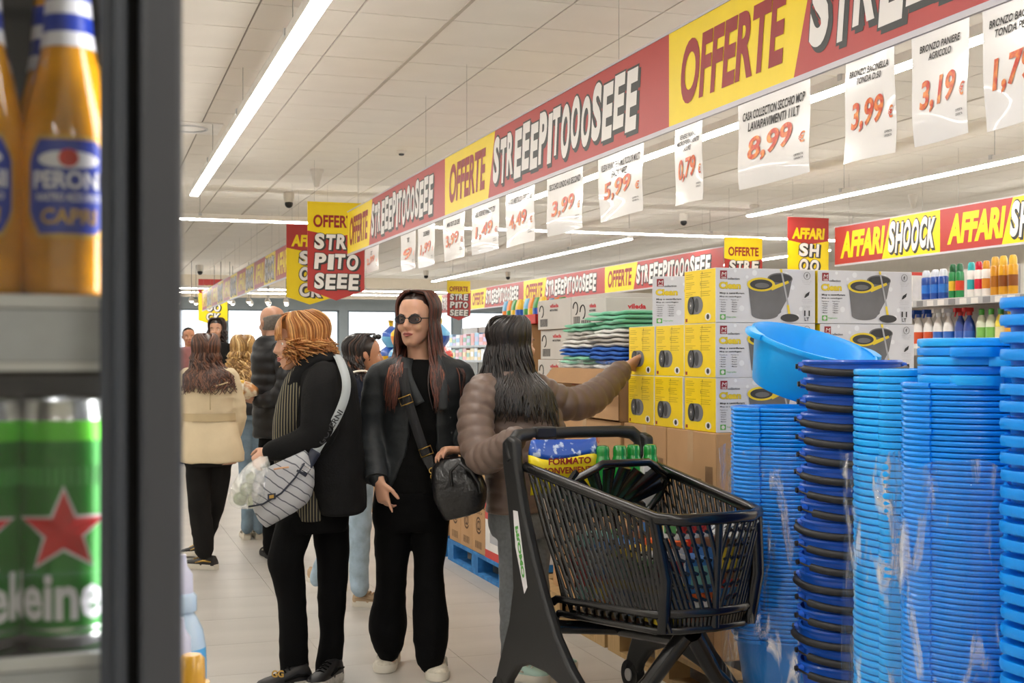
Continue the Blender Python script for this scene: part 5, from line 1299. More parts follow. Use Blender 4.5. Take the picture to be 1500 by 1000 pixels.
H_brn = [mat('hair_chestnut', '3d241a', rough=.4, var=.2, scale=30), mat('hair_chestnut_light', '6e4733', rough=.4, var=.2, scale=30)]
H_bld = [mat('hair_blonde_dark', '8a6535', rough=.45, var=.2, scale=30), mat('hair_blonde', 'c29a5b', rough=.45, var=.2, scale=30), mat('hair_blonde_light', 'dec08a', rough=.45, var=.2, scale=30)]
H_gry = [mat('hair_grey', '6d6760', rough=.6, var=.25, scale=60)]
M_gold2 = mat('gold_metal', 'c9a55a', rough=.3, metal=.9); M_steel = mat('steel_metal', 'b9bbbd', rough=.25, metal=.9)
def ribbon(mb, pts, w, up, th=.003, mi=0):
    pts = [V(p) for p in pts]; L = spl([(p,) for p in pts], 5); path = [q[0] for q in L]; rs = []
    for i, p in enumerate(path):
        t = (path[min(i+1, len(path)-1)]-path[max(i-1, 0)]).normalized(); n = V(up); n = (n-t*n.dot(t)).normalized(); b = t.cross(n)
        rs.append([p+b*w/2+n*th/2, p-b*w/2+n*th/2, p-b*w/2-n*th/2, p+b*w/2-n*th/2])
    mb.rings(rs, mi); return path
TOCAM = -AF
# ---------------------------------------------------------------- woman in the black blazer
def blazer_woman():
    F = Fig(5.58); base = F.p(602, 985); base.z = 0
    o = thing('person', 'woman in black blazer and flared trousers, dark auburn hair, glasses, facing the camera', 'person', base)
    hd = Head(F.p(604, 507, -.07), .232, -AF-AR*.42)
    b = MB(); hd.skin(b)
    F.limb(b, [(612, 492, 0, 18), (614, 515, .01, 17.5), (616, 535, .02, 21)])
    F.torso(b, [(616, 528, 30, .05), (616, 540, 58, .08), (616, 570, 60, .10), (617, 620, 52, .095), (614, 670, 52, .10), (606, 710, 54, .11), (604, 745, 50, .10)])
    F.limb(b, [(560, 553, 0, 13), (549, 600, 0, 12), (546, 634, .0, 10), (550, 680, -.11, 8.5), (555, 706, -.165, 7.6)]); hand(b, F.p(556, 704, -.165), V((0, 0, -1))+AR*.22-AF*.1, AR*.55+AF*.6, 1, .97, curl=(.45, .7, .4), point=True)
    F.limb(b, [(674, 553, 0, 13), (682, 600, 0, 12), (684, 634, .0, 10), (683, 652, -.12, 8.5), (676, 660, -.19, 7.6)]); hand(b, F.p(677, 659, -.19), -AR*.85-AF*.35+Z*.05, -AF*.2-Z*.9, -1, .95, curl=(.5, .6, .4), thumb=1.0)
    for pts in ([(577, 740, 0, 24), (575, 800, 0, 20), (574, 836, 0, 16), (571, 880, .03, 14), (569, 940, .04, 10), (569, 968, .03, 10)], [(630, 740, 0, 24), (630, 800, 0, 20), (628, 838, -.02, 16), (629, 890, -.04, 14), (631, 950, -.08, 10), (631, 982, -.08, 10)]): F.limb(b, pts)
    body = put(remeshed(b, .0052, 3, name='body', dec=.5), 'body', M_skin, o)
    hd.features(body, H_dk[0])
    # clothes
    m = MB(); F.torso(m, [(617, 527, 36, .07), (617, 540, 52, .105), (617, 575, 53, .128), (617, 610, 50, .128), (616, 650, 49, .122), (612, 690, 52, .125), (609, 722, 55, .122)])
    put(remeshed(m, .009, 5, folds(.003, 9, 14, 3)), 'black_top', M_blktop, o)
    m = MB()
    F.ctorso(m, [(617, 520, 36, .075, 46, 0), (617, 530, 58, .105, 33, 0), (617, 543, 67, .125, 26, 2), (617, 575, 61, .145, 22, 3), (617, 612, 57, .146, 21, 6), (616, 650, 55, .14, 24, 6), (614, 685, 58, .143, 32, 3), (612, 714, 60, .145, 42, 0)])
    F.limb(m, [(564, 543, .01, 16), (555, 554, 0, 20), (548, 590, 0, 19.5), (545, 630, .0, 18), (548, 668, -.08, 16.5), (552, 699, -.145, 15.5)]); F.limb(m, [(670, 541, .01, 16), (677, 553, 0, 19), (682, 590, 0, 18.5), (684, 628, .0, 18), (684, 646, -.08, 16), (681, 655, -.145, 14.5)])
    jk = put(remeshed(m, .0085, 4, folds(.0055, 6, 17, 1)), 'blazer', M_blazer, o)
    for pts in ([(597, 524, -.075), (594, 545, -.125), (603, 570, -.150), (614, 592, -.155)], [(636, 524, -.075), (645, 545, -.120), (647, 575, -.150), (648, 600, -.152)]):
        lp = MB(); ribbon(lp, [F.p(*q) for q in pts], .052, TOCAM-V((0, 0, .3)), .005); lp.build('lapel', M_blazer, jk, smooth=True)
    for q in ((660, 612), (662, 634)): MB().sphere(F.p(q[0], q[1], -.138), .006).build('button', M_black, jk, smooth=True)
    for q in ((551, 694, -.045),): MB().tube([F.p(551.2, 690, -.128), F.p(551.8, 702, -.152)], .0515, 18).build('turned_cuff', M_blazer, jk, auto=50)
    m = MB(); F.torso(m, [(611, 700, 56, .115), (606, 725, 58, .122), (603, 755, 57, .115), (602, 775, 53, .10)])
    F.limb(m, [(577, 750, 0, 29), (575, 800, 0, 26), (574, 835, 0, 22.5), (571, 875, .02, 23.5), (568, 915, .03, 28), (569, 945, .03, 22), (569, 953, .03, 19)]); F.limb(m, [(630, 750, 0, 28), (630, 800, 0, 25), (628, 838, -.02, 21.5), (629, 880, -.04, 23.5), (631, 920, -.06, 26.5), (630, 962, -.08, 20.5), (630, 970, -.08, 19)])
    put(remeshed(m, .009, 4, folds(.005, 6, 12, 8)), 'flared_trousers', M_blktr, o)
    for px, py, dd in ((569, 985, 0), (632, 997, -.13)):
        toe = P(px, py, FPX*HC/(py-CY)); toe.z = 0; shoe(o, toe+AF*.235, -AF+AR*(-.1 if px < 600 else .12), .265, .105, M_sneak, M_cream, M_sneakg, .034, hi=.10)
    # hair
    c = MB(); hd.cap(c, 1.07, .066, .016, .2); hr = put(remeshed(c, .007, 4), 'hair', H_dk[0], o)
    shz = F.p(600, 538).z
    hl = F.hull([(617, 522, 30, .07), (617, 534, 56, .105), (617, 545, 66, .135), (617, 575, 63, .158), (617, 640, 60, .158)])
    hd.locks(420, [H_dk[0], H_dk[1]], hr, lambda phi, sd: shz-.02-.13*max(0, math.cos(phi-1.2)), phi0=1.22, seed=2, wave=.006, flare=.02, spread=.02, k0=1.10, hull=hl, frontal=1.75)
    hd.locks(120, [H_dk[1], H_dk[2]], hr, lambda phi, sd: shz-.13, phi0=1.16, seed=5, wave=.009, flare=.03, spread=.02, r=.004, k0=1.12, hull=hl, frontal=2.0)
    hd.locks(170, [H_dk[1], H_dk[0]], hr, lambda phi, sd: shz-.15, phi0=1.12, seed=8, wave=.007, flare=.03, spread=.01, r=.004, k0=1.12, hull=hl, frontal=2.0)
    # glasses
    g = MB()
    for q in (-1, 1): g.tube([hd.pt(q*.15+.115*math.cos(t*.5236)*1.05, .40-.04*abs(math.cos(t*.5236)) if q*math.cos(t*.5236) > 0 else .415, .50+.075*math.sin(t*.5236)) for t in range(12)], .0028, 6, closed=True)
    g.tube([hd.pt(-.04, .43, .52), hd.pt(.04, .43, .52)], .0025, 6)
    for q in (-1, 1): g.tube([hd.pt(q*.27, .36, .52), hd.pt(q*.345, .1, .53), hd.pt(q*.35, -.05, .50)], .0025, 6)
    gl = g.build('glasses', M_black, o, smooth=True)
    for q in (-1, 1): MB().ell(hd.pt(q*.15, .412, .50), hd.r*hd.H, hd.u*hd.H, .112, .072, 0).build('tinted_lens', mat('smoked_lens', '20242c', rough=.1, alpha=.75), gl)
    MB().sphere(hd.pt(-.352, -.0, .34), .006).build('earring', M_gold2, o, smooth=True)
    # wrist watch
    w = MB(); c0, c1 = F.p(682, 657, -.150), F.p(679, 658, -.172); w.tube([c0, c1], .031, 16); wt = w.build('wristwatch', M_black, o, auto=50)
    MB().tube([c0+V((0, 0, .0))-AF*.030, c0-AF*.037], .016, 14).build('watch_face', M_steel, wt, auto=50)
    # handbag (held): strap, body, ring
    hb = thing('handbag', 'black leather handbag hanging from a wide crossbody strap', 'handbag', F.p(672, 760, -.2))
    M_leather = mat('black_leather', '111113', rough=.32, bump=.35, bscale=60, coat=.2)
    m = MB(); rs = []
    for px, py, hw, dp in ((664, 670, 20, .03), (664, 682, 30, .05), (669, 700, 36, .07), (674, 722, 37, .08), (679, 742, 32, .07), (681, 754, 28, .05)):
        c = F.p(px, py, -.21); rs.append([c+AR*hw*F.k*math.copysign(abs(math.cos(t))**.6, math.cos(t))+AF*dp*math.copysign(abs(math.sin(t))**.6, math.sin(t))+Z*(-.05*math.cos(t)*-1*(.5 if py > 700 else .1)) for t in [2*math.pi*k/24 for k in range(24)]])
    m.rings(rs); put(remeshed(m, .008, 3, folds(.004, 10, 10, 4)), 'bag_body', M_leather, hb)
    m = MB(); m.tube([F.p(x, y, -.30) for x, y in ((662, 712), (660, 690), (672, 678), (690, 690), (702, 708), (704, 722))], .008, 8); m.build('carry_handle', M_leather, hb, smooth=True)
    st = MB(); ribbon(st, [F.p(*q) for q in ((600, 526, .02), (591, 536, -.10), (592, 560, -.155), (600, 595, -.170), (611, 630, -.172), (622, 662, -.175), (629, 678, -.185))], .042, TOCAM, .004); s2 = st.build('strap', mat('black_webbing', '19191b', rough=.8, bump=.3, bscale=400), hb, smooth=True)
    for q in ((594.5, 586, -.172), (624, 661, -.182)):
        m = MB(); c = F.p(*q); u = (Z*.93-AR*.36); r = (AR*.93+Z*.36)
        m.tube([c+r*.027+u*.017, c-r*.027+u*.017, c-r*.027-u*.017, c+r*.027-u*.017], .003, 6, closed=True); m.build('buckle', M_gold2, hb, smooth=True)
    m = MB(); c = F.p(629, 678, -.19); m.prism([(-.022, .03), (.022, .03), (.014, -.03), (-.014, -.03)], c, AR*.93+Z*.3, Z*.93-AR*.3, -AF*.004); m.build('strap_tab', M_leather, hb)
    for q in ((633, 689), (635, 698)):
        m = MB(); c = F.p(q[0], q[1], -.21); m.tube([c+(AR*math.cos(t*.5236)+Z*math.sin(t*.5236))*.012 for t in range(12)], .0025, 6, closed=True); m.build('ring', M_gold2, hb, smooth=True)
blazer_woman()
# ---------------------------------------------------------------- ginger woman in the long black coat
M_coat = mat('black_wool_coat', '0d0d0e', rough=.85, bump=.2, bscale=120, spec=.25)
def stripe_mat():
    m = bpy.data.materials.new('gold_striped_knit'); m.use_nodes = True; N = m.node_tree.nodes; L = m.node_tree.links; b = N['Principled BSDF']
    tc = N.new('ShaderNodeTexCoord'); mp = N.new('ShaderNodeMapping'); mp.inputs['Rotation'].default_value = (0, 0, TH); w = N.new('ShaderNodeTexWave'); w.wave_type = 'BANDS'; w.bands_direction = 'X'; w.inputs['Scale'].default_value = 26; w.inputs['Distortion'].default_value = .4
    L.new(tc.outputs['Object'], mp.inputs[0]); L.new(mp.outputs[0], w.inputs[0]); r = N.new('ShaderNodeValToRGB'); r.color_ramp.elements[0].position = .80; r.color_ramp.elements[0].color = hexc('0e0e10'); r.color_ramp.elements[1].position = .9; r.color_ramp.elements[1].color = hexc('8d8468'); L.new(w.outputs[1], r.inputs[0]); L.new(r.outputs[0], b.inputs['Base Color']); b.inputs['Roughness'].default_value = .8; return m
def coat_woman():
    F = Fig(5.42); base = F.p(458, 985); base.z = 0
    o = thing('person', 'ginger-haired woman in long black coat and trousers, seen from the side facing left', 'person', base)
    hd = Head(F.p(428, 541, -.02), .228, -AR*.94-AF*.25, -.12)
    b = MB(); hd.skin(b)
    F.limb(b, [(452, 520, 0, 17), (458, 540, 0, 18), (466, 556, 0, 22)])
    F.torso(b, [(466, 542, 26, .10), (470, 560, 36, .15), (468, 600, 40, .15), (466, 650, 42, .14), (460, 700, 44, .14), (458, 750, 44, .14)])
    F.limb(b, [(474, 560, -.15, 16), (470, 604, -.19, 15), (466, 638, -.2, 13), (430, 652, -.2, 10), (396, 660, -.19, 7.6)]); hand(b, F.p(396, 660, -.19), -AR*.75-Z*.55, Z*-.5+AF*.5, -1, .9, curl=(.7, .9, .6))
    F.limb(b, [(474, 560, .15, 16), (468, 604, .2, 15), (456, 640, .2, 13), (440, 690, .2, 9)])
    for pts in ([(432, 760, -.06, 22), (420, 822, -.08, 20), (428, 886, -.08, 14), (431, 975, -.08, 10), (432, 1010, -.08, 10)], [(484, 760, .08, 22), (488, 832, .06, 18), (486, 885, .05, 14), (482, 980, .03, 10), (482, 1000, .03, 10)]): F.limb(b, pts)
    body = put(remeshed(b, .0058, 3, name='body', dec=.5), 'body', M_skin, o); hd.features(body, H_red[2])
    m = MB(); F.torso(m, [(456, 535, 22, .10), (446, 556, 28, .15), (436, 590, 28, .17), (431, 620, 28, .175), (432, 650, 29, .175), (440, 680, 34, .18), (456, 720, 32, .175), (464, 757, 27, .17)])
    put(remeshed(m, .010, 4, folds(.003, 6, 8, 3)), 'striped_cardigan', stripe_mat(), o)
    m = MB(); F.torso(m, [(462, 522, 24, .08), (469, 532, 34, .125), (474, 547, 43, .165), (477, 575, 46, .19), (478, 612, 50, .2), (481, 650, 50, .2), (490, 690, 44, .2), (497, 720, 38, .195), (502, 748, 34, .19)])
    F.limb(m, [(474, 552, -.13, 24), (471, 572, -.17, 27), (469, 604, -.2, 27), (466, 636, -.215, 25), (440, 650, -.215, 21), (415, 656, -.205, 17), (397, 660, -.195, 14)]); F.limb(m, [(474, 552, .13, 24), (470, 600, .2, 25), (458, 640, .21, 22), (442, 680, .2, 15)])
    ct = put(remeshed(m, .0095, 4, folds(.006, 5, 9, 6)), 'long_coat', M_coat, o)
    cl = MB(); ribbon(cl, [F.p(*q) for q in ((490, 521, -.06), (470, 524, -.12), (450, 532, -.13), (438, 545, -.14), (430, 566, -.15))], .05, TOCAM+Z*.6, .008); cl.build('collar', M_coat, ct, smooth=True)
    m = MB(); F.torso(m, [(466, 735, 46, .15), (459, 757, 52, .155), (458, 775, 52, .14)])
    F.limb(m, [(432, 770, -.06, 27), (421, 805, -.08, 26), (419, 825, -.09, 25.5), (424, 852, -.08, 22.5), (428, 885, -.08, 20.5), (430, 930, -.08, 20), (431, 972, -.08, 20.5), (431, 984, -.08, 20)]); F.limb(m, [(484, 770, .08, 27), (488, 832, .06, 23.5), (486, 880, .05, 20.5), (486, 930, .04, 18.5), (481, 978, .03, 19), (481, 988, .03, 18)])
    put(remeshed(m, .009, 4, folds(.005, 6, 12, 9)), 'trousers', M_blktr, o)
    M_bs = mat('black_sneaker', '18181a', rough=.5); M_ss = mat('sole_silver_white', 'b9b5ad', rough=.4, var=.2, scale=60)
    for px, d, dr in ((438, 5.32, -AR*.8-AF*.55), (484, 5.44, -AR*.35-AF*.9)):
        h = P(px+8, 1000, d); h.z = 0; shoe(o, h-dr.normalized()*.03, dr, .25, .092, M_bs, M_ss, M_blktop, .042, hi=.105)
    q = P(405, 992, 5.2); m = MB(); m.text('GG', q-AR*.02, AR, Z, .05, .03, 0, .04); m.build('gold_emblem', M_gold2, o)
    c = MB(); hd.cap(c, 1.10, .06, .02, .22); hr = put(remeshed(c, .007, 4), 'hair', H_red[0], o)
    zc_ = F.p(450, 518).z
    for n_, off, sd_, kk in ((230, .035, 3, 1.18), (230, .0, 33, 1.12), (230, -.03, 63, 1.08)):
        hd.locks(n_, [H_red[0], H_red[1], H_red[2]], hr, lambda phi, sd: zc_+off-.02*(phi > 2.0), phi0=.98, seed=sd_, r=.0034, wave=.013, k0=kk, spread=.012, flare=.03, ragged=.035, curl=.3)
    # fringe
    rnd = random.Random(4); bf = [MB(), MB()]
    for i in range(130):
        x = rnd.uniform(-.30, .30); L = spl([(hd.pt(*q),) for q in ((x*.3, .05, 1.07), (x*.7, .28, .99), (x, .40-.25*abs(x), .84), (x*1.12, .45-.35*abs(x), .62+rnd.uniform(-.06, .08)))], 4); bf[i % 2].tube([p[0] for p in L], [.0034]*(len(L)-3)+[.003, .002, .0012], 5)
    for q, mt in zip(bf, (H_red[0], H_red[1])): q.build('fringe', mt, hr, smooth=True)['kind'] = 'stuff'
    m = MB(); c = hd.pt(-.36, -.02, .30); m.tube([c+(AR*math.cos(t*.5236)+Z*math.sin(t*.5236))*.011 for t in range(12)], .0018, 6, closed=True); m.build('earring', M_gold2, o, smooth=True)
    # shoulder bag with webbing strap
    bg = thing('shoulder_bag', 'grey patterned shoulder bag with lettered webbing strap on the long coat', 'bag', F.p(420, 756, -.24))
    def bagmat():
        mt = bpy.data.materials.new('grey_chevron_canvas'); mt.use_nodes = True; N = mt.node_tree.nodes; L = mt.node_tree.links; bb = N['Principled BSDF']; tc = N.new('ShaderNodeTexCoord'); w = N.new('ShaderNodeTexWave'); w.wave_type = 'BANDS'; w.wave_profile = 'SAW'; w.inputs['Scale'].default_value = 9; mp = N.new('ShaderNodeMapping'); mp.inputs['Rotation'].default_value = (.5, .9, .3); L.new(tc.outputs['Object'], mp.inputs[0]); L.new(mp.outputs[0], w.inputs[0]); w.inputs['Distortion'].default_value = 3; w.inputs['Detail Scale'].default_value = 1.2
        r = N.new('ShaderNodeValToRGB'); r.color_ramp.elements[0].position = .10; r.color_ramp.elements[0].color = hexc('4a4d54'); r.color_ramp.elements[1].position = .16; r.color_ramp.elements[1].color = hexc('a5a6a9'); L.new(w.outputs[1], r.inputs[0]); L.new(r.outputs[0], bb.inputs['Base Color']); bb.inputs['Roughness'].default_value = .6; return mt
    m = MB(); rs = []
    for px, py, hw, dp in ((412, 676, 34, .03), (411, 684, 40, .055), (414, 705, 44, .07), (416, 728, 42, .075), (418, 745, 36, .07), (420, 755, 28, .05)):
        c = F.p(px, py, -.27); rs.append([c+AR*hw*F.k*math.copysign(abs(math.cos(t))**.7, math.cos(t))+AF*dp*math.copysign(abs(math.sin(t))**.7, math.sin(t))+Z*(.05*math.cos(t)) for t in [2*math.pi*k/28 for k in range(28)]])
    m.rings(rs); put(remeshed(m, .008, 3), 'bag_body', bagmat(), bg)
    M_navy = mat('navy_leather', '1c2233', rough=.5)
    m = MB(); m.tube([F.p(x, y, -.345) for x, y in ((446, 678), (432, 700), (412, 722), (385, 738), (364, 742))], .004, 6); m.build('piping', M_navy, bg, smooth=True)
    m = MB(); c = F.p(398, 727, -.352); m.bx((-.001, -.001, -.001), (.001, .001, .001)); m = MB(); m.prism([(-.016, -.014), (.016, -.010), (.016, .014), (-.016, .010)], c, AR, Z, -AF*.003); m.build('badge', M_navy, bg)
    m = MB(); m.prism([(-.009, -.008), (.009, -.005), (.009, .008), (-.009, .005)], c-AF*.003, AR, Z, -AF*.001); m.build('badge_print', M_gold2, bg)
    m = MB(); m.tube([F.p(x, y, -.35) for x, y in ((401, 687), (412, 685), (423, 684))], .004, 6); m.build('zip_pull', mat('peach_leather', 'c99a72', rough=.5), bg, smooth=True)
    M_web = mat('grey_webbing', 'aab0b2', rough=.7, bump=.2, bscale=300)
    pth = [F.p(*q) for q in ((492, 519, -.02), (499, 530, -.15), (507, 556, -.225), (505, 582, -.245), (491, 616, -.255), (470, 648, -.265), (461, 664, -.27))]
    m = MB(); path = ribbon(m, pth, .036, TOCAM+AR*.3, .003); stp = m.build('strap', M_web, bg, smooth=True)
    m = MB(); ribbon(m, [F.p(*q) for q in ((463, 660, -.275), (452, 678, -.29), (441, 694, -.33))], .044, TOCAM, .006); m.build('strap_end', M_navy, bg, smooth=True)
    a, e = F.p(503, 596, -.262), F.p(470, 650, -.276); u = (a-e); Lu = u.length; u.normalize(); r = u.cross(-AF).normalized()
    m = MB(); m.text('GOVERNI', e+r*.011-AF*.002, u, -r, Lu*.9, .023, 0, .02); m.build('strap_lettering', M_bk, bg)
    m = MB(); c = F.p(447, 686, -.325); m.tube([c+r*.02+u*.01, c-r*.02+u*.01, c-r*.02-u*.01, c+r*.02-u*.01], .003, 6, closed=True); m.build('buckle', M_steel, bg, smooth=True)
    # produce bag
    pb = thing('produce_bag', 'clear plastic bag of vegetables held beside the grey shoulder bag', 'bag', F.p(366, 744, -.30))
    m = MB(); rs = []
    for px, py, hw in ((386, 668, 5), (380, 678, 14), (374, 694, 22), (369, 712, 28), (366, 728, 29), (364, 740, 22), (363, 745, 12)):
        c = F.p(px, py, -.30); rs.append([c+AR*hw*F.k*math.cos(t)*(1+.06*math.sin(5*t+py))+AF*hw*F.k*.7*math.sin(t) for t in [2*math.pi*k/30 for k in range(30)]])
    m.rings([[q for q in r_] for r_ in [[V(cr(rs[max(i-1,0)][k], rs[i][k], rs[min(i+1,len(rs)-1)][k], rs[min(i+2,len(rs)-1)][k], tt)) for k in range(30)] for i in range(len(rs)-1) for tt in (0, .33, .66)]]); m.build('film', film_mat('produce_film', .8, 'e3ead9', 22, base=.34), pb, smooth=True)
    for i, (x, y, rr) in enumerate(((352, 730, 9), (372, 733, 10), (362, 716, 9), (378, 715, 8), (368, 700, 7))):
        m = MB(); m.sphere(F.p(x, y, -.30+.02*(i % 2)), rr*F.k*1.1); m.build('vegetable', mat('courgette_%s' % ('pale' if i % 2 else 'green'), 'b4bc9c' if i % 2 else '7d8a6a', rough=.5, var=.3, scale=60), pb, smooth=True)
coat_woman()
# ---------------------------------------------------------------- woman in the brown quilted jacket
M_puff = mat('brown_quilted_nylon', '6d5a50', rough=.42, var=.08, bump=.15, bscale=35, sheen=.1)
M_sweat = mat('grey_sweat_fabric', '75797c', rough=.9, var=.12, scale=60, bump=.2, bscale=150)
def puffer_woman():
    F = Fig(5.58); base = F.p(752, 985); base.z = 0
    o = thing('person', 'woman in brown quilted jacket with long black hair pointing at the yellow cartons', 'person', base)
    hd = Head(F.p(764, 541, .03), .226, AR*.80+AF*.60)
    b = MB(); hd.skin(b); F.limb(b, [(748, 520, .02, 17), (746, 540, .02, 18), (745, 556, 0, 22)])
    F.torso(b, [(746, 552, 30, .08), (750, 575, 44, .12), (756, 620, 46, .12), (752, 680, 36, .12), (752, 750, 36, .12)])
    F.limb(b, [(706, 580, -.13, 15), (697, 622, -.19, 14), (706, 668, -.26, 12), (735, 655, -.38, 9.5), (757, 641, -.47, 7.8)]); hand(b, F.p(757, 641, -.47), AR*.85-AF*.2+Z*.25, -Z*.9+AR*.2, -1, .92, curl=(.55, .7, .5))
    F.limb(b, [(790, 572, .05, 15), (830, 590, .1, 14), (864, 582, .17, 12), (895, 557, .27, 9.5), (917, 537, .33, 7.8)]); hand(b, F.p(917, 537, .33), AR*.80+Z*.42+AF*.25, -AF*.5-Z*.6+AR*.3, 1, .92, curl=(.5, .7, .4), point=True)
    for pts in ([(752, 750, -.05, 20), (752, 850, -.06, 17), (752, 930, -.04, 12), (748, 985, -.02, 10)], [(783, 750, .08, 20), (785, 850, .06, 17), (786, 930, .06, 12), (784, 980, .06, 10)]): F.limb(b, pts)
    body = put(remeshed(b, .0055, 3, name='body', dec=.5), 'body', M_skin, o); hd.features(body, H_blk[0])
    m = MB(); qt = (.062, .012)
    F.torso(m, [(745, 546, 28, .09), (746, 558, 46, .13), (750, 580, 58, .165), (757, 610, 66, .175), (760, 636, 67, .18), (758, 665, 58, .175), (754, 695, 44, .165), (752, 725, 40, .16), (752, 748, 40, .155)], quilt=qt, n=36)
    F.limb(m, [(716, 562, -.09, 20), (705, 580, -.14, 26), (697, 620, -.2, 25.5), (703, 662, -.26, 25), (716, 668, -.31, 23), (738, 655, -.40, 19), (756, 641, -.455, 16)], quilt=(.05, .012), n=20); F.limb(m, [(778, 562, .03, 20), (796, 576, .06, 24), (830, 592, .1, 24.5), (862, 585, .17, 24.5), (888, 565, .25, 20.5), (910, 543, .32, 16.5)], quilt=(.055, .012), n=20)
    jk = put(remeshed(m, .0068, 2, folds(.0035, 9, 16, 2)), 'quilted_jacket', M_puff, o)
    cl = MB(); ribbon(cl, [F.p(*q) for q in ((722, 548, -.10), (740, 552, -.13), (760, 552, -.11), (778, 549, -.04), (784, 546, .04))], .045, TOCAM+Z*.3, .018); cl.build('collar', M_puff, jk, smooth=True)
    z_ = MB(); ribbon(z_, [F.p(*q) for q in ((778, 552, -.09), (792, 575, -.145), (806, 605, -.152), (814, 640, -.152), (810, 668, -.142))], .010, TOCAM+AR*.5, .006); z_.build('zip', M_black, jk, smooth=True)
    sh = MB(); ribbon(sh, [F.p(*q) for q in ((783, 553, -.05), (793, 566, -.10), (800, 578, -.115))], .016, TOCAM+AR*.4, .004); sh.build('bag_strap', mat('tan_strap', 'a3683a', rough=.5), jk, smooth=True)
    m = MB(); F.torso(m, [(754, 738, 36, .14), (756, 765, 40, .14), (760, 785, 38, .12)])
    F.limb(m, [(752, 770, -.05, 23), (751, 850, -.06, 20), (752, 915, -.04, 19), (748, 958, -.02, 14), (748, 975, -.02, 11)]); F.limb(m, [(783, 770, .08, 23), (785, 850, .06, 20), (786, 915, .06, 18), (784, 955, .06, 14), (784, 972, .06, 11)])
    put(remeshed(m, .009, 4, folds(.007, 6, 12, 5)), 'sweat_trousers', M_sweat, o)
    M_teal = mat('sneaker_mint', 'a7c4b8', rough=.6); 
    for px, d, dr in ((742, 5.5, AR*.75-AF*.4), (778, 5.62, AR*.8+AF*.1)):
        h = P(px, 985, d); h.z = 0; shoe(o, h-dr.normalized()*.03, dr, .24, .088, M_teal, M_cream, M_sneak, .032, hi=.09)
    c = MB(); hd.cap(c, 1.07, .055, .012, .2); hr = put(remeshed(c, .007, 4), 'hair', H_blk[0], o)
    ze = F.p(740, 600).z
    hl = F.hull([(745, 546, 30, .10), (746, 558, 48, .145), (748, 572, 58, .185), (752, 600, 66, .205), (756, 640, 70, .21)], .016)
    hd.locks(560, H_blk, hr, lambda phi, sd: ze+.03-.05*math.sin(phi*1.5), phi0=1.15, seed=12, r=.0044, wave=.008, flare=.03, spread=.02, ragged=.06, k0=1.10, hull=hl)
    hd.locks(240, H_blk, hr, lambda phi, sd: ze-.01, phi0=1.3, seed=14, r=.0046, wave=.012, flare=.03, spread=.04, ragged=.04, k0=1.12, hull=hl)
puffer_woman()
# ---------------------------------------------------------------- people farther down the aisle
def walker(d, label, bx_, chin, H, face, skin, torso, arms, legs, coat, trous, hands=(), quilt=None, shoes=(), shoem=None, coatname='jacket', seed=1, legcol=None, tilt=0.0, body_only=False):
    F = Fig(d); base = F.p(bx_, 521); base.z = 0; o = thing('person', label, 'person', base); hd = Head(F.p(*chin), H, face, tilt)
    b = MB(); hd.skin(b); c = hd.pt(0, -.12, .2); t0 = F.p(torso[0][0], torso[0][1]+6); b.tube([c, c.lerp(t0, .5), t0], [.052, .052, .06], 12)
    F.torso(b, [(r[0], r[1]+3, r[2]*.75, r[3]*.75) for r in torso])
    for a in arms: F.limb(b, [(x, y, dd, r*.55) for x, y, dd, r in a])
    for h in hands: hand(b, F.p(*h[0]), h[1], h[2], h[3], .92, curl=(.4, .6, .4))
    for l in legs: F.limb(b, [(x, y, dd, r*.6) for x, y, dd, r in l])
    body = put(remeshed(b, .008, 3, name='body', dec=.6), 'body', skin, o); hd.features(body, H_blk[1])
    m = MB(); F.torso(m, torso, quilt=quilt, n=30)
    for a in arms: F.limb(m, a, quilt=quilt)
    put(remeshed(m, .010, 3, folds(.006, 6, 13, seed)), coatname, coat, o)
    m = MB(); r = torso[-1]; xs = [l[0][0] for l in legs]; cx = sum(xs)/len(xs)
    F.torso(m, [(r[0], r[1]-8, r[2]*.85, r[3]*.85), (cx, legs[0][0][1], r[2]*.8, r[3]*.85), (cx, legs[0][0][1]+6, r[2]*.7, r[3]*.7)])
    for l in legs: F.limb(m, l)
    put(remeshed(m, .010, 3, folds(.006, 6, 13, seed+3)), 'trousers', trous, o)
    for (h, dr, ln, up, so, ac, lift) in shoes: h2 = V(h); h2.z = 0; shoe(o, h2, dr, ln, .09, up, so, ac, .034, lift, hi=.09)
    return F, o, hd
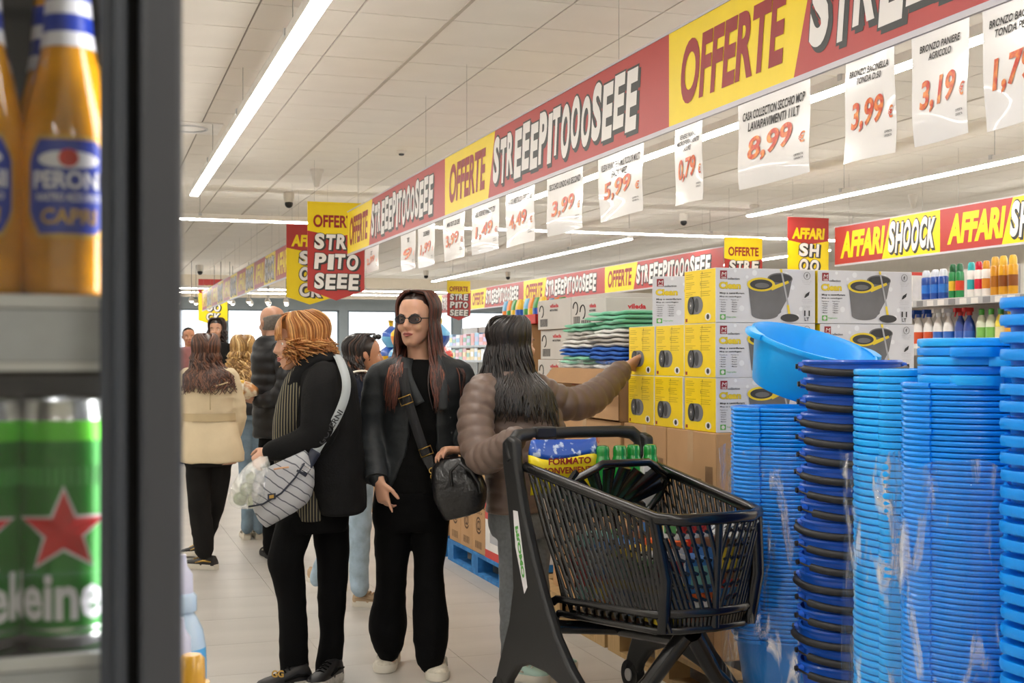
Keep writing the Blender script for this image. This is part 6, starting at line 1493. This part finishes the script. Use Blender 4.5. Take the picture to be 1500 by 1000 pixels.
# woman in beige trench coat
M_trench = mat('beige_trench', 'd2c1a0', rough=.8, var=.06, bump=.4, bscale=18)
M_bk2 = mat('charcoal_trousers', '1b1a19', rough=.85, spec=.15, bump=.2, bscale=40); M_darkshoe = mat('black_gold_sneaker', '1c1a18', rough=.5)
d = 8.17
g_ = lambda px, py: P(px, py, FPX*HC/(py-CY))
F, o, hd = walker(d, 'woman in belted beige trench coat with long brown hair, back turned, beside the fridge', 303, (300, 541, .06), .222, AF*.9-AR*.35, M_skin,
    [(306, 537, 20, .07), (307, 546, 34, .11), (308, 570, 37, .14), (307, 597, 36, .13), (307, 612, 35.5, .125), (308, 630, 40, .14), (310, 655, 45, .155), (311, 676, 47, .16)],
    [[(276, 552, 0, 15), (266, 590, 0, 14), (262, 615, .05, 13), (268, 640, .12, 10)], [(336, 552, 0, 14), (345, 585, .02, 13), (349, 612, .05, 12), (343, 640, .14, 9)]],
    [[(292, 675, 0, 20), (291, 725, 0, 16.5), (295, 765, .02, 16), (300, 808, .02, 14)], [(322, 675, .05, 18), (317, 725, .1, 15), (308, 765, .2, 13), (296, 800, .3, 12)]], M_trench, M_bk2,
    shoes=((g_(318, 834), -AR*.93+AF*.35, .26, M_darkshoe, M_cream, M_gold2, 0), (g_(308, 818), -AR*.9+AF*.4, .25, M_darkshoe, M_cream, M_gold2, .03)), coatname='trench_coat')
m = MB(); hb_ = F.hull([(307, 596, 39, .14), (307, 612, 37.5, .135), (308, 630, 42, .15)], .0); zz = F.p(307, 610).z; cc = F.p(307, 610)
m.rings([[V((cc.x, cc.y, zz+dz))+AR*(37.5*F.k+.008)*math.cos(t)+AF*.143*math.sin(t) for t in [2*math.pi*k/30 for k in range(30)]] for dz in (-.025, .025)], cap=False); m.build('belt', mat('beige_belt', 'b9a682', rough=.8), o, smooth=True)
m = MB(); ribbon(m, [F.p(*q) for q in ((308, 545, -.125), (308, 575, -.152), (308, 600, -.143))], .006, TOCAM, .004); m.build('back_seam', MATS['beige_belt'], o, smooth=True)
m = MB(); ribbon(m, [F.p(*q) for q in ((283, 560, -.115), (308, 566, -.152), (334, 560, -.115))], .008, TOCAM, .005); m.build('yoke_seam', MATS['beige_belt'], o, smooth=True)
c = MB(); hd.cap(c, 1.08, .05, .015, .2); hr = put(remeshed(c, .009, 4), 'hair', H_brn[0], o)
ze = F.p(300, 566).z; hl = F.hull([(306, 538, 22, .08), (307, 548, 36, .125), (308, 570, 39, .155), (307, 600, 38, .15)], .012)
hd.locks(330, H_brn, hr, lambda phi, sd: ze, phi0=1.1, seed=21, r=.006, wave=.014, flare=.015, spread=.005, ragged=.05, k0=1.10, curl=.5, hull=hl)
# man in black quilted jacket
M_blkpuff = mat('black_quilted_nylon', '16171a', rough=.42, var=.1, bump=.15, bscale=30, spec=.4); M_baldskin = mat('bald_skin', 'b98a70', rough=.45, var=.08)  # second material: skin tone of the balding man
F, o, hd = walker(8.7, 'balding man in black quilted jacket holding a yellow package, back turned', 405, (393, 497, .08), .232, AF*.75-AR*.66, M_baldskin,
    [(401, 492, 17, .07), (403, 502, 30, .12), (405, 525, 36, .15), (407, 560, 37, .15), (408, 600, 37, .15), (409, 640, 37, .15)],
    [[(412, 512, -.14, 14), (418, 545, -.18, 14), (414, 574, -.2, 13), (392, 586, -.2, 11), (378, 588, -.2, 8.5)], [(388, 512, .14, 13), (384, 550, .2, 12), (376, 580, .2, 10)]],
    [[(398, 640, 0, 19), (398, 720, 0, 16), (398, 805, 0, 12)], [(420, 640, .05, 19), (420, 720, .05, 16), (420, 805, .05, 12)]], M_blkpuff, M_blktr,
    hands=(((376, 588, -.2), -AR*.9+Z*.25, Z*.6+AF*.5, -1),), quilt=(.075, .012), shoes=((P(398, 521, 8.7), AF-AR*.4, .28, M_blktop, M_rubber, M_sneakg, 0), (P(420, 521, 8.75), AF-AR*.4, .28, M_blktop, M_rubber, M_sneakg, 0)), coatname='quilted_jacket', seed=5)
m = MB(); rs = []
for i in range(7):
    t = .26+.40*i/6; w, a, b = headat(t); k = 1.045; rs.append([hd.pt(w*k*math.cos(q), (a+b)/2*k-.08+(a-b)/2*k*math.sin(q)*.95, t-.09*math.sin(q)*(i/6)) for q in [2*math.pi*j/24 for j in range(24)]])
m.rings(rs); put(remeshed(m, .007, 8), 'short_grey_hair', H_gry[0], o)
pk = thing('yellow_package', 'crumpled yellow and white package in the hand of the balding man', 'package', F.p(357, 590, -.2))
rs = []
for i in range(9):
    t = i/8; px = 341+36*t; py = 566+8*t; c = F.p(px, py, -.22); h = 13*math.sin(math.pi*min(max(t, .1), .93))**.5; rs.append([c+Z*h*F.k*math.cos(a)*(1+.12*math.sin(3*a+i))+AF*.05*math.sin(a) for a in [2*math.pi*k/16 for k in range(16)]])
MB().rings(rs[:5]).build('yellow_end', mat('wrapper_yellow', 'd9a92f', rough=.35, col2='efe6d0', scale=18, bump=.5, bscale=30), pk, smooth=True); MB().rings(rs[4:]).build('brown_end', mat('wrapper_tan', 'b57d45', rough=.4, col2='e8ddc4', scale=16, bump=.5, bscale=30), pk, smooth=True)
# blonde woman
F, o, hd = walker(9.6, 'woman with long curly blonde hair in black quilted jacket and jeans, back turned', 366, (354, 536, .06), .222, AF*.9-AR*.4, M_skin,
    [(360, 531, 14, .07), (364, 540, 24, .11), (367, 560, 28, .14), (368, 585, 27, .13), (369, 607, 28, .14)],
    [[(346, 546, .0, 11), (340, 575, .05, 10), (346, 598, .1, 8)], [(384, 546, 0, 11), (390, 575, 0, 10), (388, 602, .05, 8)]],
    [[(358, 608, 0, 14), (360, 670, 0, 11.5), (362, 740, 0, 9), (362, 775, 0, 8.5)], [(377, 608, .03, 14), (378, 670, .03, 11.5), (380, 740, .03, 9), (380, 775, .03, 8.5)]], M_blkpuff, mat('mid_denim', '6f8494', rough=.85, var=.2, scale=14), quilt=(.075, .010),
    shoes=((P(362, 521, 9.6), AF-AR*.3, .25, M_sneak, M_cream, M_sneakg, 0), (P(380, 521, 9.64), AF-AR*.3, .25, M_sneak, M_cream, M_sneakg, 0)), coatname='quilted_jacket', seed=7)
c = MB(); hd.cap(c, 1.10, .05, .015, .2); hr = put(remeshed(c, .010, 4), 'hair', H_bld[0], o)
ze = F.p(350, 560).z; hl = F.hull([(360, 532, 16, .08), (364, 541, 26, .125), (367, 560, 30, .155), (368, 590, 30, .15)], .015)
hd.locks(280, H_bld, hr, lambda phi, sd: ze, phi0=1.05, seed=31, r=.0075, wave=.024, flare=.04, spread=.02, ragged=.06, k0=1.14, curl=1.2, hull=hl)
# woman with clipped dark hair in jeans
M_navytop = mat('navy_top', '1d2433', rough=.8, spec=.2)
F, o, hd = walker(7.05, 'woman with clipped dark hair, sunglasses on head, navy top and pale jeans, half hidden', 520, (545, 549, .02), .222, AR*.92+AF*.3, M_skin2,
    [(520, 545, 14, .08), (519, 555, 26, .14), (518, 585, 31, .17), (518, 630, 30, .17), (519, 680, 30, .165), (520, 705, 30, .16)],
    [[(514, 565, -.15, 13), (508, 610, -.19, 12), (512, 650, -.2, 10.5), (530, 675, -.22, 8)], [(516, 565, .15, 13), (512, 610, .19, 12), (520, 650, .2, 10), (536, 672, .2, 8)]],
    [[(524, 700, -.05, 23), (526, 770, -.05, 17.5), (526, 830, -.04, 14.5), (527, 862, -.04, 13.5)], [(512, 700, .08, 22), (500, 770, .1, 16.5), (478, 815, .16, 13.5), (463, 850, .2, 11)]], M_navytop, M_jeans,
    shoes=((g_(517, 887), AR*.95-AF*.2, .24, M_tan, M_cream, M_tan, 0), (g_(449, 868), AR*.95+AF*.2, .24, M_tan, M_cream, M_tan, .07)), coatname='navy_top', seed=9)
m = MB(); ribbon(m, [F.p(*q) for q in ((508, 552, -.12), (518, 545, -.13), (532, 543, -.115), (545, 546, -.07))], .012, TOCAM+Z, .005); m.build('cream_neck_trim', M_cream, o, smooth=True)
c = MB(); hd.cap(c, 1.05, .045, .008, .30); hr = put(remeshed(c, .008, 4), 'hair', H_blk[1], o)
hd.locks(260, [H_blk[1], H_blk[0], H_brn[1]], hr, lambda phi, sd: F.p(515, 548).z, phi0=1.75, seed=41, r=.0048, wave=.012, flare=.02, ragged=.04, k0=1.05, hull=F.hull([(520, 545, 16, .09), (519, 556, 28, .15), (518, 585, 33, .18)]))
g = MB(); g.tube([hd.pt(q*.34, a, t) for q, a, t in ((-1, -.05, .60), (-1, .12, .80), (-.9, .25, .95))], .004, 6); g.tube([hd.pt(-.3+.6*k/8, .32-.0*abs(k-4), .97-.004*abs(k-4)) for k in range(9)], [.012, .016, .016, .012, .006, .012, .016, .016, .012], 8); g.build('sunglasses', M_black, o, smooth=True)
m = MB(); m.tube([hd.pt(-.12, -.44, .78), hd.pt(-.16, -.50, .68)], .012, 8); m.build('hair_clip', M_lwhite, o, smooth=True)
# far heads
F, o, hd = walker(13.5, 'distant woman with dark wavy hair facing the camera beyond the trench coat', 314, (316, 498, 0), .222, -AF, M_skin, [(315, 500, 9, .07), (315, 506, 20, .12), (315, 530, 22, .14), (315, 570, 22, .14)], [[(298, 510, 0, 8), (295, 540, 0, 7), (298, 565, 0, 6)], [(333, 510, 0, 8), (335, 540, 0, 7), (332, 565, 0, 6)]], [[(308, 570, 0, 10), (308, 700, 0, 7)], [(322, 570, 0, 10), (322, 700, 0, 7)]], M_bk2, M_bk2, shoes=((P(308, 521, 13.6), -AF, .25, M_blktop, M_rubber, M_sneakg, 0), (P(322, 521, 13.6), -AF, .25, M_blktop, M_rubber, M_sneakg, 0)))
c = MB(); hd.cap(c, 1.10, .06, .015, .2); hr = put(remeshed(c, .012, 3), 'hair', H_blk[1], o); hd.locks(120, [H_blk[1], H_brn[0]], hr, lambda phi, sd: F.p(315, 503).z, phi0=1.1, seed=51, r=.010, wave=.02, k0=1.15, curl=.8)
F, o, hd = walker(16.5, 'distant dark-haired man in red top at the edge of the fridge', 277, (277, 506, 0), .23, -AF+AR*.4, M_skin2, [(277, 508, 8, .07), (277, 513, 17, .12), (277, 535, 18, .14), (277, 565, 18, .14)], [[(263, 516, 0, 7), (260, 540, 0, 6), (262, 560, 0, 5)], [(291, 516, 0, 7), (294, 540, 0, 6), (292, 560, 0, 5)]], [[(271, 565, 0, 9), (271, 670, 0, 6)], [(283, 565, 0, 9), (283, 670, 0, 6)]], mat('dull_red_top', '8d5a58', rough=.8), M_bk2, shoes=((P(271, 521, 16.6), -AF, .26, M_blktop, M_rubber, M_sneakg, 0), (P(283, 521, 16.6), -AF, .26, M_blktop, M_rubber, M_sneakg, 0)))
c = MB(); hd.cap(c, 1.06, .07, .02, .45); put(remeshed(c, .012, 3), 'hair', H_blk[1], o)
# ================================================================ shelving and goods in the background
M_shelf = mat('shelf_white', 'd9d8d4', rough=.45); M_railp = mat('shelf_price_rail', 'bfc2c4', rough=.3); M_tagw = mat('price_ticket', 'efeeea', rough=.4); M_tagg = mat('price_ticket_grey', '8d8f92', rough=.4)
def gondola(x0, y0, y1, zs, depth, ztop, label, facing=-1):
    o = thing('shelf_gondola', label, 'shelf', (x0, y0, 0), 'white shelf gondolas')
    MB().bx((x0+depth, y0, 0), (x0+depth+.03, y1, ztop)).build('back_panel', M_shelf, o)
    MB().bx((x0, y0, 0), (x0+depth, y1, .14)).build('plinth', M_shelf, o)
    n = max(1, round((y1-y0)/1.33))
    for k in range(n+1): yy = y0+(y1-y0)*k/n; MB().bx((x0+depth-.03, yy-.015, 0), (x0+depth, yy+.015, ztop)).build('upright', M_alu, o)
    for z in zs:
        sh = MB().bx((x0, y0, z-.03), (x0+depth, y1, z)).build('shelf_board', M_shelf, o)
        MB().bx((x0-.012, y0, z-.050), (x0, y1, z-.004)).build('price_rail', M_railp, sh)
        k = 0; yy = y0+.05
        while yy < y1-.08 and k < 40:
            MB().bx((x0-.0135, yy, z-.046), (x0-.0125, yy+.07, z-.008)).build('price_ticket', M_tagw if k % 3 else M_tagg, sh); yy += .115; k += 1
    return o
XS = 5.5
Z1 = 1.79; Z2 = 1.455
gondola(XS, 4.6, 9.4, (.5, .82, 1.14, Z2, Z1), .45, 2.02, 'white shelf gondola of sprays and cleaners at the right, below the AFFARI banner')
pc = {}
def pm(h): return mat('product_'+h, h, rough=.28, coat=.4, var=.05, scale=20)
def can_spray(x, y, z, r, h, body, cap, band, label, group):
    o = thing('spray_can', label, 'spray can', (x, y, z), group)
    MB().lathe([(r*.9, 0), (r, .006), (r, h*.72), (r*.85, h*.76)], 16, (x, y, z)).build('can_body', pm(body), o, auto=40); MB().lathe([(r*1.008, h*.22), (r*1.008, h*.5)], 16, (x, y, z), cap=False).build('label_band', pm(band), o, smooth=True)
    MB().lathe([(r*.82, h*.76), (r*.82, h*.9), (r*.6, h*.985), (r*.3, h)], 16, (x, y, z)).build('cap', pm(cap), o, auto=40)
def trigger(x, y, z, s, body, head, band, label, group):
    o = thing('trigger_bottle', label, 'bottle', (x, y, z), group); q = (x, y, z)
    MB().lathe([(.040*s, 0), (.044*s, .01*s), (.044*s, .13*s), (.034*s, .17*s), (.016*s, .20*s), (.015*s, .215*s)], 16, q, sx=.75).build('bottle_body', pm(body), o, auto=45); MB().lathe([(.0446*s, .03*s), (.0446*s, .11*s)], 16, q, sx=.75, cap=False).build('label', pm(band), o, smooth=True)
    m = MB(); m.lathe([(.019*s, .212*s), (.019*s, .235*s)], 12, q); m.bx((x-.05*s, y-.012*s, z+.235*s), (x+.025*s, y+.012*s, z+.262*s)); hdm = m.build('trigger_head', pm(head), o, auto=40)
    m = MB(); m.tube([(x-.035*s, y, z+.237*s), (x-.045*s, y, z+.205*s)], .006*s, 6); m.build('trigger', pm(head), hdm, smooth=True)
def flask(x, y, z, s, body, cap, band, label, group):
    o = thing('cleaner_bottle', label, 'bottle', (x, y, z), group); q = (x, y, z)
    MB().lathe([(.038*s, 0), (.042*s, .01*s), (.042*s, .15*s), (.03*s, .19*s), (.015*s, .215*s)], 16, q, sx=.7).build('bottle_body', pm(body), o, auto=45); MB().lathe([(.0426*s, .04*s), (.0426*s, .13*s)], 16, q, sx=.7, cap=False).build('label', pm(band), o, smooth=True); MB().lathe([(.018*s, .21*s), (.018*s, .245*s), (.012*s, .25*s)], 12, q).build('cap', pm(cap), o, auto=45)
top = [(1484, 'g', 'e2a51c', 'f0c040', '8a4a10', 'gold'), (1470, 'g', 'e2a51c', 'f0c040', '8a4a10', 'gold'), (1458, 'g', 'd9982a', 'e8b545', 'b06a1a', 'amber'), (1445, 'c', 'f2f0ec', 'e7a531', 'd98a2b', 'orange banded'), (1434, 'c', 'f2f0ec', 'd5203c', 'd5203c', 'red capped'), (1423, 'c', 'f2f0ec', '35c4c6', '2aa9ad', 'turquoise capped'), (1406, 'c', '1f8a4c', '11663a', 'e0442a', 'green'), (1396, 'c', '1f8a4c', '11663a', 'e8c030', 'green'), (1382, 't', '1c4ea8', 'dfe6f2', '2f7bd8', 'blue'), (1370, 't', '1c4ea8', 'dfe6f2', '2f7bd8', 'blue'), (1357, 't', '1c4ea8', 'dfe6f2', '2f7bd8', 'blue')]
def ys(px, X): return YX(px, X)
seen = {}
def uniq(base):
    seen[base] = seen.get(base, 0)+1; return base+(', %s from the mop cartons side' % ORD[seen[base]-1])
for px, k, a, b, c, nm in reversed(top):
    y = ys(px, XS+.08)
    if k in 'g': can_spray(XS+.08, y, Z1, .031, .255, a, b, c, uniq(nm+' spray can on the top right shelf'), 'spray cans on the top right shelf')
    elif k == 'c': can_spray(XS+.08, y, Z1, .029, .235, a, b, c, uniq(nm+' spray can on the top right shelf'), 'spray cans on the top right shelf')
    else: can_spray(XS+.08, y, Z1, .034, .21, a, b, c, uniq(nm+' tub with white cap on the top right shelf'), 'blue tubs on the top right shelf')
for i, px in enumerate((1343, 1331)):
    y = ys(px, XS+.1); o = thing('detergent_box', 'white detergent box with red top on the top right shelf, %s' % ('beside the blue tubs', 'next to the mop cartons')[i], 'box', (XS+.1, y, Z1), 'white detergent boxes')
    MB().bx((XS+.03, y-.045, Z1), (XS+.18, y+.045, Z1+.2)).build('carton', pm('efece6'), o); MB().bx((XS+.029, y-.046, Z1+.18), (XS+.181, y+.046, Z1+.203)).build('red_top', pm('d0392c'), o); MB().lathe([(.02, 0), (.02, .09), (.008, .12)], 10, (XS+.027, y, Z1+.05), sx=.1).build('bottle_print', pm('e8c030'), o)
low = [(1494, 'f', 'efeee8', 'f4f2ee', '9fc7e0', 'white'), (1480, 'f', 'efeee8', 'e5c021', 'e0a020', 'yellow capped'), (1466, 'f', 'e8d43a', '3fa04a', 'f0e8b0', 'yellow'), (1452, 'f', 'dfe8d0', '4fae3f', '7fc25a', 'green capped'), (1438, 'f', 'dfe8d0', '4fae3f', '7fc25a', 'green capped'), (1420, 't', '24459a', 'c22a2a', '2f62c0', 'blue bodied'), (1407, 't', '24459a', 'c22a2a', '2f62c0', 'blue bodied'), (1390, 't', 'f0f0ee', 'e9ecf0', '2f6fd0', 'white'), (1375, 't', 'f0f0ee', 'e9ecf0', '2f6fd0', 'white'), (1361, 't', 'f0f0ee', '1f4fb0', 'd9552a', 'blue headed'), (1346, 't', 'f0f0ee', '1f4fb0', 'd9552a', 'blue headed'), (1334, 't', 'f0f0ee', '1f4fb0', 'd9552a', 'blue headed')]
for px, k, a, b, c, nm in reversed(low):
    y = ys(px, XS+.08); (trigger if k == 't' else flask)(XS+.08, y, Z2, 1.02, a, b, c, uniq(nm+(' trigger bottle' if k == 't' else ' cleaner bottle')+' on the second right shelf'), 'cleaner bottles on the second right shelf')
# distant shelf rows
gondola(8.55, 13.5, 31.0, (.5, .9, 1.3, 1.65), .5, 2.1, 'long white shelf gondola far behind the island under the distant OFFERTE banner')
rnd = random.Random(5); fcols = ['e6a7b8', 'd8507a', 'efece6', '9ac4e0', '5aa36a', 'e8c84a', 'b7a3cf', 'dd6a3a', 'f2f0ec', '6fb0d8']
fn_ = {'e6a7b8': 'pale pink', 'd8507a': 'pink', 'efece6': 'cream', '9ac4e0': 'pale blue', '5aa36a': 'green', 'e8c84a': 'yellow', 'b7a3cf': 'lilac', 'dd6a3a': 'orange', 'f2f0ec': 'white', '6fb0d8': 'blue'}
for sh, z in enumerate((1.3, 1.65)):
    y = 16.5; nc = rnd.choice(fcols)
    while y < 30.5:
        w = rnd.uniform(.22, .34); h = rnd.uniform(.22, .30); c = nc; nc = rnd.choice(fcols)
        o = thing('product_pack', '%s pack on the %s far shelf row, %s one next to it' % (fn_[c], ('lower', 'upper')[sh], fn_[nc]), 'pack', (8.6, y, z), 'packs on the far shelf rows')
        MB().bx((8.58, y, z), (8.85, y+w, z+h)).build('pack_body', pm(c), o); MB().bx((8.576, y+.03, z+h*.3), (8.58, y+w-.03, z+h*.7)).build('pack_label', pm(rnd.choice(fcols)), o); y += w+.02
# bags of treats on cartons farther down the island
for k in range(3): carton(XI-.05, 9.95+k*.42, .0, .55, .41, 1.30, 'tall brown carton below the colourful treat bags, %s along' % ORD[k], tape=True)
ti = 0
for k in range(3):
    for j in range(2):
        for l in range(2):
            cs = [(1, 2, 1), (2, 0, 5), (1, 5, 2), (4, 2, 1), (2, 1, 0), (5, 1, 2)][(k*2+j+l) % 6]
            pillow((XI+.10+.22*j, 10.15+k*.42+l*.012, 1.302+l*.17), .24, .17, .24, [pcols[q] for q in cs], 'treat_bag', 'shiny %s treat bag on the far cartons, %s layer, %s row, %s' % (('red', 'blue', 'yellow', 'green', 'orange', 'light blue')[cs[0]], ('lower', 'upper')[l], ORD[k], ('aisle side', 'inner side')[j]), 'bag', 'treat bags on the far cartons', rz=.5*(k-1)+.9*l+j, stripes=3, neck=True)
# left-hand gondola far down the aisle and the checkout screens
gondola(-3.2, 12.5, 26.0, (.5, .9, 1.3), .5, 1.6, 'white shelf gondola far down the left side of the aisle')
# small pendant lamps over the checkouts
M_bulb = mat('pendant_bulb', 'ffffff', emit='fff4e2', estr=12)
for r in range(2):
    for k in range(9):
        x = .9+k*.42+r*.2; y = 29.0+r*1.3; z = 2.62
        if abs(x-2.55) < .12: x += .22
        o = thing('pendant_lamp', 'tiny pendant lamp over the far checkouts, %s row, %s from the left' % (('front', 'back')[r], ORD[k]), 'lamp', (x, y, z), 'tiny pendant lamps over the far checkouts')
        MB().tube([(x, y, z+.1), (x, y, ZC-.012)], .006, 5).build('cord', M_dark, o); MB().lathe([(.03, .1), (.06, .05), (.07, 0)], 10, (x, y, z)).build('shade', M_white, o, auto=40); MB().sphere((x, y, z+.01), .045, 0, 8, 6).build('bulb', M_bulb, o, smooth=True)
bpy.data.scenes.remove(SCR)
